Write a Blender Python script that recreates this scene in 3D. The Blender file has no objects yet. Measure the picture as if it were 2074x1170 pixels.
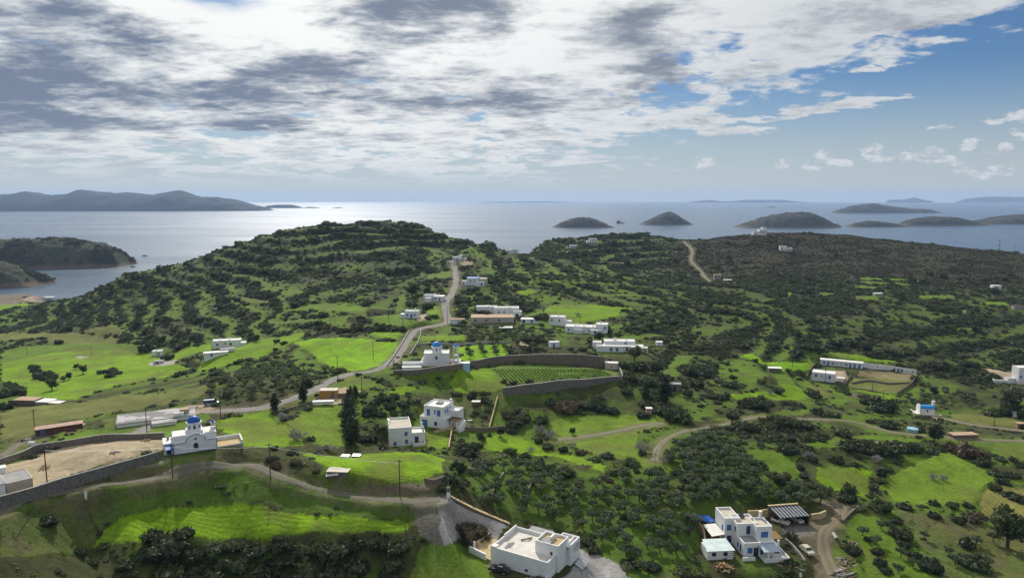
import bpy, bmesh, math, random
import numpy as np
from mathutils import Vector, Matrix
sc = bpy.context.scene
R = math.radians
COL = sc.collection
random.seed(7)
rng = np.random.default_rng(11)

# ------------------------------------------------------------------ camera
CZ = 112.2            # drone height above the sea (m)
F = 1427.0            # focal length in photo pixels (2074 wide)
PITCH = R(7.347)
cam_d = bpy.data.cameras.new('camera')
cam_d.sensor_width = 36.0
cam_d.lens = 36.0 * F / 2074.0
cam_d.clip_start = 1.0
cam_d.clip_end = 120000.0
cam = bpy.data.objects.new('camera', cam_d)
cam.location = (0, 0, CZ)
cam.rotation_euler = (math.pi / 2 - PITCH, 0, 0)
COL.objects.link(cam)
sc.camera = cam

# ------------------------------------------------------------------ exposure
sc.view_settings.view_transform = 'Standard'
sc.view_settings.look = 'None'
sc.view_settings.exposure = 0.0
sc.view_settings.gamma = 1.0
sc.view_settings.use_curve_mapping = False
sc.render.engine = 'CYCLES'
cy = sc.cycles
cy.max_bounces = 5
cy.diffuse_bounces = 2
cy.glossy_bounces = 2
cy.transmission_bounces = 2
cy.volume_bounces = 0
cy.transparent_max_bounces = 6
cy.caustics_reflective = False
cy.caustics_refractive = False
cy.use_denoising = True
cy.denoiser = 'OPENIMAGEDENOISE'
cy.denoising_input_passes = 'RGB_ALBEDO_NORMAL'
cy.denoising_prefilter = 'ACCURATE'
cy.use_adaptive_sampling = False
cy.sample_clamp_indirect = 4.0
cy.volume_step_rate = 4.0

# ------------------------------------------------------------------ sun
SUN_EL, SUN_AZ = R(35.0), R(-15.0)      # azimuth measured from +Y towards +X
sun_d = bpy.data.lights.new('sun', 'SUN')
sun_d.energy = 4.6
sun_d.angle = R(0.6)
sun_d.color = (1.0, 0.94, 0.84)
sun = bpy.data.objects.new('sun', sun_d)
sdir = Vector((math.sin(SUN_AZ) * math.cos(SUN_EL), math.cos(SUN_AZ) * math.cos(SUN_EL), math.sin(SUN_EL)))
sun.rotation_euler = sdir.to_track_quat('Z', 'Y').to_euler()
sun.location = (0, 0, 400)
COL.objects.link(sun)

# ------------------------------------------------------------------ node expression helper
class E:
    """A node socket with arithmetic, so shader formulas read like formulas."""
    def __init__(s, nt, sock): s.nt, s.s = nt, sock
    def _m(s, op, *a):
        n = s.nt.nodes.new('ShaderNodeMath'); n.operation = op
        for i, v in enumerate(a):
            if isinstance(v, E): s.nt.links.new(v.s, n.inputs[i])
            else: n.inputs[i].default_value = float(v)
        return E(s.nt, n.outputs[0])
    def __add__(s, o): return s._m('ADD', s, o)
    __radd__ = __add__
    def __sub__(s, o): return s._m('SUBTRACT', s, o)
    def __rsub__(s, o): return s._m('SUBTRACT', o, s)
    def __mul__(s, o): return s._m('MULTIPLY', s, o)
    __rmul__ = __mul__
    def __truediv__(s, o): return s._m('DIVIDE', s, o)
    def __neg__(s): return s._m('MULTIPLY', s, -1.0)
    def max(s, o): return s._m('MAXIMUM', s, o)
    def min(s, o): return s._m('MINIMUM', s, o)
    def pow(s, o): return s._m('POWER', s, o)
    def exp(s): return s._m('EXPONENT', s)
    def abs(s): return s._m('ABSOLUTE', s)
    def sin(s): return s._m('SINE', s)
    def atan2(s, o): return s._m('ARCTAN2', s, o)
    def asin(s): return s._m('ARCSINE', s)
    def ss(s, a, b):
        n = s.nt.nodes.new('ShaderNodeMapRange'); n.interpolation_type = 'SMOOTHSTEP'
        s.nt.links.new(s.s, n.inputs['Value'])
        n.inputs['From Min'].default_value = a; n.inputs['From Max'].default_value = b
        return E(s.nt, n.outputs['Result'])

def vec(nt, x, y, z=0.0):
    n = nt.nodes.new('ShaderNodeCombineXYZ')
    for i, v in enumerate((x, y, z)):
        if isinstance(v, E): nt.links.new(v.s, n.inputs[i])
        else: n.inputs[i].default_value = float(v)
    return n.outputs[0]

def noise(nt, v, scale, detail=6.0, rough=0.55, dist=0.0, out=0):
    n = nt.nodes.new('ShaderNodeTexNoise')
    if v is not None: nt.links.new(v, n.inputs['Vector'])
    n.inputs['Scale'].default_value = scale; n.inputs['Detail'].default_value = detail
    n.inputs['Roughness'].default_value = rough; n.inputs['Distortion'].default_value = dist
    return E(nt, n.outputs[0]) if out == 0 else n.outputs[1]

def mixc(nt, f, a, b):
    n = nt.nodes.new('ShaderNodeMix'); n.data_type = 'RGBA'
    for k, v in ((0, f), (6, a), (7, b)):
        if isinstance(v, E): nt.links.new(v.s, n.inputs[k])
        elif hasattr(v, 'is_linked'): nt.links.new(v, n.inputs[k])
        elif k == 0: n.inputs[0].default_value = v
        else: n.inputs[k].default_value = (*v[:3], 1.0)
    return n.outputs[2]

# ------------------------------------------------------------------ world: sky with procedural cloud layers
world = bpy.data.worlds.new('World'); sc.world = world
world.use_nodes = True
wt = world.node_tree; wt.nodes.clear()
SKY_S = 0.10
def build_world():
    nt = wt
    sky = nt.nodes.new('ShaderNodeTexSky'); sky.sky_type = 'NISHITA'
    sky.sun_disc = False
    sky.sun_elevation = SUN_EL; sky.sun_rotation = SUN_AZ
    sky.altitude = 0.0; sky.air_density = 1.0; sky.dust_density = 0.4; sky.ozone_density = 2.5
    tc = nt.nodes.new('ShaderNodeTexCoord')
    sp = nt.nodes.new('ShaderNodeSeparateXYZ'); nt.links.new(tc.outputs['Generated'], sp.inputs[0])
    x, y, z = (E(nt, o) for o in sp.outputs)
    el = z.asin() * 57.2958
    az = x.atan2(y) * 57.2958
    zz = z.max(0.0) + 0.13
    P = vec(nt, x / zz, y / zz, 0.0)
    # ragged warp for the hand-placed masses
    w1 = noise(nt, P, 1.9, 5, 0.6) - 0.5
    w2 = noise(nt, vec(nt, x / zz + 31.7, y / zz, 4.0), 2.2, 5, 0.6) - 0.5
    azw = az + w1 * 9.0
    elw = el + w2 * 3.4
    n1 = noise(nt, P, 2.1, 10, 0.60, 0.35)
    n2 = noise(nt, vec(nt, x / zz + 7.0, y / zz - 3.0, 2.0), 3.2, 9, 0.62, 0.3)
    n3a = noise(nt, P, 7.5, 8, 0.62, 0.3)
    # cloud cover: full on the left, thinning to open blue towards the right and low down
    sx = x.ss(-0.05, 0.62).max((-y).ss(-0.45, 0.35))     # open sky to the right and behind
    line = 1.0 + sx * 12.5
    cov = (el - line).ss(-7.5, 6.0)
    # streaks of thin cloud
    def blob(px, py, rx, ry, amp, warp=True):
        a0 = math.degrees(math.atan((px - 1037) / F)); e0 = math.degrees(math.atan((401 - py) / F))
        ra = rx / F * 57.3; re = ry / F * 57.3
        dx = ((azw if warp else az) - a0) * (1 / ra); dy = ((elw if warp else el) - e0) * (1 / re)
        return (-(dx * dx + dy * dy)).exp() * amp
    dark = None
    for b in BLOBS:
        t = blob(*b); dark = t if dark is None else dark + t
    bright = None
    for b in BRIGHT:
        t = blob(*b); bright = t if bright is None else bright + t
    wisps = None
    for b in WISPS:
        t = blob(*b, 1.0); wisps = t if wisps is None else wisps + t
    puffs = None
    for b in PUFFS:
        t = blob(*b, 1.0, False); puffs = t if puffs is None else puffs.max(t)
    holes = blob(450, 46, 55, 16, 1.0)
    dens = (n1 - 0.5) * 2.7 + (n3a - 0.5) * 0.9 + cov * 0.95 - 0.46 + bright * 0.12 + dark * 0.3 + wisps * 0.62
    alpha = dens.ss(0.0, 0.34)
    alpha = alpha * (1.0 - holes.min(1.0) * 0.85)
    # low cumulus row on the right above the horizon
    cumn = noise(nt, vec(nt, az * 0.33, el * 0.62, 1.0), 3.4, 7, 0.62)
    cum = (puffs + (cumn - 0.5) * 1.9).ss(0.42, 0.85)
    n3 = noise(nt, vec(nt, x / zz - 11.0, y / zz * 1.6 + 5.0, 7.0), 6.5, 8, 0.62, 0.2)
    thick = dens * 0.30 + (n2 - 0.5) * 2.5 + (n3 - 0.5) * 1.5 + dark * 0.85 - bright * 0.55 - sx * 0.12
    shade = thick.ss(-0.15, 1.0) * el.ss(-0.6, 3.0) * (1.0 - (1.0 - el.ss(1.5, 5.5)) * 0.45)
    # near the sun cloud edges blaze; far from it they are plain white
    sd = nt.nodes.new('ShaderNodeVectorMath'); sd.operation = 'DOT_PRODUCT'
    nt.links.new(tc.outputs['Generated'], sd.inputs[0]); sd.inputs[1].default_value = sdir
    glow = E(nt, sd.outputs['Value']).ss(0.72, 1.0)
    k = 1.0 / SKY_S
    lit = mixc(nt, glow, (0.66 * k, 0.69 * k, 0.71 * k), (1.08 * k, 1.08 * k, 1.05 * k))
    drk = mixc(nt, (az * 0.02 + 0.5).min(1.0).max(0.0), (0.185 * k, 0.23 * k, 0.32 * k), (0.25 * k, 0.28 * k, 0.335 * k))
    ccol = mixc(nt, shade, lit, drk)
    # clear sky, a bit deeper blue up and to the right, milky at the horizon
    skc = nt.nodes.new('ShaderNodeMix'); skc.data_type = 'RGBA'; skc.blend_type = 'MULTIPLY'; skc.inputs[0].default_value = 1.0
    nt.links.new(sky.outputs[0], skc.inputs[6]); skc.inputs[7].default_value = SKY_TINT
    hz = (1.0 - el.ss(-0.5, 10.0))
    clear = mixc(nt, hz * 0.85, skc.outputs[2], (0.55 * k, 0.60 * k, 0.61 * k))
    c = mixc(nt, alpha * el.ss(0.2, 3.2) * 0.97, clear, ccol)
    cumc = mixc(nt, cumn.ss(0.38, 0.62), (0.46 * k, 0.50 * k, 0.56 * k), (0.74 * k, 0.75 * k, 0.76 * k))
    c = mixc(nt, cum * 0.8, c, cumc)
    bg = nt.nodes.new('ShaderNodeBackground'); bg.inputs['Strength'].default_value = SKY_S
    nt.links.new(c, bg.inputs['Color'])
    out = nt.nodes.new('ShaderNodeOutputWorld'); nt.links.new(bg.outputs[0], out.inputs['Surface'])
SKY_TINT = (0.32, 0.46, 0.63, 1)
BLOBS = [(50, 215, 130, 75, .95), (60, 285, 120, 22, .6), (770, 48, 150, 40, .9), (960, 35, 70, 35, .7), (650, 160, 120, 32, .8), (1285, 85, 75, 50, .6),
         (430, 205, 200, 28, .65), (520, 262, 110, 22, .65), (130, 108, 170, 26, .6), (920, 215, 260, 18, .75), (1320, 165, 45, 38, .8), (330, 130, 70, 16, .4)]
WISPS = [(985,45,110,55),(560,60,150,60),(1510,251,55,6),(1600,244,60,6),(1690,238,60,7),(1775,231,50,6),(1740,172,34,6),(1560,158,110,14),(1840,136,40,12),(1770,108,60,13),(1950,45,100,42),(1870,90,70,22),(1470,270,90,6),(1400,255,80,6),(1640,100,80,30)]
PUFFS = [(1425,334,24,13),(1585,338,28,9),(1637,341,20,11),(1660,324,17,16),(1690,338,40,8),(1755,320,20,17),(1768,332,30,8),(1815,328,16,9),(1868,325,28,18),(1895,335,26,8),(1945,314,16,18),(1925,342,16,7),(2020,322,14,18),(2046,268,32,12),(2000,276,30,6),(1885,281,20,5),(1985,360,50,14),(2100,300,60,16)]
BRIGHT = [(530, 85, 190, 60, 1.1), (300, 60, 160, 35, .5), (1080, 120, 90, 60, .5), (860, 120, 90, 25, .5), (1500, 60, 260, 40, .4), (1150, 270, 200, 30, .4)]
build_world()
world.cycles.sampling_method = 'MANUAL'; world.cycles.sample_map_resolution = 1024

# ------------------------------------------------------------------ pixel geometry (photo pixels -> world rays)
CP, SP = math.cos(PITCH), math.sin(PITCH)
def ray(px, py):
    a = (px - 1037.0) / F; b = (585.0 - py) / F
    return a, CP + b * SP, -SP + b * CP
def at(px, py, Y):
    dx, dy, dz = ray(px, py)
    return dx / dy * Y, Y, CZ + dz / dy * Y
def project(x, y, z):
    zc = z - CZ
    f = y * CP - zc * SP; u = y * SP + zc * CP
    return 1037.0 + F * x / f, 585.0 - F * u / f

# ------------------------------------------------------------------ tags, materials, mesh builder
def tag(o, label=None, cat=None, group=None, kind=None):
    if label: o['label'] = label
    if cat: o['category'] = cat
    if group: o['group'] = group
    if kind: o['kind'] = kind
    return o
def empty(name, loc, rz=0.0, label=None, cat=None, group=None):
    o = bpy.data.objects.new(name, None); o.empty_display_size = 0.5
    o.location = loc; o.rotation_euler = (0, 0, rz); COL.objects.link(o)
    return tag(o, label, cat, group, 'thing' if cat else None)
MATS = {}
def mat(name, color, rough=0.85, var=0.12, vscale=1.2, bump=0.0, spec=0.3, metal=0.0, dirt=0.0, streak=0.0):
    """A procedural surface: base colour, blotchy variation, optional stains and fine bump."""
    if name in MATS: return MATS[name]
    m = bpy.data.materials.new(name); m.use_nodes = True
    nt = m.node_tree; b = nt.nodes['Principled BSDF']
    tc = nt.nodes.new('ShaderNodeTexCoord'); P = tc.outputs['Object']
    n1 = noise(nt, P, vscale, 6, 0.6)
    c1 = tuple(c * (1 - var) for c in color[:3]); c2 = tuple(min(1, c * (1 + var)) for c in color[:3])
    c = mixc(nt, n1.ss(0.3, 0.7), c1, c2)
    if dirt > 0:
        n2 = noise(nt, P, vscale * 0.35, 8, 0.65)
        c = mixc(nt, n2.ss(0.52, 0.72) * dirt, c, (0.20, 0.17, 0.13))
    if streak > 0:
        mp = nt.nodes.new('ShaderNodeMapping'); nt.links.new(P, mp.inputs[0]); mp.inputs['Scale'].default_value = (1, 1, 0.12)
        n3 = noise(nt, mp.outputs[0], 2.5, 6, 0.65)
        c = mixc(nt, n3.ss(0.55, 0.75) * streak, c, (0.30, 0.28, 0.25))
    nt.links.new(c, b.inputs['Base Color'])
    b.inputs['Roughness'].default_value = rough; b.inputs['Metallic'].default_value = metal
    b.inputs['Specular IOR Level'].default_value = spec
    if bump > 0:
        bp = nt.nodes.new('ShaderNodeBump'); bp.inputs['Strength'].default_value = bump; bp.inputs['Distance'].default_value = 0.05
        n4 = noise(nt, P, vscale * 6, 5, 0.6); nt.links.new(n4.s, bp.inputs['Height']); nt.links.new(bp.outputs[0], b.inputs['Normal'])
    MATS[name] = m
    return m
class MB:
    """Collects simple solids into one mesh."""
    def __init__(s): s.v, s.f = [], []
    def add(s, vs, fs):
        o = len(s.v); s.v += [tuple(p) for p in vs]; s.f += [tuple(i + o for i in q) for q in fs]; return s
    def box(s, x0, y0, z0, x1, y1, z1, taper=0.0):
        t = taper
        return s.add([(x0, y0, z0), (x1, y0, z0), (x1, y1, z0), (x0, y1, z0), (x0 + t, y0 + t, z1), (x1 - t, y0 + t, z1), (x1 - t, y1 - t, z1), (x0 + t, y1 - t, z1)],
                     [(0, 3, 2, 1), (4, 5, 6, 7), (0, 1, 5, 4), (1, 2, 6, 5), (2, 3, 7, 6), (3, 0, 4, 7)])
    def prism(s, poly, z0, z1):
        """poly: xy list (ccw), z0/z1 scalars or lists"""
        n = len(poly)
        a = z0 if isinstance(z0, (list, tuple)) else [z0] * n
        b = z1 if isinstance(z1, (list, tuple)) else [z1] * n
        vs = [(p[0], p[1], a[i]) for i, p in enumerate(poly)] + [(p[0], p[1], b[i]) for i, p in enumerate(poly)]
        return s.add(vs, [tuple(range(n - 1, -1, -1)), tuple(range(n, 2 * n))] + [(i, (i + 1) % n, n + (i + 1) % n, n + i) for i in range(n)])
    def tube(s, p, q, r0, r1=None, n=8):
        r1 = r0 if r1 is None else r1
        p, q = Vector(p), Vector(q); d = (q - p).normalized()
        a = d.orthogonal().normalized(); b = d.cross(a)
        vs = []
        for c, r in ((p, r0), (q, r1)):
            for i in range(n):
                t = 2 * math.pi * i / n; vs.append(c + a * (r * math.cos(t)) + b * (r * math.sin(t)))
        return s.add(vs, [tuple(range(n - 1, -1, -1)), tuple(range(n, 2 * n))] + [(i, (i + 1) % n, n + (i + 1) % n, n + i) for i in range(n)])
    def lathe(s, prof, cx=0, cy=0, n=24, a0=0.0, a1=2 * math.pi):
        """prof: list of (r, z), bottom to top"""
        vs, fs = [], []
        for r, z in prof:
            for i in range(n): 
                t = a0 + (a1 - a0) * i / n; vs.append((cx + r * math.cos(t), cy + r * math.sin(t), z))
        for j in range(len(prof) - 1):
            for i in range(n):
                k = (i + 1) % n; fs.append((j * n + i, j * n + k, (j + 1) * n + k, (j + 1) * n + i))
        return s.add(vs, fs)
    def quad(s, a, b, c, d): return s.add([a, b, c, d], [(0, 1, 2, 3)])
    def mesh(s, name, m):
        me = bpy.data.meshes.new(name); me.from_pydata(s.v, [], s.f); me.update()
        if m is not None: me.materials.append(m)
        return me
    def build(s, name, m, parent=None, smooth=False):
        me = s.mesh(name, m)
        o = bpy.data.objects.new(name, me); COL.objects.link(o)
        if parent is not None: o.parent = parent
        if smooth:
            me.polygons.foreach_set('use_smooth', [True] * len(me.polygons))
        return o
# ------------------------------------------------------------------ terrain heights
# control points: photo pixel and forward distance (m)
CTRL = [
 # left edge
 (0,1165,112),(0,1080,120),(0,1030,126),(0,900,185),(0,820,265),(0,750,360),(0,700,470),(0,655,600),(0,622,700),(-300,1165,112),(-300,1020,135),(-300,900,190),(-300,800,300),(-300,700,470),(-300,640,640),
 (75,1012,133),(180,984,139),(240,978,143),(336,965,150),(420,949,155),(500,941,158),
 (150,955,146),(250,930,151),(330,905,160),(60,925,166),(130,893,176),(220,880,181),(335,886,173),(420,905,163),(470,900,165),
 (200,1035,137),(403,1026,146.3),(520,1016,147),(300,1034,141.5),(252,1080,134),(130,1075,129),(60,1110,120),
 (182,1113,129),(280,1098,132),(400,1083,137),(546,1087,138),(640,1073,140),(728,1077,141),(805,1075,141),(696,1044,145.8),(616,1040,145.3),(805,1054,144.3),
 (200,1165,123),(400,1165,131),(600,1165,134),(780,1165,134),(330,1125,133),(500,1120,136.5),(700,1112,138.5),
 (115,870,190),(60,850,222),(200,850,218),(280,850,207),(350,835,215),(200,815,255),(300,790,275),(110,780,310),(200,755,335),(300,730,380),(200,715,410),(120,715,420),(200,690,470),(60,690,470),(100,670,520),(150,640,600),(90,612,700),(165,600,680),
 # ridge foot of the left hill and its face
 (250,665,470),(250,620,545),(250,558,640),(380,690,410),(400,640,460),(400,580,560),(400,524,650),(500,690,385),(520,640,440),(530,560,560),(560,468,690),(480,492,670),(320,545,640),(200,585,655),
 (320,720,395),(400,745,330),(440,710,345),(460,705,357),(440,780,250),(400,800,240),(520,720,335),(520,770,258),
 (548,970,153),(616,986,152),(696,1004,152),(798,1012,149),(850,1018,148),(600,828,212),(600,870,193),(560,900,178),(475,905,167),(640,905,178),(700,895,186),(680,850,205),
 (600,960,156),(665,948,158),(700,966,154.8),(766,984,151.8),(868,973,156),(896,957,160),(850,915,176),(750,918,175),(690,924,174),
 (580,960,155),(600,780,245),(640,790,235),(700,762,262),(700,700,318),(640,690,330),(760,720,300),(760,660,375),(640,640,405),(690,600,470),(740,550,565),(600,600,475),(640,540,590),(700,480,680),(760,445,725),(660,449,715),(600,460,700),(850,455,715),(830,560,555),(850,500,660),(920,482,700),(960,490,690),(990,500,680),
 (830,690,322),(850,662,352),(905,655,372),(903,620,410),(920,598,440),(923,570,485),(915,527,565),(830,645,366),(875,605,430),(885,740,262),(960,740,278),(930,700,315),(820,738,265),(760,745,265),
 (820,905,197),(870,862,216),(930,860,222),(780,860,205),(800,800,232),(900,790,245),(900,905,197),(940,890,205),
 (905,1000,152),(880,1060,142),(850,1100,138),(840,1165,132),(960,1050,151),(1020,1060,156),(960,1100,144),
 # middle
 (1050,1165,137),(1130,1165,139),(1230,1140,146),(1240,1170,140),(1050,1060,161),(1050,950,190),(1050,880,222),(1000,905,205),(1120,870,228),(1200,880,222),(1150,920,205),(1250,850,238),(1300,840,242),(1200,820,250),
 (1020,800,246),(1130,785,256),(1256,770,268),(1000,745,278),(1127,738,288),(1254,752,285),(1125,722,305),(1050,690,335),(1050,650,385),(1000,655,378),(1050,600,455),(1050,545,560),(1020,510,650),
 (1130,655,380),(1200,675,362),(1250,712,325),(1200,620,435),(1280,640,410),(1200,560,570),(1120,520,690),(1000,487,950),(1100,492,900),(1200,478,900),(1280,472,930),(1340,480,900),(1200,500,780),(1160,503,760),(1040,515,690),(1300,520,760),(1280,560,610),
 (1200,950,188),(1200,1050,164),(1300,940,195),(1328,930,198),(1349,890,215),(1390,872,224),(1450,863,230),(1538,844,242),(1320,1050,164),(1380,1165,140),(1320,1165,142),(1450,950,193),(1400,1060,162),(1430,1020,172),
 (1400,780,278),(1400,720,335),(1400,660,410),(1420,600,510),(1430,565,620),(1418,548,680),(1400,525,740),(1385,490,850),(1500,700,355),(1500,640,430),(1520,570,600),(1540,520,740),(1535,471,850),(1460,482,850),(1600,510,770),(1620,472,860),(1700,475,870),(1800,485,850),(1900,496,820),(2020,508,790),(2074,514,780),(2300,535,760),
 (1520,1140,151),(1450,1130,152),(1600,1140,152),(1450,1050,167),(1550,1030,173),(1620,1060,167),(1680,1080,163),(1700,1165,146),(1600,1165,150),(1500,1165,149),
 # right
 (1560,760,305),(1668,770,330),(1703,740,362),(1850,745,372),(1850,770,335),(1780,800,312),(1640,810,280),(1580,790,285),(1600,830,256),(1700,840,262),(1878,838,287),(1960,855,272),(2072,872,262),(1766,866,250),(1888,883,240),(2072,893,238),
 (1500,905,208),(1600,925,204),(1700,900,220),(1560,985,182),(1700,950,202),(1700,1010,182),(1850,960,205),(1800,1000,192),(1950,930,220),(2072,950,214),(1940,1020,187),(2072,1000,197),(2072,1080,174),(1900,1045,178),(1750,1040,174),(1800,1100,160),(1880,1165,146),(2072,1165,150),(1780,1165,147),(2300,1165,150),(2300,950,214),(2300,800,300),(2300,650,460),
 (1900,720,385),(1900,640,480),(1900,580,600),(1750,570,610),(1750,620,500),(1700,680,415),(1620,720,360),(2072,620,520),(2072,700,420),(2072,770,345),(2060,790,325),(1800,520,750),(1700,540,690),(2040,560,650),(1600,600,530),
 # hidden back slopes and shores (pixel row gives the sight line, so heights are set with the z list below)
]
CTRLZ = [ # x, y, z  points out of sight
 (-560,800,3),(-650,760,3),(-700,680,8),(-520,720,2),(-420,830,-8),(-330,900,-10),(-200,960,-12),(-100,960,-12),(0,940,-4),(-30,820,20),(-480,760,-2),(-560,900,-10),(-700,900,-10),(-800,900,-10),
 (-420,760,8),(-300,800,25),(-180,830,40),(-110,830,45),
 (-100,1100,-15),(0,1250,-15),(150,1250,-15),(300,1250,-12),(450,1200,-12),(600,1150,-12),(750,1100,-12),(900,1050,-12),(60,1050,30),(160,1040,30),(250,1040,28),(-600,1150,-15),(-900,1150,-15),(-400,1150,-15),(-250,1250,-15),
 (350,1000,30),(450,980,30),(560,960,30),(680,930,28),(-150,60,38),(0,60,38),(150,60,25),(-90,85,34),(90,85,28),(0,85,34),
]
pts = []
for px, py, Y in CTRL: pts.append(at(px, py, Y))
for p in CTRLZ: pts.append(p)
pts = np.array(pts, float)
S0, S1, NS = -0.93, 0.93, 900
Y0, Y1, NY = 88.0, 1330.0, 760
LS = 1.15     # weight of bearing against log-distance
def warp(x, y): return np.stack([x / y * LS, np.log(y)], -1)
cp = warp(pts[:, 0], pts[:, 1]); C0 = 0.012
def kern(a, b):
    d2 = (a[:, None, 0] - b[None, :, 0]) ** 2 + (a[:, None, 1] - b[None, :, 1]) ** 2
    return np.sqrt(d2 + C0 * C0)
n_c = len(cp)
A = np.zeros((n_c + 3, n_c + 3)); A[:n_c, :n_c] = kern(cp, cp) ; A[:n_c, n_c] = 1; A[:n_c, n_c + 1:] = cp; A[n_c:, :n_c] = A[:n_c, n_c:].T
A[:n_c, :n_c] -= np.eye(n_c) * 0.0006      # slight smoothing
W = np.linalg.solve(A, np.concatenate([pts[:, 2], [0, 0, 0]]))
gs = np.linspace(S0, S1, NS); gy = np.exp(np.linspace(math.log(Y0), math.log(Y1), NY))
GX = gs[None, :] * gy[:, None]; GY = np.repeat(gy[:, None], NS, 1)
def rbf(x, y):
    q = warp(x.ravel(), y.ravel()); out = np.empty(len(q))
    for i in range(0, len(q), 20000):
        b = q[i:i + 20000]; out[i:i + 20000] = kern(b, cp) @ W[:n_c] + W[n_c] + b @ W[n_c + 1:]
    return out.reshape(x.shape)
# value noise in numpy
_tab = rng.random((256, 256))
def vnoise(x, y):
    xi = np.floor(x).astype(int); yi = np.floor(y).astype(int); fx = x - xi; fy = y - yi
    fx = fx * fx * (3 - 2 * fx); fy = fy * fy * (3 - 2 * fy)
    a = _tab[xi & 255, yi & 255]; b = _tab[(xi + 1) & 255, yi & 255]; c = _tab[xi & 255, (yi + 1) & 255]; d = _tab[(xi + 1) & 255, (yi + 1) & 255]
    return (a * (1 - fx) + b * fx) * (1 - fy) + (c * (1 - fx) + d * fx) * fy
def fbm(x, y, o=4):
    s = 0; a = 0.5; t = 0
    for i in range(o):
        s = s + a * vnoise(x * 2 ** i + 17.3 * i, y * 2 ** i + 5.1 * i); t += a; a *= 0.55
    return s / t
# half-resolution evaluation, then bilinear refinement of the smooth base
ci = np.linspace(0, NS - 1, NS // 2); ri = np.linspace(0, NY - 1, NY // 2)
base = rbf(np.interp(ci, np.arange(NS), gs)[None, :] * np.interp(ri, np.arange(NY), gy)[:, None], np.repeat(np.interp(ri, np.arange(NY), gy)[:, None], len(ci), 1))
def upsample(a):
    t = np.stack([np.interp(np.arange(NS), ci, a[i]) for i in range(a.shape[0])])
    return np.stack([np.interp(np.arange(NY), ri, t[:, j]) for j in range(NS)], 1)
GZ = upsample(base)
for _ in range(2):   # soften the kinks left by the refinement
    GZ[1:-1] = (GZ[:-2] + 2 * GZ[1:-1] + GZ[2:]) / 4; GZ[:, 1:-1] = (GZ[:, :-2] + 2 * GZ[:, 1:-1] + GZ[:, 2:]) / 4

def inpoly(px, py, poly):
    p = np.asarray(poly, float); r = np.zeros(px.shape, bool); n = len(p); j = n - 1
    x0, y0 = p.min(0); x1, y1 = p.max(0)
    sel = (px >= x0) & (px <= x1) & (py >= y0) & (py <= y1)
    sx, sy = px[sel], py[sel]; q = np.zeros(sx.shape, bool)
    for i in range(n):
        xi, yi = p[i]; xj, yj = p[j]
        if yi != yj:
            q ^= ((yi > sy) != (yj > sy)) & (sx < (xj - xi) * (sy - yi) / (yj - yi) + xi)
        j = i
    r[sel] = q
    return r
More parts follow.
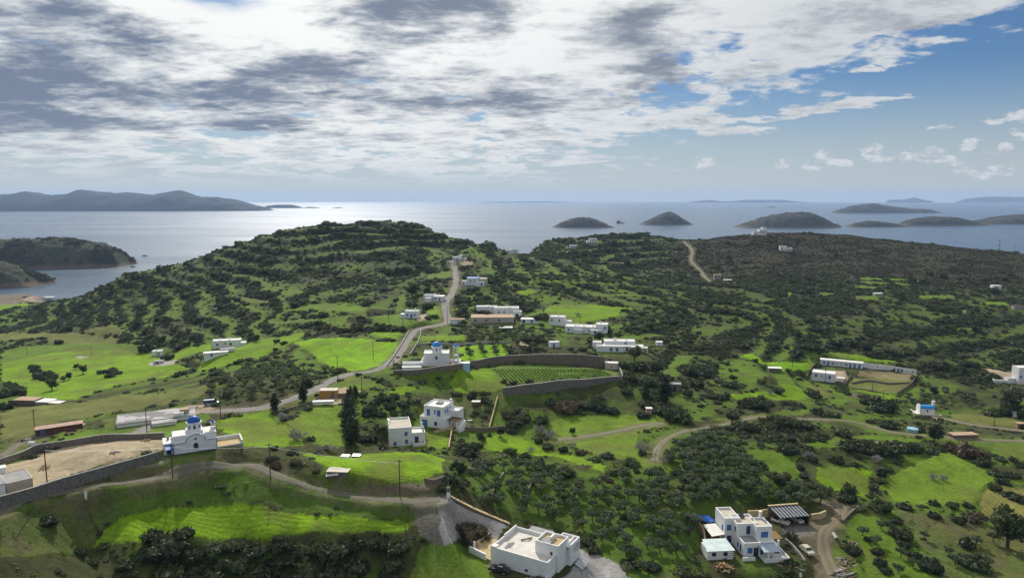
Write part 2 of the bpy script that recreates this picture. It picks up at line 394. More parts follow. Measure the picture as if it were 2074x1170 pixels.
# ------------------------------------------------------------------ fields (photo outlines) : kind, outline
FIELDS = [
 # kind, polygon, row spacing (0 none), row bearing deg
 ('crop', [(182,1110),(210,1072),(252,1044),(315,1030),(403,1026),(470,1020),(500,1016),(546,1026),(616,1040),(696,1044),(805,1054),(836,1065),(815,1077),(728,1079),(640,1075),(546,1089),(500,1091),(400,1085),(330,1082),(280,1098)]),
 ('rough', [(0,1040),(60,1040),(170,1005),(180,1050),(200,1078),(178,1115),(80,1125),(0,1130)]),
 ('bank', [(0,1036),(75,1016),(180,990),(240,984),(336,972),(420,955),(500,946),(560,968),(700,1010),(800,1020),(840,1040),(836,1062),(805,1052),(696,1042),(616,1038),(520,1014),(403,1024),(300,1028),(250,1042),(205,1072),(185,1050),(172,1004),(60,1038),(0,1042)]),
 ('dull', [(0,835),(60,822),(160,815),(250,800),(330,795),(430,778),(410,800),(330,818),(250,832),(190,842),(130,850),(60,882),(0,892)]),
 ('bright', [(0,735),(80,705),(250,700),(300,712),(345,735),(390,745),(330,765),(240,780),(150,808),(45,812),(50,785),(0,770)]),
 ('mid', [(0,712),(60,700),(160,695),(240,692),(320,700),(350,710),(330,722),(250,708),(120,712),(0,735)]),
 ('bright', [(328,722),(390,702),(429,696),(429,709),(403,712),(351,730)]),
 ('bright', [(400,745),(419,725),(468,706),(522,690),(568,680),(629,673),(594,693),(532,722),(500,729),(440,745),(400,752)]),
 ('vivid', [(594,693),(642,685),(701,683),(772,690),(808,693),(792,725),(759,745),(701,754),(678,745),(652,735),(626,712)]),
 ('mid', [(571,628),(652,613),(714,613),(746,625),(740,638),(681,631),(642,629),(577,631)]),
 ('mid', [(515,655),(636,644),(707,641),(694,660),(662,654),(642,651),(560,656)]),
 ('mid', [(753,641),(812,634),(830,652),(893,646),(890,655),(850,662),(812,664),(756,655)]),
 ('bright', [(750,673),(815,670),(815,680),(805,690),(750,680)]),
 ('bright', [(847,680),(941,678),(945,690),(844,691)]),
 ('vivid', [(925,703),(1030,697),(1032,722),(960,730),(928,733)]),
 ('vine', [(988,745),(1030,738),(1127,740),(1225,748),(1252,755),(1254,760),(1127,768),(1030,778),(1014,771)]),
 ('bright', [(910,777),(929,748),(988,745),(1023,780),(1007,793),(932,797)]),
 ('mid', [(654,788),(710,760),(766,770),(780,785),(700,790)]),
 ('bright', [(787,790),(830,780),(850,786),(820,797),(795,800)]),
 ('bright', [(440,850),(546,828),(570,851),(584,862),(616,900),(560,905),(478,905),(472,880),(430,862)]),
 ('crop2', [(577,854),(633,823),(703,820),(696,865),(700,900),(675,911),(640,900),(605,876)]),
 ('crop', [(600,915),(650,922),(745,918),(850,914),(900,928),(896,956),(868,970),(766,982),(707,963),(668,945)]),
 ('bright', [(864,876),(913,872),(910,907),(866,905)]),
 ('rough', [(918,802),(1008,802),(991,868),(921,868)]),
 ('bright', [(977,890),(1016,879),(1050,886),(1096,907),(1152,921),(1226,942),(1226,956),(1180,942),(1128,925),(1068,918),(977,911)]),
 ('crop2', [(1117,855),(1145,841),(1282,841),(1340,855),(1355,862),(1250,876),(1142,886),(1114,869)]),
 ('crop2', [(1142,893),(1250,876),(1320,865),(1289,879),(1285,907),(1320,935),(1327,949),(1250,928),(1198,918),(1152,900)]),
 ('grove', [(950,945),(1090,930),(1200,960),(1330,955),(1500,1000),(1500,1040),(1420,1050),(1420,1110),(1330,1170),(1250,1170),(1180,1080),(1050,1050),(960,1000)]),
 ('grove', [(1340,920),(1440,870),(1480,900),(1560,970),(1680,1005),(1650,1030),(1500,1015),(1400,1000)]),
 ('bright', [(1477,798),(1545,793),(1590,793),(1576,775),(1622,784),(1640,806),(1600,812),(1545,805),(1490,808)]),
 ('mid', [(1400,850),(1510,842),(1600,830),(1660,826),(1640,838),(1560,846),(1500,852)]),
 ('mid', [(1499,914),(1562,911),(1622,921),(1611,935),(1625,970),(1632,984),(1576,967),(1548,949),(1496,939)]),
 ('mid', [(1625,900),(1695,883),(1766,879),(1870,890),(1888,893),(1836,896),(1740,887),(1695,904),(1639,907)]),
 ('bright', [(1650,942),(1730,946),(1769,953),(1759,970),(1762,998),(1752,1009),(1706,991),(1681,995),(1653,963)]),
 ('crop2', [(1808,960),(1850,942),(1899,918),(1927,914),(1955,935),(2072,967),(2110,975),(2110,981),(2004,974),(1983,998),(1976,1026),(1941,1019),(1906,1023),(1815,1012),(1780,988),(1794,967)]),
 ('crop3', [(1986,1005),(2011,984),(2072,988),(2150,990),(2150,1080),(2072,1075),(2028,1065),(1990,1040)]),
 ('mid', [(1709,1061),(1748,1033),(1794,1058),(1811,1096),(1836,1121),(1878,1156),(1899,1170),(1920,1200),(1759,1190),(1738,1110)]),
 ('rough', [(1808,1030),(1888,1037),(1976,1061),(2028,1072),(2072,1093),(2150,1100),(2150,1200),(1920,1200),(1864,1110),(1843,1075)]),
 ('dull', [(1920,839),(1976,837),(2067,851),(2150,870),(2004,862),(1927,846)]),
 ('mid', [(2004,914),(2039,890),(2150,890),(2150,939),(2032,928)]),
 ('dull', [(1716,778),(1730,765),(1838,765),(1846,775),(1818,798),(1730,786)]),
 ('dry', [(1745,748),(1855,758),(1845,772),(1735,760)]),
 ('bright', [(1723,788),(1794,795),(1853,823),(1818,813)]),
 ('vivid', [(1495,721),(1524,714),(1549,734),(1595,732),(1649,735),(1642,753),(1581,750),(1552,739)]),
 ('bright', [(1664,712),(1739,719),(1854,739),(1739,730),(1664,718)]),
 ('mid', [(1484,757),(1538,757),(1552,770),(1498,775)]),
 ('mid', [(1736,562),(1800,563),(1872,567),(1870,570),(1800,567),(1738,566)]), ('mid', [(1742,570),(1810,571),(1850,575),(1846,578),(1800,575),(1742,574)]), ('mid', [(1720,578),(1780,580),(1790,584),(1735,583)]),
 ('mid', [(1915,662),(1969,664),(1976,669),(1933,669)]),
 ('dull', [(1937,628),(1969,628),(1955,646)]), ('mid', [(1994,610),(2048,610),(2044,620),(1998,617)]),
 ('mid', [(1732,599),(1782,599),(1779,608),(1735,606)]), ('mid', [(1660,592),(1700,592),(1690,600),(1655,600)]), ('mid', [(1593,590),(1605,592),(1602,606),(1590,600)]),
 ('bright', [(1101,631),(1114,618),(1192,616),(1303,625),(1257,628),(1251,641),(1170,657),(1140,644),(1105,638)]),
 ('mid', [(1225,660),(1286,651),(1283,654),(1228,665)]), ('mid', [(1183,686),(1222,686),(1218,696)]),
 ('mid', [(1338,764),(1364,719),(1403,719),(1400,732),(1371,767)]),
 ('bright', [(-100,620),(0,616),(60,612),(62,618),(0,630),(-100,640)]),
 ('dull', [(156,672),(211,659),(244,660),(247,680),(208,678)]), ('dull', [(-60,680),(0,675),(153,673),(247,685),(244,696),(97,696),(97,683),(0,690)]),
 ('bright', [(866,618),(893,618),(893,641),(866,635)]), ('mid', [(863,556),(912,547),(917,560),(870,569)]),
 ('mid', [(806,600),(822,594),(824,615),(812,632),(800,634)]), ('mid', [(1060,568),(1140,566),(1300,577),(1305,582),(1140,574),(1060,574)]),
 ('mid', [(1040,552),(1120,550),(1200,556),(1200,560),(1100,556)]), ('mid', [(1200,596),(1290,596),(1290,599),(1200,600)]),
 ('bright', [(1045,590),(1075,584),(1090,590),(1060,600)]), ('mid', [(1240,684),(1290,678),(1340,676),(1330,684),(1260,690)]),
 ('mid', [(1850,598),(1930,598),(1935,606),(1860,606)]), ('mid', [(1600,670),(1650,672),(1680,678),(1640,678)]),
 ('dull', [(1640,780),(1665,783),(1690,800),(1660,810)]), ('mid', [(1690,805),(1720,812),(1700,822),(1680,815)]),
 ('mid', [(560,590),(600,585),(620,592),(580,600)]), ('dull', [(470,600),(520,603),(560,612),(500,615)]),
 ('mid', [(830,745),(900,745),(905,752),(830,758)]),
 ('rough', [(0,900),(60,880),(110,880),(100,890),(60,915),(0,945)]), ('mid', [(110,885),(190,868),(240,872),(160,895)]),
 ('mid', [(210,848),(250,845),(300,862),(365,846),(425,836),(425,850),(350,880),(250,885),(215,872)]),
 ('mid', [(880,1090),(960,1110),(1000,1150),(1000,1200),(830,1200),(850,1110)]),
]
BARE = [  # kind, outline of tracks' aprons, yards, gravel, earth
 ('sand', [(-60,985),(10,945),(80,918),(220,888),(335,890),(328,908),(150,957),(20,1003),(-60,1030)]),
 ('gravel', [(835,1010),(860,1000),(905,998),(895,1060),(900,1105),(880,1100),(850,1085),(835,1050)]),
 ('whitegravel', [(885,1012),(912,1003),(960,1030),(1030,1062),(1010,1085),(1000,1110),(965,1095),(935,1090),(900,1105),(888,1060)]),
 ('whitegravel', [(1165,1112),(1200,1118),(1250,1140),(1285,1190),(1100,1190),(1140,1165),(1165,1140)]),
 ('earth', [(1590,1060),(1625,1055),(1670,1050),(1690,1040),(1668,1024),(1700,1018),(1730,1035),(1705,1058),(1685,1080),(1680,1120),(1700,1190),(1655,1190),(1645,1140),(1630,1100),(1600,1085)]),
 ('darkgravel', [(1585,1068),(1640,1058),(1655,1078),(1620,1090),(1590,1082)]),
 ('earth', [(660,975),(700,1000),(766,986),(868,976),(898,962),(900,978),(870,992),(800,1000),(740,1000)]),
 ('sandy', [(1866,832),(1905,842),(1900,850),(1862,838)]), ('earth', [(1720,795),(1740,798),(1735,806),(1722,803)]),
 ('sandy', [(640,822),(700,815),(735,790),(700,783),(650,800),(630,815)]),
 ('sandy', [(355,825),(440,815),(430,835),(360,842),(310,855)]),
 ('beach', [(40,606),(66,598),(90,593),(106,588),(96,598),(140,600),(120,608),(90,612),(60,611)]),
 ('slab', [(300,735),(318,733),(360,728),(350,738),(305,741)]), ('slab', [(150,722),(165,720),(180,722),(165,726)]),
 ('earth', [(880,870),(915,868),(925,855),(950,850),(950,862),(920,872)]), ('sandy', [(1050,690),(1075,700),(1095,706),(1080,708),(1050,698)]),
 ('sandy', [(860,600),(900,595),(905,610),(860,612)]), ('sandy', [(840,640),(865,634),(868,645),(848,650)]),
 ('sandy', [(930,530),(955,528),(960,536),(935,538)]),
 ('sandy', [(1650,770),(1690,772),(1720,768),(1712,750),(1650,752),(1640,762)]),
 ('sandy', [(1990,745),(2060,755),(2100,765),(2100,780),(2040,775)]),
]
# albedo of each kind
KCOL = {'crop': (.150, .265, .009), 'crop2': (.125, .195, .018), 'crop3': (.17, .165, .045), 'rough': (.085, .115, .028), 'bank': (.078, .135, .018), 'dull': (.13, .145, .038),
        'bright': (.138, .24, .009), 'vivid': (.165, .32, .006), 'mid': (.098, .165, .016), 'vine': (.10, .17, .024), 'grove': (.070, .125, .016), 'dry': (.19, .155, .08),
        'sand': (.35, .285, .19), 'gravel': (.14, .13, .105), 'whitegravel': (.29, .28, .27), 'earth': (.14, .115, .078), 'darkgravel': (.16, .15, .14), 'sandy': (.36, .29, .20), 'beach': (.42, .34, .23), 'slab': (.34, .32, .29),
        'scrub': (.050, .056, .020), 'hill': (.040, .050, .019), 'brown': (.060, .055, .032)}
# ------------------------------------------------------------------ roads and tracks: px centre lines, width (m)
ROADS = [
 ('road', 5.2, 'asphalt', 'R', [(225,890),(300,864),(364,842),(425,833),(520,826),(570,815),(625,793),(690,766),(762,745),(795,732),(812,708),(830,682),(850,664),(905,655),(903,632),(903,612),(915,595),(923,572),(922,547),(914,527)]),
 ('track', 3.0, 'trackdirt', 'R', [(-80,1060),(0,1034),(70,1012),(175,985),(235,979),(336,967),(420,951),(500,942),(535,952),(570,967),(616,985),(696,1003),(798,1011),(850,1016),(890,1012)]),
 ('track', 2.4, 'trackpale', 'R', [(1326,934),(1331,911),(1349,890),(1390,872),(1450,863),(1538,844),(1625,848),(1713,853),(1766,865),(1818,876),(1888,883),(1941,888),(2072,893),(2160,897)]),
 ('track', 2.6, 'trackpale', 'P', [(1130,890),(1190,883),(1250,873),(1300,862),(1345,857)]),
 ('track', 3.0, 'trackpale', 'P', [(1899,843),(1960,857),(2072,874),(2160,890)]),
 ('track', 3.2, 'trackpale', 'R', [(1385,489),(1402,507),(1400,527),(1418,549),(1430,563),(1445,572)]),
 ('track', 3.0, 'trackpale', 'P', [(1172,523),(1205,529),(1250,532),(1275,534)]),
 ('path', 1.6, 'trackpale', 'P', [(228,943),(300,946),(345,935)]),
 ('track', 2.4, 'trackdirt', 'P', [(0,925),(40,900),(70,885),(100,880)]),
 ('track', 3.2, 'trackearth', 'P', [(1690,1165),(1668,1110),(1672,1075),(1700,1045),(1700,1022),(1660,1018)]),
]
VPX, VPY = project(GX, GY, GZ)
# field relief: plough-flat fields, terraced slopes elsewhere
fieldmask = np.zeros(GX.shape, bool)
for k, poly in FIELDS:
    if k not in ('bank', 'rough'): fieldmask |= inpoly(VPX, VPY, poly)
for k, poly in BARE: fieldmask |= inpoly(VPX, VPY, poly)
def blur(a, n):
    a = a.astype(float)
    for _ in range(n):
        a[1:-1] = (a[:-2] + a[1:-1] + a[2:]) / 3; a[:, 1:-1] = (a[:, :-2] + a[:, 1:-1] + a[:, 2:]) / 3
    return a
fm = blur(fieldmask, 3)
wild = 1 - fm
far = np.clip((GY - 300) / 250, 0, 1)
lumps_ = wild * (fbm(GX / 26, GY / 26) - .5) * (1.6 + 2.6 * far) + wild * (fbm(GX / 7, GY / 7, 3) - .5) * 1.1 + fm * (fbm(GX / 30, GY / 30) - .5) * 0.7
# terraces
TERR = np.clip((GY - 255) / 60, 0, 1) * np.clip((1100 - GY) / 200, 0, 1) * wild * (1 - .85 * np.clip((VPX - 1300) / 120, 0, 1) * np.clip((GY - 540) / 120, 0, 1))
step = 3.2 + 1.6 * np.clip((GY - 420) / 250, 0, 1)
wob = (fbm(GX / 90, GY / 90, 2) - .5) * 6 + (fbm(GX / 24, GY / 24, 3) - .5) * 1.9
q = (GZ + wob) / step; fl = np.floor(q); fr = q - fl
ft = np.clip((fr - .62) / .38, 0, 1); ft = ft * ft * (3 - 2 * ft)
tz = (fl + .18 * fr + .82 * ft) * step - wob
tamt = TERR * np.clip(fbm(GX / 70 + 9, GY / 70, 3) * 3.0 - .42, 0, 1)
# the near hillside right of the groves is terraced too
GZ = GZ * (1 - tamt) + tz * tamt + lumps_ * (1 - .65 * tamt)
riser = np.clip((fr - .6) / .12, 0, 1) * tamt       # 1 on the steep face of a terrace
flat = np.clip((.5 - fr) / .3, 0, 1) * np.clip(fr / .12, 0, 1) * tamt

def H(x, y):
    """ground height at world points (bilinear in the terrain mesh)"""
    x = np.asarray(x, float); y = np.asarray(y, float)
    u = np.clip((x / y - S0) / (S1 - S0) * (NS - 1), 0, NS - 1.001); v = np.clip((np.log(y) - math.log(Y0)) / (math.log(Y1) - math.log(Y0)) * (NY - 1), 0, NY - 1.001)
    i = v.astype(int); j = u.astype(int); a = v - i; b = u - j
    return (GZ[i, j] * (1 - b) + GZ[i, j + 1] * b) * (1 - a) + (GZ[i + 1, j] * (1 - b) + GZ[i + 1, j + 1] * b) * a
def ground_at(px, py):
    """first terrain point on the sight line of a photo pixel"""
    dx, dy, dz = ray(px, py); s = dx / dy; t = dz / dy
    u = min(max((s - S0) / (S1 - S0) * (NS - 1), 0), NS - 1.001); j = int(u); b = u - j
    col = GZ[:, j] * (1 - b) + GZ[:, j + 1] * b
    d = col - (CZ + t * gy)
    k = np.argmax(d >= 0)
    if d[k] < 0:
        k = int(np.argmax(d)); print('MISS', px, py, round(float(d[k]), 2))
        return np.array([s * gy[k], gy[k], float(H(s * gy[k], gy[k]))])
    if k == 0: Y = gy[0]
    else:
        w = -d[k - 1] / (d[k] - d[k - 1] + 1e-9); Y = gy[k - 1] + (gy[k] - gy[k - 1]) * w
    return np.array([s * Y, Y, float(H(s * Y, Y))])
# level the ground along the roads
def polyline_pts(pp, sub=6):
    g = np.array([ground_at(*p) for p in pp])
    # Catmull-Rom refinement in plan
    out = []
    for i in range(len(g) - 1):
        p0, p1, p2, p3 = g[max(i - 1, 0)], g[i], g[i + 1], g[min(i + 2, len(g) - 1)]
        for k in range(sub):
            t = k / sub
            out.append(.5 * ((2 * p1) + (p2 - p0) * t + (2 * p0 - 5 * p1 + 4 * p2 - p3) * t * t + (3 * p1 - p0 - 3 * p2 + p3) * t ** 3))
    out.append(g[-1]); out = np.array(out)
    z = out[:, 2].copy()
    for _ in range(12): z[1:-1] = (z[:-2] + 2 * z[1:-1] + z[2:]) / 4
    out[:, 2] = z
    return out
ROADPTS = []
for nm, w, m, mode, pp in ROADS:
    c = polyline_pts(pp); ROADPTS.append(c)
def corridor(c, half, soft):
    """distance-based blend of the terrain to the centre line heights"""
    global GZ
    for i in range(len(c) - 1):
        a, b = c[i], c[i + 1]; d = b[:2] - a[:2]; L2 = d @ d + 1e-9; m = half + soft
        ylo, yhi = min(a[1], b[1]) - m, max(a[1], b[1]) + m
        r0, r1 = np.searchsorted(gy, ylo), np.searchsorted(gy, yhi)
        if r1 <= r0: continue
        xlo, xhi = min(a[0], b[0]) - m, max(a[0], b[0]) + m
        ss = [xlo / max(ylo, 1), xlo / yhi, xhi / max(ylo, 1), xhi / yhi]
        c0 = max(int((min(ss) - S0) / (S1 - S0) * (NS - 1)), 0); c1 = min(int((max(ss) - S0) / (S1 - S0) * (NS - 1)) + 2, NS)
        if c1 <= c0: continue
        X = GX[r0:r1, c0:c1]; Yy = GY[r0:r1, c0:c1]
        t = np.clip(((X - a[0]) * d[0] + (Yy - a[1]) * d[1]) / L2, 0, 1)
        dist = np.hypot(X - a[0] - t * d[0], Yy - a[1] - t * d[1])
        zc = a[2] + (b[2] - a[2]) * t
        w = np.clip(1 - (dist - half) / soft, 0, 1); w = w * w * (3 - 2 * w)
        old = BEST[r0:r1, c0:c1]; up = w > old
        BEST[r0:r1, c0:c1][up] = w[up]; BZ[r0:r1, c0:c1][up] = zc[up]
BEST = np.zeros(GX.shape); BZ = np.zeros(GX.shape)
for (nm, w, m, mode, pp), c in zip(ROADS, ROADPTS): corridor(c, w / 2 + .5, 2.0)
GZ = GZ * (1 - BEST) + BZ * BEST
ROADMASK = BEST.copy()
# pads: level ground under yards and houses (centre px, radius m) are added by pad()
def pad(x, y, z, rad, soft=4.0):
    d = np.hypot(GX - x, GY - y); w = np.clip(1 - (d - rad) / soft, 0, 1); w = w * w * (3 - 2 * w)
    global GZ
    GZ = GZ * (1 - w) + z * w
# ------------------------------------------------------------------ building sites: base pixel, levelled radius (m)
SITES = {
 'slab_house': (236,869,4), 'red_shed': (73,884,3), 'bench_shed': (140,876,1), 'low_sheds': (62,819,3), 'chapel_near': (352,921,3), 'yard_house': (14,1000,3),
 'twin_front': (822,903,5), 'twin_back': (878,861,6), 'church_mid': (884,741,6), 'yellow_shed': (665,806,3), 'trailer': (654,821,2),
 'house_left': (460,705,7), 'hut_left': (318,720,3), 'house_road': (832,644,5), 'house_bend': (876,610,7), 'house_blue_roof': (960,579,8), 'house_top': (930,528,5),
 'long_roof': (996,654,9), 'house_long_roof': (1028,645,6), 'annex_long_roof': (1073,655,5), 'carport_mid': (1025,671,3), 'block_mid': (1128,659,5), 'big_mid': (1186,676,9), 'villa_mid': (1258,713,9), 'hut_mid': (1124,703,2.5),
 'long_white': (1703,742,9), 'house_white': (1667,772,6), 'chapel_blue': (1878,838,4), 'tower_right': (2068,778,5),
 'front_house': (994,1140,2), 'right_house': (1506,1127,3), 'carport': (1600,1062,5),
 'far_villa': (1199,495,8), 'far_house': (1161,503,5), 'far_row': (1038,514,5), 'ridge_house': (1540,476,8), 'slope_house': (1592,508,6), 'bay_house': (97,608,6), 'stone_house': (1453,568,5),
 'far_white_a': (1780,600,4), 'far_white_b': (2020,585,4), 'far_red': (2064,626,4), 'hut_path': (1571,754,3), 'ruin': (1366,792,3), 'blue_tank': (1848,873,2),
}
SITE = {}
for k, (px, py, rad) in SITES.items():
    p = ground_at(px, py); SITE[k] = p
for k, lx, ly, rz, rad in (('front_house', 7.5, 6, -30, 8), ('front_house', -3.5, 4.5, -30, 4), ('right_house', 3, 5, 5, 9), ('right_house', 7, -1, 5, 4), ('right_house', -6, 1.5, 5, 4), ('slab_house', 9, 5, 26, 10), ('chapel_near', 5, 3, 28, 6)):
    p = SITE[k]; pad(p[0] + lx * math.cos(R(rz)) - ly * math.sin(R(rz)), p[1] + lx * math.sin(R(rz)) + ly * math.cos(R(rz)), p[2], rad, 4.0 + rad * .4)
for k, (px, py, rad) in SITES.items():
    p = SITE[k]; pad(p[0], p[1], p[2], rad, 4.0 + rad * .5)

# ------------------------------------------------------------------ ground colours (albedo, with cloud shade put in at right)
VPX, VPY = project(GX, GY, GZ)
jx = (fbm(GX / 3.0, GY / 3.0, 3) - .5); jy = (fbm(GX / 3.0 + 40, GY / 3.0, 3) - .5)
jit = 16.0 * np.clip(170 / GY, .25, 1.2)
QX, QY = VPX + jx * jit, VPY + jy * jit * .7
def c3(k): return np.array(KCOL[k])
n_big = fbm(GX / 45, GY / 45, 4); n_mid = fbm(GX / 11, GY / 11, 4); n_sm = fbm(GX / 2.6, GY / 2.6, 3)
def sstep(a, lo, hi):
    t = np.clip((a - lo) / (hi - lo), 0, 1); return t * t * (3 - 2 * t)
colr = np.zeros(GX.shape + (3,))
hillw = sstep(GY, 380, 620)
colr[:] = c3('scrub')
colr += (c3('hill') - colr) * hillw[..., None]
densz = blur(inpoly(VPX, VPY, [(1290,560),(1450,545),(2300,570),(2300,790),(1900,760),(1650,702),(1480,715),(1420,790),(1260,790),(1270,730),(1300,640)]), 6)
g = sstep(n_mid * .6 + n_big * .4, .42, .60) * (1 - .72 * hillw) * (1 - .62 * densz)
colr += (c3('mid') * .95 - colr) * (g * .85)[..., None]
br = sstep(fbm(GX / 18 + 70, GY / 18, 4), .56, .72)
colr += (c3('brown') - colr) * (br * .7)[..., None]
ridge = sstep(VPX, 1280, 1420) * sstep(GY, 520, 660)
colr += (np.array([.046, .040, .026]) - colr) * (ridge * .80 * (.55 + .9 * n_mid))[..., None]
colr += (c3('mid') * (1 - .12 * hillw[..., None]) - colr) * (np.clip(flat, 0, 1) * .9 * (1 - .75 * ridge) * (1 - .55 * densz) * sstep(n_big, .24, .42))[..., None]  # terrace greens dulled on right ridge and slopes in place of cloud shade
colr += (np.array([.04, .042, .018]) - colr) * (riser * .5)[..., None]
nofield = np.ones(GX.shape)      # 1 where scrub may grow
sparse = np.ones(GX.shape)
rowp = np.zeros(GX.shape); rowa = np.zeros(GX.shape)
for k, poly in FIELDS:
    m = inpoly(QX, QY, poly)
    if not m.any(): continue
    c = c3(k)
    v = .66 + .66 * n_mid[m] + .5 * (n_sm[m] - .5)
    cc = c[None] * v[:, None]
    dry = sstep(fbm(GX[m] / 14 + 33, GY[m] / 14 + 5, 3), .50, .72)[:, None] * (.55 if k in ('crop', 'crop2', 'bright', 'mid', 'rough') else .3)
    cc = cc * (1 - dry) + np.array([.15, .145, .045] if k != 'bank' else [.10, .13, .03]) * dry * .8
    if k in ('rough', 'bank'):
        b = sstep(fbm(GX[m] / 6, GY[m] / 6 + 60, 4), .5, .68)[:, None] * (1.0 if k == 'rough' else .35)
        cc = cc * (1 - b * .6) + np.array([.10, .085, .05]) * b * .6
    colr[m] = cc
    if k not in ('rough', 'bank', 'grove'): nofield[m] = 0
    sparse[m] = {'rough': .28, 'bank': .30, 'grove': .10}.get(k, 0)
    if k == 'crop': rowp[m] = (GY[m] + 1.2 * np.sin(GX[m] / 40)) / 1.3; rowa[m] = 1
    if k == 'crop2': rowp[m] = (GY[m] * .9 + GX[m] * .35) / 1.7; rowa[m] = .5
    if k == 'crop3': rowp[m] = (GX[m] - GY[m] * .12) / 1.6; rowa[m] = .9
    if k == 'vivid': rowp[m] = (GX[m] * .8 + GY[m] * .5) / 2.6; rowa[m] = .45
for k, poly in BARE:
    m = inpoly(QX, QY, poly)
    if not m.any(): continue
    colr[m] = c3(k)[None] * (.70 + .55 * n_mid[m] + .45 * (n_sm[m] - .5))[:, None]
    nofield[m] = 0; sparse[m] = 0; rowa[m] = 0
nofield *= (ROADMASK < .25); sparse *= (ROADMASK < .25)
# worn verges beside the roads
vg = sstep(ROADMASK, .03, .5) * sstep(n_sm, .3, .6)
colr += (np.array([.16, .14, .08]) - colr) * (vg * .6)[..., None]
# wet band and rock where land meets sea
rk = sstep(-GZ, -3.0, -.6)
colr += (np.array([.17, .14, .11]) - colr) * rk[..., None]
steepx = np.abs(np.gradient(GZ, axis=0) / np.gradient(GY, axis=0))
cut = sstep(steepx + (n_sm - .5) * .5, .85, 1.35) * (1 - sstep(GY, 200, 260))
colr += (np.array([.17, .11, .062]) * (.6 + .8 * n_sm[..., None]) - colr) * (cut * .2)[..., None]

def ground_material():
    m = bpy.data.materials.new('ground'); m.use_nodes = True
    nt = m.node_tree; b = nt.nodes['Principled BSDF']
    a = nt.nodes.new('ShaderNodeAttribute'); a.attribute_name = 'tint'
    r = nt.nodes.new('ShaderNodeAttribute'); r.attribute_name = 'furrow'
    ra = nt.nodes.new('ShaderNodeAttribute'); ra.attribute_name = 'furrow_depth'
    tc = nt.nodes.new('ShaderNodeTexCoord'); P = tc.outputs['Object']
    nz = noise(nt, P, 1.1, 6, 0.7); nb = noise(nt, P, 0.22, 5, 0.6)
    wob = noise(nt, P, 0.5, 4, 0.6)
    rows = ((E(nt, r.outputs['Fac']) + wob * 0.4) * 6.2832).sin() * E(nt, ra.outputs['Fac'])
    f = (nz - 0.5) * 1.5 + (nb - 0.5) * 0.6 + rows * 0.075 + 1.0
    mul = nt.nodes.new('ShaderNodeVectorMath'); mul.operation = 'SCALE'
    nt.links.new(a.outputs['Color'], mul.inputs[0]); nt.links.new(f.max(0.25).s, mul.inputs['Scale'])
    nt.links.new(mul.outputs[0], b.inputs['Base Color'])
    b.inputs['Roughness'].default_value = 0.95; b.inputs['Specular IOR Level'].default_value = 0.08
    bp = nt.nodes.new('ShaderNodeBump'); bp.inputs['Strength'].default_value = 0.75; bp.inputs['Distance'].default_value = 0.45
    nh = noise(nt, P, 1.6, 5, 0.65)
    nt.links.new((nh + rows * 0.06).s, bp.inputs['Height']); nt.links.new(bp.outputs[0], b.inputs['Normal'])
    return m
def ground_mesh():
    n = GX.size
    me = bpy.data.meshes.new('ground')
    me.vertices.add(n)
    me.vertices.foreach_set('co', np.stack([GX, GY, GZ], -1).astype(np.float32).ravel())
    i = np.arange(NY - 1)[:, None] * NS + np.arange(NS - 1)[None]
    qd = np.stack([i, i + 1, i + NS + 1, i + NS], -1).reshape(-1, 4)
    # drop what lies deep under the sea
    zq = GZ.ravel()[qd].max(1); qd = qd[zq > -2.5]
    me.loops.add(qd.size); me.polygons.add(len(qd))
    me.loops.foreach_set('vertex_index', qd.astype(np.int32).ravel())
    me.polygons.foreach_set('loop_start', (np.arange(len(qd)) * 4).astype(np.int32))
    me.polygons.foreach_set('use_smooth', np.ones(len(qd), bool))
    me.update(calc_edges=True)
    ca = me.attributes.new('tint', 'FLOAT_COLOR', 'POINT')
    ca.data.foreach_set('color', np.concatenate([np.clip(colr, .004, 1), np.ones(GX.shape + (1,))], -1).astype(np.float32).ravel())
    for nm, arr in (('furrow', rowp), ('furrow_depth', rowa)):
        at_ = me.attributes.new(nm, 'FLOAT', 'POINT'); at_.data.foreach_set('value', arr.astype(np.float32).ravel())
    me.materials.append(ground_material())
    o = bpy.data.objects.new('ground', me); COL.objects.link(o)
    return tag(o, kind='structure')
ground_mesh()

# ------------------------------------------------------------------ roads: draped ribbons
def road_material(name, c, c2, rough=.9):
    m = bpy.data.materials.new(name); m.use_nodes = True; nt = m.node_tree; b = nt.nodes['Principled BSDF']
    tc = nt.nodes.new('ShaderNodeTexCoord'); P = tc.outputs['Object']
    uv = nt.nodes.new('ShaderNodeAttribute'); uv.attribute_name = 'across'
    t = E(nt, uv.outputs['Fac'])
    rut = ((t.abs() - 0.52).abs()).ss(0.22, 0.05)
    n1 = noise(nt, P, .5, 6, .65); n2 = noise(nt, P, 3.0, 4, .6)
    edge = (t.abs() + (n2 - .5) * .5 + (n1 - .5) * .4).ss(.78, 1.0)
    c_ = mixc(nt, n1.ss(.35, .65), c, c2)
    if name != 'asphalt':
        cen = (t.abs() + (n2 - .5) * .4).ss(.25, .02)
        c_ = mixc(nt, cen * .55, c_, (.10, .11, .04))
        c_ = mixc(nt, rut * .4, c_, tuple(min(1, x * 1.35) for x in c))
    c_ = mixc(nt, edge * (.85 if name != 'asphalt' else .6), c_, (.12, .12, .05))
    nt.links.new(c_, b.inputs['Base Color']); b.inputs['Roughness'].default_value = rough; b.inputs['Specular IOR Level'].default_value = .2
    bp = nt.nodes.new('ShaderNodeBump'); bp.inputs['Strength'].default_value = .4; bp.inputs['Distance'].default_value = .08
    nt.links.new(n2.s, bp.inputs['Height']); nt.links.new(bp.outputs[0], b.inputs['Normal'])
    return m
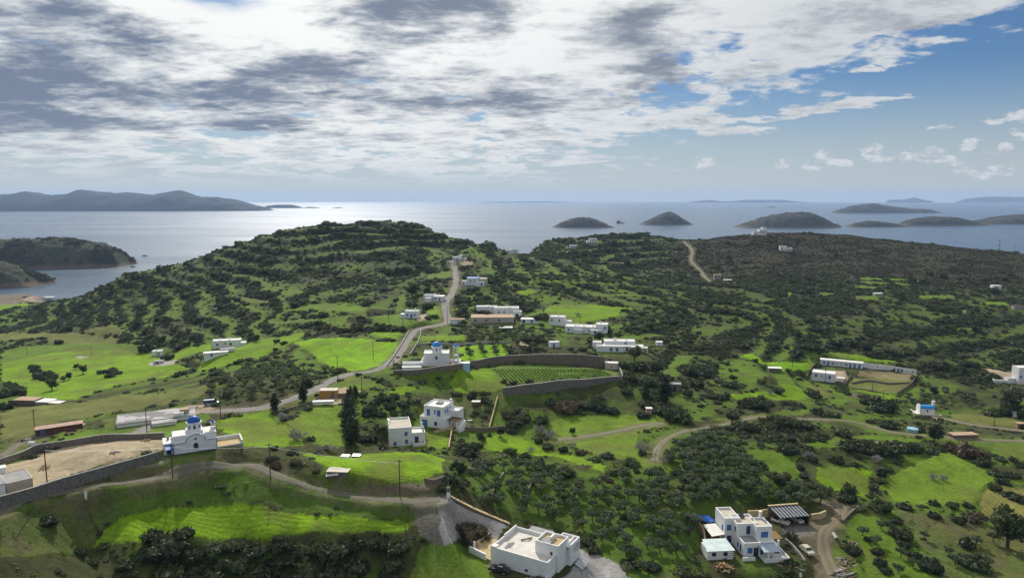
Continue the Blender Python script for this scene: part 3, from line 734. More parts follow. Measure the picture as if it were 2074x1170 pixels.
RM = {'asphalt': road_material('asphalt', (.165, .155, .145), (.22, .205, .185)), 'trackdirt': road_material('trackdirt', (.115, .105, .082), (.15, .135, .10)), 'trackearth': road_material('trackearth', (.16, .13, .09), (.19, .155, .11)), 'trackpale': road_material('trackpale', (.19, .165, .12), (.15, .14, .085))}
def ribbon(name, c, w, m, lift=.10):
    # resample every ~2 m
    d = np.r_[0, np.cumsum(np.hypot(*np.diff(c[:, :2], axis=0).T))]; n = max(int(d[-1] / 1.6), 4)
    t = np.linspace(0, d[-1], n); P = np.stack([np.interp(t, d, c[:, k]) for k in range(3)], -1)
    tg = np.gradient(P[:, :2], axis=0); tg /= np.linalg.norm(tg, axis=1)[:, None] + 1e-9; nr = np.stack([-tg[:, 1], tg[:, 0]], -1)
    K = 7; vs = []; ac = []
    for i in range(n):
        ww = w * (1 + .10 * math.sin(i * .37) + .06 * math.sin(i * 1.3))
        for k in range(K):
            s = (k / (K - 1) - .5); p = P[i, :2] + nr[i] * s * ww
            vs.append((p[0], p[1], float(H(p[0], p[1])) + lift - (0.22 if k in (0, K - 1) else 0))); ac.append(2 * s)
    fs = [(i * K + k, i * K + k + 1, (i + 1) * K + k + 1, (i + 1) * K + k) for i in range(n - 1) for k in range(K - 1)]
    me = bpy.data.meshes.new(name); me.from_pydata(vs, [], fs); me.update()
    a = me.attributes.new('across', 'FLOAT', 'POINT'); a.data.foreach_set('value', np.array(ac, np.float32))
    me.materials.append(RM[m]); me.polygons.foreach_set('use_smooth', [True] * len(fs))
    me.validate()
    if sum(p.normal.z for p in me.polygons) < 0: me.flip_normals()
    o = bpy.data.objects.new(name, me); COL.objects.link(o); return tag(o, kind='structure')
for (nm, w, m, mode, pp), c in zip(ROADS, ROADPTS): ribbon(nm, c, w, m)

# ------------------------------------------------------------------ sea
def sea():
    m = bpy.data.materials.new('sea_water'); m.use_nodes = True; nt = m.node_tree; b = nt.nodes['Principled BSDF']
    tc = nt.nodes.new('ShaderNodeTexCoord'); P = tc.outputs['Object']
    mp = nt.nodes.new('ShaderNodeMapping'); nt.links.new(P, mp.inputs[0]); mp.inputs['Scale'].default_value = (.0011, .0035, 1)
    big = noise(nt, mp.outputs[0], 1.0, 5, .55)
    nt.links.new(mixc(nt, big.ss(.35, .65), (.022, .060, .115), (.034, .080, .135)), b.inputs['Base Color'])
    b.inputs['Roughness'].default_value = .22; b.inputs['IOR'].default_value = 1.333; b.inputs['Specular IOR Level'].default_value = .5
    nt.links.new((big.ss(.3, .7) * .07 + .25).s, b.inputs['Roughness'])
    w1 = noise(nt, P, .12, 5, .65); w2 = noise(nt, P, .02, 4, .6)
    bp = nt.nodes.new('ShaderNodeBump'); bp.inputs['Strength'].default_value = .28; bp.inputs['Distance'].default_value = .8
    nt.links.new((w1 + w2 * 1.5).s, bp.inputs['Height']); nt.links.new(bp.outputs[0], b.inputs['Normal'])
    mb = MB(); n = 128
    rings = [0, 300, 800, 1500, 2500, 4000, 7000, 11000, 15000, 20100]
    vs = [(0, 0, 0)]; fs = []
    for r in rings[1:]:
        for i in range(n): vs.append((r * math.sin(2 * math.pi * i / n), r * math.cos(2 * math.pi * i / n), 0))
    for i in range(n): fs.append((0, 1 + (i + 1) % n, 1 + i))
    for k in range(len(rings) - 2):
        for i in range(n):
            j = (i + 1) % n; fs.append((1 + k * n + i, 1 + k * n + j, 1 + (k + 1) * n + j, 1 + (k + 1) * n + i))
    mb.add(vs, fs); o = mb.build('sea', m); 
    return tag(o, kind='structure')
sea()

# ------------------------------------------------------------------ islands and headlands: silhouettes given width, depth and rough rock
def island_material(name, veg, rock, band, relief=9.0):
    m = bpy.data.materials.new(name); m.use_nodes = True; nt = m.node_tree; b = nt.nodes['Principled BSDF']
    tc = nt.nodes.new('ShaderNodeTexCoord'); P = tc.outputs['Object']
    sp = nt.nodes.new('ShaderNodeSeparateXYZ'); nt.links.new(P, sp.inputs[0]); z = E(nt, sp.outputs[2])
    n1 = noise(nt, P, .03, 7, .65); n2 = noise(nt, P, .11, 7, .75)
    c = mixc(nt, (n1 * .45 + n2 * .55).ss(.44, .56), veg, rock)
    c = mixc(nt, n2.ss(.52, .62) * .8, c, tuple(x * .45 for x in veg))
    c = mixc(nt, (z + (n2 - .5) * 10).ss(9.0, 3.0), c, band)
    nt.links.new(c, b.inputs['Base Color']); b.inputs['Roughness'].default_value = .95; b.inputs['Specular IOR Level'].default_value = .1
    bp = nt.nodes.new('ShaderNodeBump'); bp.inputs['Strength'].default_value = 1.0; bp.inputs['Distance'].default_value = relief
    nt.links.new(n2.s, bp.inputs['Height']); nt.links.new(bp.outputs[0], b.inputs['Normal'])
    return m
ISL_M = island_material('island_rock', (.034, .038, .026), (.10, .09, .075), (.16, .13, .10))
FAR_M = island_material('haze_tinted_rock', (.010, .017, .024), (.016, .024, .030), (.035, .036, .034), 2.0)  # blue of distant haze mixed into the rock colour
HEAD_M = island_material('headland_scrub', (.066, .078, .044), (.11, .11, .068), (.22, .17, .11))
def island(name, sil, ywater, depth_ratio, m, rough=1.0, nu=110, nv=34, D=None):
    """sil: skyline (px,py) left to right; ywater: waterline pixel row of its near shore"""
    sil = np.array(sil, float)
    if D is None: D = -CZ / (ray(1037, ywater)[2] / ray(1037, ywater)[1])
    xl = at(sil[0, 0], ywater, D)[0]; xr = at(sil[-1, 0], ywater, D)[0]
    dep = (xr - xl) * depth_ratio; mid = D + dep * .45
    us = np.linspace(0, 1, nu); pxs = sil[0, 0] + (sil[-1, 0] - sil[0, 0]) * us
    tops = np.array([max(at(p, np.interp(p, sil[:, 0], sil[:, 1]), mid)[2], 0) for p in pxs])
    vsn = np.linspace(-1, 1, nv)
    X = np.array([[at(p, ywater, D + dep * .45 * (1 + v))[0] for p in pxs] for v in vsn]); X = xl + (xr - xl) * us[None] + 0 * X + 0 * vsn[:, None]
    half = np.sqrt(np.clip(1 - (2 * us - 1) ** 2, 0, 1)) * .8 + .2
    sc_ = (xr - xl)
    Y = mid + vsn[:, None] * dep * .45 * half[None] * (1 + .25 * (fbm(us * 7 + sc_, us * 0 + 3.0, 3)[None] - .5))
    prof = np.clip(1 - np.abs(vsn) ** 2.2, 0, 1) ** .75
    Z = tops[None] * prof[:, None]
    # bearing widens with distance: keep the skyline on its sight lines
    X = X * (1 + (mid - D) / D)
    amp = rough * np.clip(tops.max() * .075, .6, 16)
    nz = (fbm(X / (sc_ * .03) + 11, Y / (sc_ * .03), 5) - .5) * 2 * amp
    Z = Z + nz * np.clip(Z / (tops.max() * .25 + 1e-6), 0, 1) - 1.2 * (prof[:, None] < .02)
    Z[:, 0] = np.minimum(Z[:, 0], -.5); Z[:, -1] = np.minimum(Z[:, -1], -.5)
    Z = np.where(Z < .4, Z - .8, Z)
    vs = np.stack([X, Y, Z], -1).reshape(-1, 3)
    fs = [(i * nu + j, i * nu + j + 1, (i + 1) * nu + j + 1, (i + 1) * nu + j) for i in range(nv - 1) for j in range(nu - 1)]
    me = bpy.data.meshes.new(name); me.from_pydata(vs.tolist(), [], fs); me.update(); me.materials.append(m)
    me.polygons.foreach_set('use_smooth', [True] * len(fs))
    if name == 'headland': HEADS.append((X, Y, Z))
    o = bpy.data.objects.new(name, me); COL.objects.link(o); return tag(o, kind='structure')
HEADS = []
island('island', [(1116,462),(1128,455),(1140,449),(1155,443),(1172,440),(1190,440),(1205,444),(1220,450),(1236,457),(1247,461)], 462, .6, ISL_M)
island('islet', [(1246,453),(1250,448),(1253,445),(1256,449),(1262,450),(1268,453)], 452.5, .7, ISL_M, nu=40, nv=16)
island('island', [(1294,455),(1308,448),(1324,441),(1340,433),(1350,429),(1358,429),(1368,434),(1382,443),(1394,450),(1403,455)], 456, .8, ISL_M)
island('island', [(1480,463),(1494,458),(1510,452),(1530,446),(1545,440),(1565,436),(1590,431),(1620,429),(1640,431),(1658,438),(1672,446),(1684,453),(1698,455)], 462, .55, ISL_M, 1.3)
island('island', [(1686,430),(1705,423),(1725,417),(1750,413),(1770,412),(1790,416),(1815,419),(1840,422),(1860,423),(1880,424),(1905,431)], 432, .4, ISL_M)
island('island', [(1714,458),(1735,451),(1760,447),(1785,449),(1810,452),(1835,457),(1860,459)], 460, .4, ISL_M)
island('island', [(1822,456),(1835,447),(1860,441),(1885,438),(1910,439),(1935,440),(1960,446),(1990,453),(2012,456)], 457.5, .5, ISL_M)
island('island', [(1955,452),(1985,446),(2010,440),(2040,436),(2075,434),(2120,434),(2180,440),(2240,453)], 454.5, .4, ISL_M)
island('islet', [(1545,420),(1555,419),(1565,418),(1576,420)], 420.2, .4, ISL_M, nu=30, nv=10)
# long mountainous island to the left, blued by the air and by its haze-tinted rock
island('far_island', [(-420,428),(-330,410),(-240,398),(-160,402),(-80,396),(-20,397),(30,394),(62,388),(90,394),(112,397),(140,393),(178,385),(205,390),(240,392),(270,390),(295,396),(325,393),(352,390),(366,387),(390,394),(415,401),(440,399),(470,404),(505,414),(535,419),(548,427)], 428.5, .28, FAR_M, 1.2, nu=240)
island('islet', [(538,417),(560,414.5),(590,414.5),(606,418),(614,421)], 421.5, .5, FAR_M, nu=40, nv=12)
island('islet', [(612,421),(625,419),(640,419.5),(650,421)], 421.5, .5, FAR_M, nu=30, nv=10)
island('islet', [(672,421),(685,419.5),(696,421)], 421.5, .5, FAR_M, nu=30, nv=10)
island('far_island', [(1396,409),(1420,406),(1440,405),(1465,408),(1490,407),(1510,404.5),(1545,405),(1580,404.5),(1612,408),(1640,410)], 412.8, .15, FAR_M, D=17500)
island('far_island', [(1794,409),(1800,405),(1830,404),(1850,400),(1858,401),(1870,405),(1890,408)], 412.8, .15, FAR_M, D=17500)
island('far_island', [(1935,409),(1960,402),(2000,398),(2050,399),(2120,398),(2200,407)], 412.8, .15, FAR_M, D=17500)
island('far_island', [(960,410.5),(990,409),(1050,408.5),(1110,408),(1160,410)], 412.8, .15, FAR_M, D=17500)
# the two scrub headlands closing the bay
island('headland', [(-260,540),(-160,505),(-60,492),(0,488),(60,485),(105,482),(135,482),(165,488),(200,492),(228,502),(245,512),(256,525),(262,535),(272,541)], 547, .45, HEAD_M, 1.5, nu=200, nv=60)
island('headland', [(-330,600),(-200,560),(-100,540),(-40,532),(0,532),(30,540),(55,550),(78,563),(92,574),(104,583)], 588, .5, HEAD_M, 1.5, nu=160, nv=50)
island('rock', [(287,518.5),(291,516),(297,517),(300,518.5)], 519, .8, ISL_M, nu=20, nv=10)
island('rock', [(262,541),(268,538),(274,540)], 541.5, .8, ISL_M, nu=20, nv=10)

# ------------------------------------------------------------------ haze: one box of thin air round everything
def haze():
    m = bpy.data.materials.new('haze'); m.use_nodes = True; nt = m.node_tree; nt.nodes.clear()
    v = nt.nodes.new('ShaderNodeVolumePrincipled'); v.inputs['Color'].default_value = (.47, .66, 1.0, 1); v.inputs['Density'].default_value = HAZE_D
    v.inputs['Anisotropy'].default_value = 0.2
    o = nt.nodes.new('ShaderNodeOutputMaterial'); nt.links.new(v.outputs[0], o.inputs['Volume'])
    mb = MB(); mb.box(-20800, -20800, -40, 20800, 20800, 235); ob = mb.build('haze', m); return tag(ob, kind='stuff')
HAZE_D = 5.6e-5
haze()
# ------------------------------------------------------------------ vegetation
def leaf_material(name, cols, trans=.35, spread=1.0):
    """cols: list of albedos; each plant takes its own mix"""
    m = bpy.data.materials.new(name); m.use_nodes = True; nt = m.node_tree; nt.nodes.clear()
    oi = nt.nodes.new('ShaderNodeObjectInfo'); rnd = E(nt, oi.outputs['Random'])
    tc = nt.nodes.new('ShaderNodeTexCoord')
    gi = nt.nodes.new('ShaderNodeNewGeometry'); isl = E(nt, gi.outputs['Random Per Island'])
    n1 = noise(nt, tc.outputs['Object'], 2.2, 3, .6)
    cr = nt.nodes.new('ShaderNodeValToRGB'); cr.color_ramp.interpolation = 'LINEAR'
    e = cr.color_ramp.elements
    while len(e) < len(cols): e.new(.5)
    for i, c in enumerate(cols): e[i].position = i / max(len(cols) - 1, 1); e[i].color = (*c, 1)
    nt.links.new((rnd * .72 + isl * .16 + n1 * .24 - .06).s, cr.inputs[0])
    v = nt.nodes.new('ShaderNodeVectorMath'); v.operation = 'SCALE'; nt.links.new(cr.outputs[0], v.inputs[0]); nt.links.new((isl * .7 + .65).s, v.inputs['Scale'])
    d = nt.nodes.new('ShaderNodeBsdfDiffuse'); nt.links.new(v.outputs[0], d.inputs[0])
    t = nt.nodes.new('ShaderNodeBsdfTranslucent'); nt.links.new(v.outputs[0], t.inputs[0])
    mx = nt.nodes.new('ShaderNodeMixShader'); mx.inputs[0].default_value = trans
    nt.links.new(d.outputs[0], mx.inputs[1]); nt.links.new(t.outputs[0], mx.inputs[2])
    gl = nt.nodes.new('ShaderNodeBsdfGlossy'); gl.inputs['Roughness'].default_value = .5; gl.inputs[0].default_value = (.9, .95, 1, 1)
    m2 = nt.nodes.new('ShaderNodeMixShader'); m2.inputs[0].default_value = .018
    nt.links.new(mx.outputs[0], m2.inputs[1]); nt.links.new(gl.outputs[0], m2.inputs[2])
    o = nt.nodes.new('ShaderNodeOutputMaterial'); nt.links.new(m2.outputs[0], o.inputs['Surface'])
    return m
LM = {
 'scrub': leaf_material('scrub_leaf', [(.026, .040, .018), (.044, .060, .026), (.062, .080, .034), (.070, .082, .050), (.095, .125, .040), (.105, .115, .072), (.082, .072, .050)], .42),
 'shrub': leaf_material('shrub_leaf', [(.026, .038, .017), (.042, .058, .022), (.056, .070, .036), (.070, .095, .030), (.085, .095, .058)], .40),
 'olive': leaf_material('olive_leaf', [(.075, .105, .046), (.105, .135, .066), (.135, .160, .095)], .42),
 'heath': leaf_material('heath_leaf', [(.048, .050, .032), (.066, .058, .042), (.074, .080, .040), (.092, .074, .056)], .35),
 'brown': leaf_material('brown_leaf', [(.075, .062, .040), (.11, .078, .045), (.09, .09, .042)], .35),
 'pine': leaf_material('pine_leaf', [(.026, .040, .018), (.036, .054, .022), (.048, .066, .028)], .25),
 'grass': leaf_material('grass_blade', [(.10, .17, .014), (.13, .21, .016), (.15, .17, .04)], .5),
 'vine': leaf_material('vine_leaf', [(.12, .22, .022), (.15, .26, .028), (.14, .18, .05)], .5),
}
BARK = mat('bark', (.10, .085, .065), .95, .3, 3.0, .5)
TWIG = mat('grey_twig', (.30, .28, .27), .95, .25, 2.0)
def ico(c, r, jit, seed):
    bm = bmesh.new(); bmesh.ops.create_icosphere(bm, subdivisions=1, radius=1.0)
    g = np.random.default_rng(seed); vs = []
    for v in bm.verts:
        k = 1 + jit * (g.random() - .5) * 2; vs.append((c[0] + v.co.x * r[0] * k, c[1] + v.co.y * r[1] * k, max(c[2] + v.co.z * r[2] * k, -.12)))
    fs = [tuple(v.index for v in f.verts) for f in bm.faces]; bm.free(); return vs, fs
def foliage(name, lumps, nleaf, size, m, seed, core=.78, up=.25, aspect=1.8):
    """leaf clumps spread over lumps: [(centre, radii)]"""
    g = np.random.default_rng(seed); mb = MB()
    for i, (c, r) in enumerate(lumps):
        if core > 0: mb.add(*ico(c, [x * core for x in r], .22, seed * 31 + i))
    wts = np.array([r[0] * r[1] + r[0] * r[2] for c, r in lumps]); wts /= wts.sum()
    k = g.choice(len(lumps), nleaf, p=wts)
    C = np.array([l[0] for l in lumps])[k]; RR = np.array([l[1] for l in lumps])[k]
    d = g.normal(size=(nleaf, 3)); d[:, 2] += up; d /= np.linalg.norm(d, axis=1)[:, None]
    P = C + RR * d * (.66 + .52 * g.random((nleaf, 1))); P[:, 2] = np.maximum(P[:, 2], .02)
    nrm = d * .8 + g.normal(size=(nleaf, 3)) * .7; nrm /= np.linalg.norm(nrm, axis=1)[:, None]
    a = np.cross(nrm, g.normal(size=(nleaf, 3))); a /= np.linalg.norm(a, axis=1)[:, None]; b = np.cross(nrm, a)
    s = size * (.6 + .8 * g.random((nleaf, 1))); a = a * s * .5 * aspect; b = b * s * .5
    V = np.stack([P - a, P + b * .9, P + a, P - b * .9], 1).reshape(-1, 3)
    o = len(mb.v); mb.v += [tuple(x) for x in V.tolist()]; mb.f += [(o + 4 * i, o + 4 * i + 1, o + 4 * i + 2, o + 4 * i + 3) for i in range(nleaf)]
    return mb.mesh(name, m)
def bush_lumps(seed, n=8, h=.75, spread=.62):
    g = np.random.default_rng(seed); L = [((0, 0, h * .42), (.62, .62, h * .52))]
    for i in range(n):
        a = 6.283 * (i + g.random() * .8) / n; q = spread * (.75 + .4 * g.random()); r = .20 + .30 * g.random()
        L.append(((q * math.cos(a), q * math.sin(a), h * (.22 + .50 * g.random())), (r, r, r * (.75 + .4 * g.random()))))
    return L
NEAR_BUSH = {k: [foliage('shrub', bush_lumps(s), 420, .17, LM[k], s) for s in range(3, 8)] for k in ('shrub',)}
NEAR_BUSH['brown'] = [foliage('shrub', bush_lumps(s), 420, .15, LM['brown'], s) for s in range(13, 15)]
FAR_BUSH = [foliage('bush', bush_lumps(s, 5), 95, .30, LM['scrub'], s) for s in range(21, 28)]
HEATH = [foliage('heath_bush', bush_lumps(s, 4, .7), 42, .42, LM['heath'], s) for s in range(41, 46)]
TUFT = [foliage('tuft', [((0, 0, .15), (.7, .7, .35))], 16, .42, LM['grass'], s, core=0, up=.9) for s in range(51, 54)]
def olive_parts(seed, nleaf=330, size=.34):
    """unit: metres, about 3.8 m tall"""
    g = np.random.default_rng(seed); mb = MB(); lumps = []
    lean = g.normal(size=2) * .15; top = Vector((lean[0], lean[1], 1.15 + .25 * g.random()))
    mb.tube((0, 0, -.3), top, .20, .14, 6)
    n = 5
    for i in range(n):
        a = 6.283 * (i + g.random() * .6) / n; L = .85 + .5 * g.random()
        q = top + Vector((math.cos(a) * L, math.sin(a) * L, .75 + .55 * g.random())); mid = top.lerp(q, .5) + Vector((0, 0, .12))
        mb.tube(top, mid, .10, .075, 5); mb.tube(mid, q, .075, .03, 5)
        r = .62 + .28 * g.random(); lumps.append((tuple(q), (r, r, r * .72)))
        if g.random() < .6: 
            q2 = q + Vector((g.normal() * .45, g.normal() * .45, .25)); lumps.append((tuple(q2), (.5, .5, .4)))
    lumps.append(((top.x, top.y, 2.45 + .3 * g.random()), (.75, .75, .55)))
    return mb.mesh('trunk', BARK), foliage('crown', lumps, nleaf, size, LM['olive'], seed + 500, core=.52, up=.15)
OLIVES = [olive_parts(s) for s in range(60, 67)]
def joined(name, parts):
    mb = MB(); me = bpy.data.meshes.new(name); mi = []
    for k, p in enumerate(parts):
        mb.add([tuple(v.co) for v in p.vertices], [tuple(f.vertices) for f in p.polygons]); mi += [k] * len(p.polygons)
    me.from_pydata(mb.v, [], mb.f); me.update()
    for p in parts: me.materials.append(p.materials[0])
    me.polygons.foreach_set('material_index', mi); return me
FAR_OLIVE = [joined('olive', olive_parts(s, 120, .55)) for s in range(70, 74)]
def bare_tree(seed, h=4.0, n0=6):
    g = np.random.default_rng(seed); mb = MB()
    def grow(p, d, L, r, lv):
        q = p + d * L; mb.tube(p, q, r, r * .6, 5 if lv < 2 else 3)
        if lv >= 4: return
        for i in range(4 if lv < 3 else 3):
            a = Vector(g.normal(size=3)); nd = (d + a * .55 + Vector((0, 0, .18))).normalized()
            grow(p + d * L * (.55 + .45 * g.random()), nd, L * (.62 + .2 * g.random()), r * .58, lv + 1)
    for i in range(n0):
        a = 6.283 * i / n0; grow(Vector((.1 * math.cos(a), .1 * math.sin(a), -.2)), Vector((.55 * math.cos(a), .55 * math.sin(a), 1)).normalized(), h * .30, h * .03, 1)
    return mb.mesh('branches', TWIG)
BARES = [bare_tree(s) for s in (80, 81)]
def cypress(seed):
    g = np.random.default_rng(seed); L = []
    for i in range(11):
        t = i / 10; r = (.16 + .84 * math.sin(math.pi * min(1, .18 + t * .80)) ** .8) * 1.15
        L.append(((g.normal() * .15, g.normal() * .15, .6 + 6.6 * t), (r * (.8 + .4 * g.random()), r * (.8 + .4 * g.random()), .75)))
    mb = MB(); mb.tube((0, 0, -.4), (0, 0, 3.0), .2, .1, 6)
    return mb.mesh('trunk', BARK), foliage('crown', L, 620, .36, LM['pine'], seed, core=.7)
CYP = [cypress(s) for s in (90, 91)]
def big_tree(seed, k='shrub'):
    g = np.random.default_rng(seed); L = [((0, 0, 2.6), (1.4, 1.4, 1.2))]; mb = MB(); mb.tube((0, 0, -.4), (0, 0, 1.9), .22, .16, 6)
    for i in range(9):
        a = 6.283 * (i + g.random()) / 9; q = 1.15 * (.6 + .6 * g.random()); z = 1.7 + 2.0 * g.random(); r = .7 + .4 * g.random()
        L.append(((q * math.cos(a), q * math.sin(a), z), (r, r, r * .8))); mb.tube((0, 0, 1.5), (q * math.cos(a) * .8, q * math.sin(a) * .8, z * .9), .08, .03, 4)
    return mb.mesh('trunk', BARK), foliage('crown', L, 620, .32, LM[k], seed, core=.6)
BIG = [big_tree(s) for s in (95, 96, 97)]

def link(o, parent=None):
    COL.objects.link(o)
    if parent: o.parent = parent
    return o
# where plants stand, in words
ZONES = [
 (0,1070,850,1300,'in gully below striped crop field'),
 (0,900,560,1075,'on bank below chapel lane'),
 (560,940,900,1075,'along dirt lane below round field'),
 (850,1000,1060,1300,'around gravel yard of front house'),
 (900,920,1340,1300,'in olive grove behind front house'),
 (1340,850,1700,1045,'in grove above blue shuttered house'),
 (1240,1045,1420,1300,'on slope between two front houses'),
 (1420,1045,1720,1300,'beside yard of blue shuttered house'),
 (1700,1020,2200,1300,'on lower right meadow slope'),
 (1600,885,2200,1020,'between small striped fields at right'),
 (900,780,1110,925,'in garden below vineyard wall'),
 (1110,780,1420,920,'around field below vineyard wall'),
 (1420,770,1800,885,'on grass terraces below farm building'),
 (1800,780,2200,885,'near tiny chapel with blue roof'),
 (560,780,780,925,'in meadow beside twin white houses'),
 (780,780,930,925,'beside twin white houses'),
 (380,720,720,850,'in olive grove left of road'),
 (0,680,400,850,'on bright pastures at far left'),
 (400,620,930,720,'on field edges beside uphill road'),
 (0,560,930,680,'on terraced flank of round hill'),
 (0,400,1020,620,'on top of round hill'),
 (900,690,1420,790,'around vineyard and orchard'),
 (930,540,1420,690,'on terraces behind white villas'),
 (1420,690,2200,790,'above long white farm building'),
 (1420,540,2200,700,'on shrubby slopes at right'),
 (900,400,2200,560,'on distant ridge above sea'),
]
def zone(px, py):
    for x0, y0, x1, y1, t in ZONES:
        if x0 <= px <= x1 and y0 <= py <= y1: return t
    return 'on the open hillside'
def shrub(px, py, rpx, kind='shrub', centre=True):
    p = ground_at(px, py + (.45 * rpx if centre else 0)); r = rpx * math.hypot(p[0], p[1]) / F * 1.02
    place_shrub(p, r, kind, px, py)
def place_shrub(p, r, kind, px, py, hs=None):
    o = bpy.data.objects.new('shrub', random.choice(NEAR_BUSH[kind])); link(o)
    hs = hs or random.uniform(.75, 1.1)
    o.location = (p[0], p[1], float(H(p[0], p[1])) - .1 * r); o.rotation_euler = (0, 0, random.uniform(0, 6.28)); o.scale = (r * random.uniform(.9, 1.12), r * random.uniform(.9, 1.12), r * hs)
    w = 'brownish rounded shrub ' if kind == 'brown' else 'dark green rounded shrub '
    z = zone(px, py); tag(o, w + z, 'shrub', w.strip() + 's ' + z)
    SHR.append(o)
SHR = []
TREE_XY = []
def tree(name, meshes, p, s, label, cat, group, sz=None):
    root = empty(name, (p[0], p[1], float(H(p[0], p[1])) - .05), random.uniform(0, 6.28), label, cat, group)
    for me in meshes: 
        o = bpy.data.objects.new(me.name.split('.')[0], me); link(o, root); o.scale = (s, s, sz or s)
    return root
# --- single plants read off the photograph: centre px, radius px
DARK = """706,880,14 738,885,19 555,905,10 552,925,15 956,802,10 982,806,12 963,833,9 988,830,9 1035,868,16 942,905,27 900,915,8 1058,842,20 1030,838,14 1096,848,18 1117,813,13
1215,822,20 1185,818,18 1240,828,16 1110,900,15 1140,908,12 1090,890,12 1230,918,16 1279,935,16 1264,955,14 1240,955,13 1142,950,28 1110,945,18 910,965,22 925,945,24 900,985,16 935,975,20 1307,815,15 1375,840,28 1345,830,20
1275,1135,20 1195,1095,14 1150,1085,12 1485,838,16 1510,812,18 1530,815,22 1555,815,14 1575,790,12 1500,855,16 1520,862,20 1550,858,22 1580,852,24 1605,852,22 1630,858,18 1560,880,18 1600,885,14 1655,832,14 1685,836,16 1800,858,18
1785,818,26 1760,812,16 1538,938,17 1525,965,16 1500,965,12 1597,908,20 1740,900,22 1765,905,26 1795,905,26 1825,900,22 1850,905,18 1715,900,18 1695,928,16 1622,945,10 1628,960,11 1635,975,12 1642,925,13 1780,970,11 1770,985,10 1785,955,12 1795,945,12 1666,988,12 1715,1003,20
1783,1022,25 1832,1022,14 1825,1078,24 1815,1050,14 1885,1145,26 1972,1135,28 1958,1098,16 1892,1040,13 1940,1050,14 1776,1113,14 1783,1138,14 1758,1088,10 1793,1152,13 1830,1100,14 1850,1120,14 1863,868,10 1990,935,16 2020,955,14 2050,960,12 2015,985,12 2050,1000,14 2072,1010,14
310,1105,36 350,1100,40 395,1112,32 440,1104,26 480,1100,22 520,1104,26 570,1098,26 620,1108,26 672,1104,42 715,1098,26 765,1094,28 808,1098,26 420,1150,40 540,1146,36 640,1150,44 720,1140,34 800,1135,26 340,1150,36 250,1140,20 580,1125,30 480,1135,30 690,1165,34 790,1165,26
85,757,17 100,762,14 72,748,10 28,788,20 5,800,12 205,751,11 226,748,12 222,759,10 240,753,9 440,752,16 365,698,12 120,692,9 298,703,15 330,695,9 378,695,9 70,742,8 700,665,14 720,662,16 745,664,14 770,662,15 795,662,14 815,664,10 680,664,10 735,648,9 560,690,8 575,693,9 290,690,12 250,690,10
1255,735,20 1290,740,22 1320,735,20 1275,762,18 1310,770,22 1340,770,18 1390,745,24 1420,750,24 1440,735,18 1480,775,16 1270,790,14 1410,775,18 1460,800,16 1360,700,12 1390,690,12 1040,712,9 1070,716,9 1100,722,9 1130,725,9 1160,724,10 1190,725,9 1085,705,8 1180,705,10 1200,715,10 1050,735,6
790,820,14 770,835,14 760,812,12 745,830,16 775,800,10 800,800,12 735,800,8 690,768,8 660,752,8 1640,700,16 1610,712,14 1660,704,14 1690,690,16 1750,700,16 1720,690,14 1800,708,14 1840,712,12 1900,740,20 1880,735,16 1935,745,18 1960,735,14 2000,760,14 2045,830,20 2010,835,14 1960,800,12
870,590,8 850,596,9 838,590,8 925,600,6 945,610,6 965,605,8 985,600,8 930,618,6 1110,640,6 1230,660,8 1210,680,8 1290,705,10"""
BROWN = """1145,822,24 1165,815,18 1178,912,14 1035,842,14 955,1072,34 935,1062,20 975,1085,22 1962,912,24 1935,905,18 1970,1043,18 1985,920,16 1440,800,12 1455,812,10 660,905,9 1300,915,10 1420,965,10 1380,985,9 1330,1000,10 1480,1030,10 820,720,6 805,722,5 840,716,6 560,940,12 600,935,12 640,950,9 1235,970,9"""
def parse(s): return [tuple(float(v) for v in t.split(',')) for t in s.split()]
EXPL = []
for px, py, r in parse(DARK): EXPL.append((px, py, r)); shrub(px, py, r, 'shrub')
for px, py, r in parse(BROWN): EXPL.append((px, py, r)); shrub(px, py, r, 'brown')
# dark conical trees and other single trees
for px, py, hpx, k in [(713,898,60,0),(708,884,54,1),(716,878,50,0),(706,866,56,1),(705,848,48,0),(707,832,42,1),(710,816,34,0),(719,806,26,1),(556,830,34,1),(614,812,36,0),(1345,812,50,1),(1307,808,34,0)]:
    p = ground_at(px, py); s = hpx * math.hypot(p[0], p[1]) / F / 7.2
    tree('conifer', CYP[k], p, s * 1.55, 'tall dark conifer ' + zone(px, py), 'conifer', 'dark conifers ' + zone(px, py), sz=s)
for px, py, rpx in [(2040,1108,34),(2050,840,22),(870,733,11),(1345,785,16),(1160,880,8),(972,890,9),(1014,884,10),(168,757,8),(140,768,6),(105,790,10),(47,806,7),(155,748,5),(1892,895,15),(835,600,12),(1285,730,16),(940,662,8),(1090,655,10),(985,645,7),(1720,1010,15),(520,692,7),(1215,690,10),(1975,680,9),(865,598,8),(1330,760,15),(1890,800,8),(128,772,5),(300,709,6)]:
    p = ground_at(px, py); s = rpx * math.hypot(p[0], p[1]) / F / 2.1
    lab = {870: 'round dark bushy tree in front of the chapel with light blue domes', 2040: 'large spreading dark tree at the lower right corner of the meadow', 1892: 'lone small tree on the verge of the pale track'}.get(px, 'small round dark tree ' + zone(px, py))
    tree('tree', random.choice(BIG), p, s, lab, 'tree', None if px in (870, 2040, 1892) else 'small round trees ' + zone(px, py))
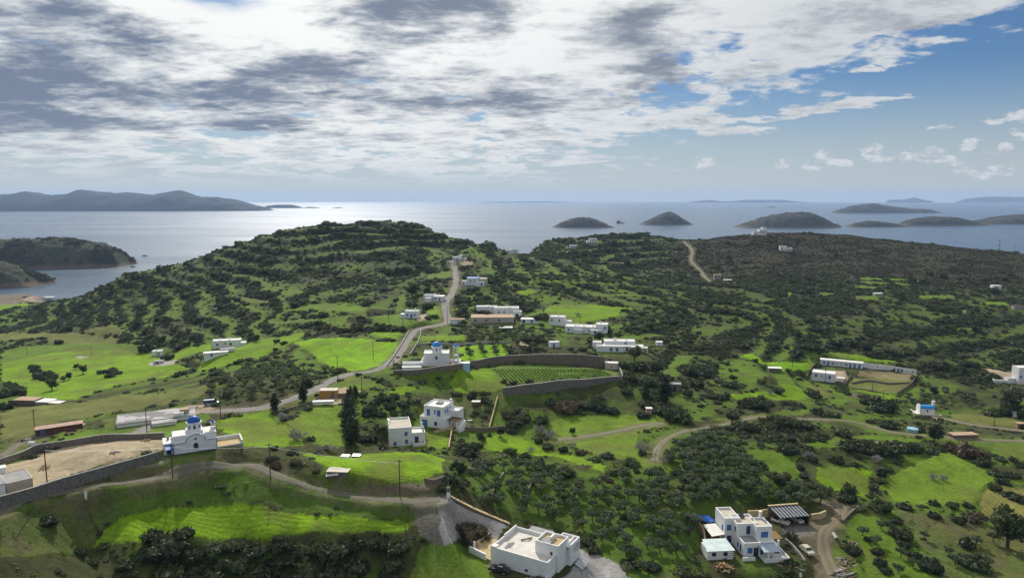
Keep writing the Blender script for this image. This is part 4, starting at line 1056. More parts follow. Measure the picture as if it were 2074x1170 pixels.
for px, py, hpx in [(570,852,30),(601,892,40),(670,914,28),(648,912,18),(1093,878,34),(1115,885,26),(1303,915,40),(1640,930,28),(1560,798,16),(1890,970,20),(1910,972,18),(1775,935,24),(1345,935,22),(1495,1000,14),(1170,640,14),(1075,915,20),(1160,905,20),(1225,925,18),(945,1080,30)]:
    p = ground_at(px, py); s = hpx * math.hypot(p[0], p[1]) / F / 4.0
    z = zone(px, py); root = empty('bare_tree', (p[0], p[1], p[2] - .05), random.uniform(0, 6), 'leafless grey tree ' + z, 'bare tree', 'leafless trees ' + z)
    o = bpy.data.objects.new('branches', random.choice(BARES)); link(o, root); o.scale = (s * 1.1, s * 1.1, s)

# --- olive groves: jittered rows inside photo outlines
def grove(poly, sp, bearing, jit=.35, keep=1.0):
    g = np.array([ground_at(*p) for p in poly]); x0, y0 = g[:, :2].min(0); x1, y1 = g[:, :2].max(0)
    ca, sa = math.cos(R(bearing)), math.sin(R(bearing)); L = max(x1 - x0, y1 - y0); cx, cy_ = (x0 + x1) / 2, (y0 + y1) / 2; out = []
    n = int(L / sp) + 2
    for i in range(-n, n):
        for j in range(-n, n):
            if random.random() > keep: continue
            u = (i + random.uniform(-jit, jit)) * sp; v = (j + random.uniform(-jit, jit)) * sp
            x = cx + u * ca - v * sa; y = cy_ + u * sa + v * ca
            if y < Y0 + 2 or not (x0 <= x <= x1 and y0 <= y <= y1): continue
            z = float(H(x, y)); px, py = project(x, y, z)
            if inpoly(np.array([px]), np.array([py]), poly)[0]: out.append((x, y, z, px, py))
    return out
GROVES = [
 ([(1140,990),(1240,970),(1340,960),(1480,1000),(1500,1030),(1420,1045),(1410,1100),(1330,1165),(1265,1165),(1200,1090),(1150,1060)], 3.8, 35, .33, .92, (.68, 1.0)),
 ([(960,950),(1050,940),(1140,960),(1150,1060),(1060,1050),(990,1030),(955,1000)], 3.8, 20, .4, .9, (.65, .95)),
 ([(1345,925),(1440,875),(1480,900),(1540,970),(1680,1005),(1690,1020),(1650,1028),(1500,1020),(1400,1010)], 3.2, 40, .36, .97, (.75, 1.08)),
 ([(1820,1040),(1960,1070),(2060,1100),(2060,1160),(1930,1165),(1870,1110)], 8.0, 30, .4, .7, (.6, .9)),
 ([(1720,1065),(1750,1045),(1790,1070),(1830,1130),(1870,1165),(1780,1165)], 5.5, 15, .3, .7, (.45, .75)),
 ([(925,705),(1030,699),(1032,720),(960,728),(928,731)], 5.6, 8, .1, 1.0, (.7, .85)),
 ([(500,745),(560,735),(640,745),(680,760),(650,780),(600,795),(540,815),(470,815),(400,800),(430,775),(470,765)], 5.2, 25, .25, .85, (.75, 1.0)),
 ([(930,660),(1060,665),(1100,690),(1040,700),(940,695)], 5.2, 12, .3, .7, (.8, 1.0)),
 ([(560,620),(700,604),(760,612),(740,622),(650,612),(570,626)], 6, 0, .3, .9, (.8, 1.0)),
 ([(940,560),(1120,558),(1300,572),(1300,580),(1100,572),(940,572)], 7, 0, .3, .8, (.9, 1.3)),
 ([(930,610),(1050,600),(1090,615),(1060,640),(940,640)], 6, 10, .3, .75, (.8, 1.1)),
 ([(1230,650),(1330,630),(1420,650),(1420,690),(1300,680)], 6, 10, .35, .7, (.8, 1.2)),
 ([(1740,845),(1820,800),(1900,790),(1990,810),(1990,830),(1880,820),(1800,835)], 5, 10, .3, .8, (.6, .9)),
 ([(940,800),(1005,804),(990,865),(930,866)], 6.5, 15, .35, .7, (.5, .8)),
]
OL = []
for poly, sp, be, ji, kp, (s0, s1) in GROVES:
    OL += [(x, y, z, px, py, random.uniform(s0, s1)) for x, y, z, px, py in grove(poly, sp, be, ji, kp)]
OL.sort(key=lambda t: -t[5] / t[1])
print('OLIVES', len(OL))
for x, y, z, px, py, s in OL[:295]:
    zt = zone(px, py)
    tree('olive_tree', random.choice(OLIVES), (x, y, z), s, 'grey green olive tree ' + zt, 'olive tree', 'olive trees ' + zt)

# --- the uncountable scrub: instances on points, one object per kind
def scatter(name, P, S, pick, meshes):
    """P (n,3) positions, S (n,3) sizes, pick (n,) which mesh"""
    kinds = bpy.data.collections.new(name + '_kinds')
    for i, me in enumerate(meshes):
        o = bpy.data.objects.new('%s_kind_%02d' % (name, i), me); kinds.objects.link(o)
    me = bpy.data.meshes.new(name); me.vertices.add(len(P)); me.vertices.foreach_set('co', np.asarray(P, np.float32).ravel())
    def attr(nm, ty, arr, key):
        a = me.attributes.new(nm, ty, 'POINT'); a.data.foreach_set(key, arr.ravel())
    n = len(P); rot = np.stack([rng.normal(size=n) * .08, rng.normal(size=n) * .08, rng.random(n) * 6.283], -1)
    attr('spin', 'FLOAT_VECTOR', rot.astype(np.float32), 'vector'); attr('girth', 'FLOAT_VECTOR', np.asarray(S, np.float32), 'vector'); attr('pick', 'INT', np.asarray(pick, np.int32), 'value')
    o = bpy.data.objects.new(name, me); COL.objects.link(o); tag(o, kind='stuff')
    ng = bpy.data.node_groups.new(name + '_nodes', 'GeometryNodeTree')
    ng.interface.new_socket('Geometry', in_out='INPUT', socket_type='NodeSocketGeometry'); ng.interface.new_socket('Geometry', in_out='OUTPUT', socket_type='NodeSocketGeometry')
    N = ng.nodes.new; gi = N('NodeGroupInput'); go = N('NodeGroupOutput'); ip = N('GeometryNodeInstanceOnPoints'); ci_ = N('GeometryNodeCollectionInfo')
    ci_.inputs['Collection'].default_value = kinds; ci_.inputs['Separate Children'].default_value = True; ci_.inputs['Reset Children'].default_value = True
    ip.inputs['Pick Instance'].default_value = True
    L = ng.links.new
    L(gi.outputs[0], ip.inputs['Points']); L(ci_.outputs[0], ip.inputs['Instance'])
    for nm, ty, key in (('spin', 'FLOAT_VECTOR', 'Rotation'), ('girth', 'FLOAT_VECTOR', 'Scale'), ('pick', 'INT', 'Instance Index')):
        a = N('GeometryNodeInputNamedAttribute'); a.data_type = ty; a.inputs['Name'].default_value = nm; L(a.outputs[0], ip.inputs[key])
    L(ip.outputs[0], go.inputs[0])
    md = o.modifiers.new('scatter', 'NODES'); md.node_group = ng
    return o
cell = np.gradient(gy)[:, None] * (gs[1] - gs[0]) * GY
fedge = blur(fieldmask, 5)
slope_v = np.abs(steepx)
inview = (VPX > -120) & (VPX < 2200) & (VPY < 1215) & (GZ > 1.5) & (nofield > 0) & (ROADMASK < .1)
pads_free = np.ones(GX.shape)
for k, (px, py, rad) in SITES.items():
    pads_free[np.hypot(GX - SITE[k][0], GY - SITE[k][1]) < rad + 1.5] = 0
sp_w = np.where(sparse > 0, sparse, 1.0)
def sample(dens):
    lam = np.clip(dens, 0, 1) * cell * inview * pads_free
    k = rng.poisson(lam); i, j = np.nonzero(k)
    i = np.repeat(i, k[i, j]); j = np.repeat(j, k[np.nonzero(k)])
    v = np.clip(i + rng.random(len(i)) - .5, 0, NY - 1.01); u = np.clip(j + rng.random(len(j)) - .5, 0, NS - 1.01)
    y = np.exp(math.log(Y0) + v / (NY - 1) * math.log(Y1 / Y0)); x = (S0 + u / (NS - 1) * (S1 - S0)) * y
    return x, y, i, j
clump = sstep(fbm(GX / 13 + 5, GY / 13, 3), .40, .60)
wildhill = sstep(GY, 300, 400) * (1 - ridge)
dense2 = blur(sum(inpoly(VPX, VPY, q).astype(float) for q in [
 [(1040,700),(1330,712),(1440,700),(1480,760),(1430,805),(1262,805),(1258,735),(1040,724)], [(1440,862),(1700,850),(1640,925),(1480,905)], [(1470,725),(1640,690),(1900,715),(2080,760),(1860,740),(1660,705),(1500,722)],
 [(1560,790),(1640,790),(1700,845),(1640,850),(1570,820)], [(700,800),(790,790),(860,800),(790,860),(760,880),(700,890)], [(660,655),(830,650),(800,672),(660,676)], [(900,650),(1110,655),(1120,690),(900,690)], [(960,905),(1180,912),(1240,950),(1180,945),(960,925)],
 [(860,545),(1030,570),(1080,620),(940,640),(925,600)], [(0,640),(250,640),(420,700),(250,700),(160,668),(0,672)]]), 4)
# large dark bushes
d_big = (.050 * wildhill * (.2 + clump) * (.2 + 3.2 * riser) * (1 + 1.2 * densz) + .075 * densz * (.35 + .65 * clump) * (.3 + 1.4 * riser) + .026 * (1 - wildhill) * (1 - ridge) * clump * (1 + 1.0 * densz) + .055 * sstep(fedge, .08, .35) * (fedge < .6) * (.3 + clump) * (1 - ridge)
         + .004 * ridge * clump + .055 * dense2 * (.4 + .6 * clump)) * sp_w * (1 - .85 * flat)
x, y, i, j = sample(d_big)
rad = np.exp(rng.normal(size=len(x)) * .30) * (1.45 + .75 * sstep(y, 320, 520)); 
Bx = np.stack([x, y, rad], -1)
# the ones that show largest become plants of their own
app = rad / y; order = np.argsort(-app); vis = np.zeros(len(x), bool)
def visible(x, y, r):
    s = x / y; jj = int(np.clip((s - S0) / (S1 - S0) * (NS - 1), 0, NS - 1)); t = (float(H(x, y)) + r * .6 - CZ) / y
    k = gy < y - 3; return bool(((GZ[k, jj] - CZ) / gy[k] <= t).all())
single = set(); room = 296 - len(SHR)
for q in order:
    if room <= 0: break
    px, py = project(x[q], y[q], float(H(x[q], y[q])))
    if not (0 < px < 2074 and 0 < py < 1180) or not visible(x[q], y[q], rad[q]): continue
    place_shrub((x[q], y[q]), rad[q], 'shrub' if random.random() < .86 else 'brown', px, py); single.add(int(q)); room -= 1
keep = np.array([k not in single for k in range(len(x))], bool)
x, y, rad = x[keep], y[keep], rad[keep]
z = H(x, y) - .12 * rad; S = np.stack([rad * (.85 + .35 * rng.random(len(x))), rad * (.85 + .35 * rng.random(len(x))), rad * (.45 + .75 * rng.random(len(x)))], -1)
print('BUSH', len(x), 'SHRUBS', len(SHR))
scatter('scrub', np.stack([x, y, z], -1), S, rng.integers(0, len(FAR_BUSH), len(x)), FAR_BUSH)
# low filler: small bushes and heath
d_sm = (.10 * wildhill * (.35 + .65 * clump) + .07 * (1 - wildhill) * (1 - ridge) * clump * clump + .26 * ridge * (.35 + 1.2 * sstep(fbm(GX / 30, GY / 14 + 8, 4), .35, .62)) + .05 * sstep(fedge, .05, .3) * (fedge < .6)) * sp_w * (1 - .8 * flat)  # heath thickened on the ridge to stand in for cloud shade
x, y, i, j = sample(d_sm)
rad = np.exp(rng.normal(size=len(x)) * .3) * (.62 + .4 * sstep(y, 330, 600)) * (1 - .38 * ridge[i, j]); z = H(x, y) - .1 * rad
print('HEATH', len(x))
hh = rng.random(len(x)) < (ridge[i, j] * .75 + .18)
for nm, sel, ms in (('heath', hh, HEATH), ('undergrowth', ~hh, FAR_BUSH)):
    r = rad[sel]; scatter(nm, np.stack([x[sel], y[sel], z[sel]], -1), np.stack([r * 1.1, r * 1.1, r * (.6 + .4 * rng.random(len(r)))], -1), rng.integers(0, len(ms), len(r)), ms)
# low scrub on the two headlands across the bay
hp = []
for X, Y, Z in HEADS:
    n = 9000; a = rng.random(n) * (X.shape[0] - 2); b = rng.random(n) * (X.shape[1] - 2); i = a.astype(int); j = b.astype(int); fa = a - i; fb = b - j
    bil = lambda A: (A[i, j] * (1 - fb) + A[i, j + 1] * fb) * (1 - fa) + (A[i + 1, j] * (1 - fb) + A[i + 1, j + 1] * fb) * fa
    P = np.stack([bil(X), bil(Y), bil(Z)], -1); hp.append(P[(P[:, 2] > 4) & (fbm(P[:, 0] / 25, P[:, 1] / 25, 3) > .52)])
hp = np.concatenate(hp); r = 1.3 * np.exp(rng.normal(size=len(hp)) * .4)
scatter('headland_scrub', hp, np.stack([r * 1.2, r * 1.2, r * .8], -1), rng.integers(0, len(HEATH), len(hp)), HEATH)
# the olives beyond the 295 that show largest
if len(OL) > 295:
    q = np.array(OL[295:]); s = q[:, 5]
    scatter('olive_grove', q[:, :3], np.stack([s, s, s], -1), rng.integers(0, len(FAR_OLIVE), len(q)), FAR_OLIVE)
# rough grass tufts near the camera
d_t = .30 * (GY < 240) * (sparse + .25 * (nofield > 0)) * (fbm(GX / 5, GY / 5 + 20, 3) > .5)
iv = inview.copy(); x, y, i, j = sample(np.clip(d_t, 0, 1)); r = .5 * np.exp(rng.normal(size=len(x)) * .3)
print('TUFT', len(x))
scatter('rough_grass', np.stack([x, y, H(x, y)], -1), np.stack([r, r, r * .8], -1), rng.integers(0, 3, len(x)), TUFT)
# ------------------------------------------------------------------ building kit
WHITE = mat('white_limewash', (.74, .74, .73), .8, .05, .8, .15, dirt=.12, streak=.22)
WHITE2 = mat('white_roof_paint', (.70, .69, .66), .8, .07, .6, .1, dirt=.25)
CREAM = mat('cream_roof_screed', (.50, .45, .37), .9, .10, .5, .2, dirt=.3)
GREYROOF = mat('grey_roof_felt', (.30, .30, .30), .9, .14, .5, .2, dirt=.3)
TANROOF = mat('tan_roof', (.42, .29, .19), .9, .14, .9, .3, dirt=.35)
STONE = mat('dry_stone', (.165, .135, .105), .95, .34, 2.2, .5, dirt=.3, streak=.12)
STONE2 = mat('grey_rubble_wall', (.155, .142, .125), .95, .34, 2.0, .5, dirt=.25, streak=.15)
SANDST = mat('sandstone', (.47, .36, .20), .9, .22, 1.5, .6, dirt=.25)
SANDPAV = mat('sandy_paving', (.46, .35, .19), .95, .15, .8, .3, dirt=.2)
CONC = mat('concrete', (.33, .32, .30), .9, .18, 1.0, .4, dirt=.3, streak=.25)
BLUE = mat('blue_paint', (.028, .085, .30), .55, .12, 2.0)
SHUT = mat('blue_shutter', (.07, .17, .40), .6, .12, 2.0)
DOMEB = mat('dome_cobalt', (.010, .080, .40), .45, .10, 1.5, .05, dirt=.06)
DOMEL = mat('dome_azure', (.02, .25, .60), .5, .10, 1.5, .05, dirt=.06)
GLASS = mat('window_glass', (.025, .03, .04), .12, .2, 1.0, spec=.6)
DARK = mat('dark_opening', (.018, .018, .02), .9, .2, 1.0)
WOOD = mat('weathered_wood', (.16, .10, .055), .9, .3, 3.0, .4)
POLEW = mat('pole_wood', (.075, .058, .042), .95, .3, 3.0, .3)
OCHRE = mat('ochre_boards', (.42, .22, .055), .85, .2, 2.0, .3)
REDW = mat('red_sheet', (.125, .045, .038), .8, .3, 2.0, .2, dirt=.35)
METAL = mat('galvanised_metal', (.40, .42, .44), .5, .15, 2.0, metal=.3)
TEALR = mat('teal_sheet_roof', (.58, .68, .67), .6, .12, .5, dirt=.15)
TARP = mat('blue_tarpaulin', (.02, .13, .50), .5, .2, 1.2, .4)
RUBBER = mat('rubber', (.02, .02, .02), .9, .1, 2.0)
CNT = [0]
def blk(root, x0, y0, x1, y1, z0, z1, roofm=None, par=.45, wallm=None, th=.24, only=None):
    """a flat roofed volume: wall, roof slab and parapet"""
    CNT[0] = (CNT[0] + 1) % 23; e = .003 * CNT[0]
    x0 -= e; y0 -= e; x1 += e; y1 += e; zb = z0 - (2.0 if z0 <= 0.01 else 0)
    wm = wallm or WHITE
    mb = MB(); mb.box(x0, y0, zb, x1, y1, z1 + e * .3); mb.build('wall', wm, root)
    zt = z1 + e * .3
    if par > 0:
        mb = MB(); mb.box(x0, y0, zt, x1, y0 + th, zt + par); mb.box(x0, y1 - th, zt, x1, y1, zt + par); mb.box(x0, y0 + th, zt, x0 + th, y1 - th, zt + par); mb.box(x1 - th, y0 + th, zt, x1, y1 - th, zt + par)
        mb.build('parapet', wm, root)
        mb = MB(); mb.box(x0 + th, y0 + th, zt, x1 - th, y1 - th, zt + .05); mb.build('roof', roofm or WHITE2, root)
    else:
        mb = MB(); mb.box(x0 - .18, y0 - .18, zt, x1 + .18, y1 + .18, zt + .14); mb.build('roof', roofm or WHITE2, root)
    return (x0, y0, x1, y1, z0, z1)
def face_box(mb, b, f, u0, u1, z0, z1, d0, d1):
    """box on a face: u along the face, d outward"""
    x0, y0, x1, y1 = b[:4]
    if f == 'f': mb.box(x0 + u0, y0 - d1, z0, x0 + u1, y0 - d0, z1)
    if f == 'b': mb.box(x0 + u0, y1 + d0, z0, x0 + u1, y1 + d1, z1)
    if f == 'r': mb.box(x1 + d0, y0 + u0, z0, x1 + d1, y0 + u1, z1)
    if f == 'l': mb.box(x0 - d1, y0 + u0, z0, x0 - d0, y0 + u1, z1)
def win(root, b, f, u, z, w, h, kind='w', fm=None):
    """window ('w' glazed, 's' shuttered) or door ('d' boarded, 'g' glazed) with frame, pane, bars"""
    t = min(.11, w * .16); name = 'door' if kind in 'dg' else 'window'; fm = fm or BLUE
    mb = MB()
    face_box(mb, b, f, u, u + t, z, z + h, -.02, .06); face_box(mb, b, f, u + w - t, u + w, z, z + h, -.02, .06); face_box(mb, b, f, u + t, u + w - t, z + h - t, z + h, -.02, .06)
    if kind not in 'dg': face_box(mb, b, f, u + t, u + w - t, z, z + t, -.02, .06)
    face_box(mb, b, f, u + w / 2 - .03, u + w / 2 + .03, z + t, z + h - t, -.02, .045)
    o = mb.build(name, fm, root)
    mb = MB(); face_box(mb, b, f, u + t, u + w - t, z + (0 if kind in 'dg' else t), z + h - t, -.02, .014)
    mb.build('panel' if kind in 'sd' else 'pane', SHUT if kind in 'sd' else GLASS, o)
    return o
def chimney(root, x, y, z, h=.9, s=.32, m=None):
    mb = MB(); mb.box(x - s, y - s, z - .1, x + s, y + s, z + h); o = mb.build('chimney', m or WHITE, root)
    mb = MB(); mb.box(x - s - .08, y - s - .08, z + h, x + s + .08, y + s + .08, z + h + .1); mb.build('cap', m or WHITE, o)
def site(k): p = SITE[k]; return (p[0], p[1], float(H(p[0], p[1])))
def house(key, rz, label, cat='house', group=None, name=None, loc=None):
    return empty(name or cat.replace(' ', '_'), loc if loc is not None else site(key), R(rz), label, cat, group)
def slab(root, name, pts, z, t, m):
    """flat or tilted sheet: pts xy(z) ccw"""
    mb = MB(); mb.prism([p[:2] for p in pts], [p[2] - t if len(p) > 2 else z - t for p in pts], [p[2] if len(p) > 2 else z for p in pts]); return mb.build(name, m, root)
def posts(root, pts, z0, z1, r=.1, m=None, name='post'):
    for x, y in pts:
        mb = MB(); mb.box(x - r, y - r, z0, x + r, y + r, z1); mb.build(name, m or WHITE, root)
def dome(root, cx, cy, z, r, m, drum_h, n=28, nwin=8, cross=True):
    mb = MB(); mb.lathe([(r, z - .3), (r, z + drum_h)], cx, cy, n); dr = mb.build('drum', WHITE, root, False)
    mb = MB(); mb.lathe([(r, z + drum_h - .02), (r + .2, z + drum_h), (r + .2, z + drum_h + .18), (r * .96, z + drum_h + .22)], cx, cy, n); mb.build('rim', WHITE, dr)
    mb = MB(); mb.lathe([(r * .97 * math.cos(a), z + drum_h + .14 + r * .97 * math.sin(a)) for a in [i * math.pi / 2 / 9 for i in range(9)]] + [(.01, z + drum_h + .14 + r * .97)], cx, cy, n)
    dm = mb.build('dome', m, root, True)
    if cross:
        t = z + drum_h + r; mb = MB(); mb.box(cx - .05, cy - .05, t, cx + .05, cy + .05, t + .8); mb.box(cx - .25, cy - .042, t + .45, cx + .25, cy + .042, t + .55); mb.build('cross', WHITE, dm)
    for i in range(nwin):
        a = -math.pi / 2 + 2 * math.pi * i / nwin; c, s = math.cos(a), math.sin(a)
        mb = MB(); w, h = .24, drum_h * .55; zc = z + drum_h * .22
        q = [(-w, zc), (w, zc), (w, zc + h * .75), (w * .6, zc + h * .95), (0, zc + h), (-w * .6, zc + h * .95), (-w, zc + h * .75)]
        vs = []
        for d in (r - .1, r + .03):
            for u, zz in q: vs.append((cx + c * d - s * u, cy + s * d + c * u, zz))
        k = len(q); mb.add(vs, [tuple(range(k, 2 * k)), tuple(range(k - 1, -1, -1))] + [(j, (j + 1) % k, k + (j + 1) % k, k + j) for j in range(k)])
        mb.build('window', GLASS if i % 2 == 0 else SHUT, dr)
def arch_panel(mb, x, z, w, h, y0, y1, n=10):
    """upright panel with a round head, facing -y"""
    q = [(x - w / 2, z), (x + w / 2, z), (x + w / 2, z + h - w / 2)] + [(x + w / 2 * math.cos(i * math.pi / n), z + h - w / 2 + w / 2 * math.sin(i * math.pi / n)) for i in range(1, n)] + [(x - w / 2, z + h - w / 2)]
    k = len(q); mb.add([(u, y0, v) for u, v in q] + [(u, y1, v) for u, v in q], [tuple(range(k)), tuple(range(2 * k - 1, k - 1, -1))] + [((j + 1) % k, j, k + j, k + (j + 1) % k) for j in range(k)])
def wall_run(name, pts, h, th, m, label, cat='wall', cap=None, group=None, top=None):
    """free standing wall following the ground; pts photo px of its foot (or world xyz)"""
    c = polyline_pts(pts, 5) if len(pts[0]) == 2 else np.array(pts)
    d = np.r_[0, np.cumsum(np.hypot(*np.diff(c[:, :2], axis=0).T))]; n = max(int(d[-1] / 2.2), 2) + 1
    t = np.linspace(0, d[-1], n); P = np.stack([np.interp(t, d, c[:, k]) for k in range(2)], -1); Z = H(P[:, 0], P[:, 1])
    zt = Z.copy()
    for _ in range(6): zt[1:-1] = (zt[:-2] + 2 * zt[1:-1] + zt[2:]) / 4
    hh = np.interp(np.linspace(0, 1, n), np.linspace(0, 1, len(h)), h) if hasattr(h, '__len__') else h
    zt = zt + hh
    tg = np.gradient(P, axis=0); tg /= np.linalg.norm(tg, axis=1)[:, None] + 1e-9; nr = np.stack([-tg[:, 1], tg[:, 0]], -1) * th / 2
    def sweep(off, za, zb):
        mb = MB(); vs = []
        for i in range(n):
            a, b = P[i] + nr[i] * off, P[i] - nr[i] * off
            vs += [(a[0], a[1], za[i]), (b[0], b[1], za[i]), (b[0], b[1], zb[i]), (a[0], a[1], zb[i])]
        fs = []
        for i in range(n - 1):
            o = 4 * i
            for k in range(4): fs.append((o + k, o + (k + 1) % 4, o + 4 + (k + 1) % 4, o + 4 + k))
        fs += [(3, 2, 1, 0), (4 * n - 4, 4 * n - 3, 4 * n - 2, 4 * n - 1)]
        mb.add(vs, fs)
        bm = bmesh.new(); me = mb.mesh('t', None); bm.from_mesh(me); bmesh.ops.recalc_face_normals(bm, faces=bm.faces); bm.to_mesh(me); bm.free(); return me
    me = sweep(1.0, np.minimum(Z, zt) - 1.2, zt); me.name = name; me.materials.append(m)
    root = empty(name, (P[n // 2, 0], P[n // 2, 1], float(Z[n // 2])), 0, label, cat, group)
    def put(nm, me):
        o = bpy.data.objects.new(nm, me); link(o, root); o.matrix_parent_inverse = Matrix.Translation(root.location).inverted(); return o
    put('masonry', me)
    if cap is not None:
        me2 = sweep(1.25, zt + .003, zt + .13); me2.name = 'coping'; me2.materials.append(cap); put('coping', me2)
    return root

# ------------------------------------------------------------------ chapel with cobalt dome, left foreground
def chapel_near():
    r = house('chapel_near', 28, 'white chapel with deep blue dome beside the sandy walled yard', 'church')
    b = (0, 0, 9.4, 5.8)
    mb = MB(); mb.box(-.02, 1.0, -1.5, 9.42, 5.8, 3.9); mb.build('nave', WHITE, r)
    mb = MB(); mb.box(-.3, -.3, -2.4, 9.7, 6.1, -.02); mb.build('plinth', CONC, r)
    # front aisle wall with the raised round gable
    mb = MB(); n = 14; x0, x1 = 2.7, 6.9; cxx = (x0 + x1) / 2; rr = (x1 - x0) / 2
    top = [(0, 2.55), (x0, 2.55)] + [(cxx - rr * math.cos(i * math.pi / n), 2.55 + 1.75 * math.sin(i * math.pi / n)) for i in range(1, n)] + [(x1, 2.55), (9.4, 2.55)]
    q = [(0, -.02)] + top + [(9.4, -.02)]; q = q[::-1]; k = len(q)
    mb.add([(u, 0, v) for u, v in q] + [(u, 1.01, v) for u, v in q], [tuple(range(k - 1, -1, -1)), tuple(range(k, 2 * k))] + [(j, (j + 1) % k, k + (j + 1) % k, k + j) for j in range(k)])
    mb.build('wall', WHITE, r)
    mb = MB()      # blue string course along the gable
    for (a, c), (a2, c2) in zip(top[:-1], top[1:]): mb.tube((a, -.03, c), (a2, -.03, c2), .075, .075, 6)
    mb.tube((.05, -.03, 0), (.05, -.03, 2.55), .07, .07, 6); mb.tube((9.35, -.03, 0), (9.35, -.03, 2.55), .07, .07, 6); mb.tube((0, -.03, .05), (9.4, -.03, .05), .06, .06, 6)
    mb.build('blue_trim', BLUE, r)
    mb = MB(); n = 12     # cross vault running back under the dome
    arc = [(cxx - rr * math.cos(i * math.pi / n), 2.5 + 1.72 * math.sin(i * math.pi / n)) for i in range(n + 1)]; k = len(arc)
    mb.add([(u, 1.0, v) for u, v in arc] + [(u, 6.3, v) for u, v in arc], [(j, k + j, k + j + 1, j + 1) for j in range(k - 1)] + [tuple(range(2 * k - 1, k - 1, -1))]); mb.build('vault', WHITE, r, True)
    mb = MB(); mb.box(.15, 1.2, 3.9, 2.6, 5.6, 4.02); mb.box(7.0, 1.2, 3.9, 9.2, 5.6, 4.02); mb.build('roof', WHITE2, r)
    mb = MB(); mb.box(3.0, 1.6, 3.6, 6.6, 5.2, 4.6); mb.build('drum_base', WHITE, r)
    dome(r, cxx, 3.4, 4.6, 1.55, DOMEB, 1.55)
    w = MB(); arch_panel(w, cxx, .75, 1.05, 1.45, -.05, .0); o = w.build('window', BLUE, r); w = MB(); arch_panel(w, cxx, .87, .78, 1.2, -.065, -.03); w.build('pane', GLASS, o)
    w = MB(); w.lathe([(.01, 0), (.27, 0), (.27, .05), (.01, .05)], 0, 0, 14); o = w.build('round_window', BLUE, r); o.rotation_euler = (math.pi / 2, 0, 0); o.location = (cxx, .0, 3.15)
    # belfry on the right rear corner
    mb = MB()
    for px_, py_ in ((8.5, 3.0), (9.22, 3.0), (8.5, 3.72), (9.22, 3.72)): mb.box(px_, py_, 3.9, px_ + .18, py_ + .18, 5.5)
    mb.box(8.42, 2.92, 3.9, 9.48, 3.98, 4.5); mb.box(8.4, 2.9, 5.5, 9.5, 4.0, 5.66); o = mb.build('belfry', WHITE, r)
    mb = MB(); mb.lathe([(.46 * math.cos(i * .196), 5.66 + .46 * math.sin(i * .196)) for i in range(8)] + [(.01, 6.12)], 8.95, 3.45, 16); mb.build('cupola', DOMEB, o, True)
    mb = MB(); mb.lathe([(.16, 4.9), (.13, 5.05), (.08, 5.2), (.01, 5.25)], 8.95, 3.45, 10); mb.build('bell', METAL, o)
    # west porch with blue awning
    mb = MB(); mb.box(-2.0, .8, -2, -.03, 5.4, 2.6); mb.build('porch', WHITE, r)
    mb = MB(); mb.box(-2.1, .7, 2.6, -.04, 5.5, 2.72); mb.build('porch_roof', WHITE2, r)
    slab(r, 'awning', [(-1.7, -1.5, 1.9), (.0, -1.5, 1.95), (.0, .75, 2.3), (-1.7, .75, 2.3)], 0, .08, DOMEB)
    posts(r, [(-1.6, -1.4)], -2, 1.85, .05, BLUE, 'awning_post')
    win(r, (-2.0, .8, 0, 5.4), 'l', 2.0, .0, 1.1, 1.9, 'd'); win(r, (-2.0, .8, 0, 5.4), 'f', .6, .1, .8, 1.0, 'w')
    mb = MB(); mb.box(-1.2, 3.5, 2.7, -.7, 4.0, 3.6); mb.build('chimney', CONC, r)
    # walled terrace on the right
    mb = MB(); mb.box(9.45, -.1, -2.4, 15.2, 5.2, .35); mb.build('terrace', CONC, r)
    mb = MB(); mb.box(9.5, .15, .35, 14.9, 4.9, .40); mb.build('terrace_floor', SANDPAV, r)
    mb = MB(); mb.box(9.5, 4.9, .35, 15.2, 5.2, 1.25); mb.box(14.9, -.1, .35, 15.2, 4.9, 1.25); mb.build('terrace_wall', WHITE, r)
chapel_near()
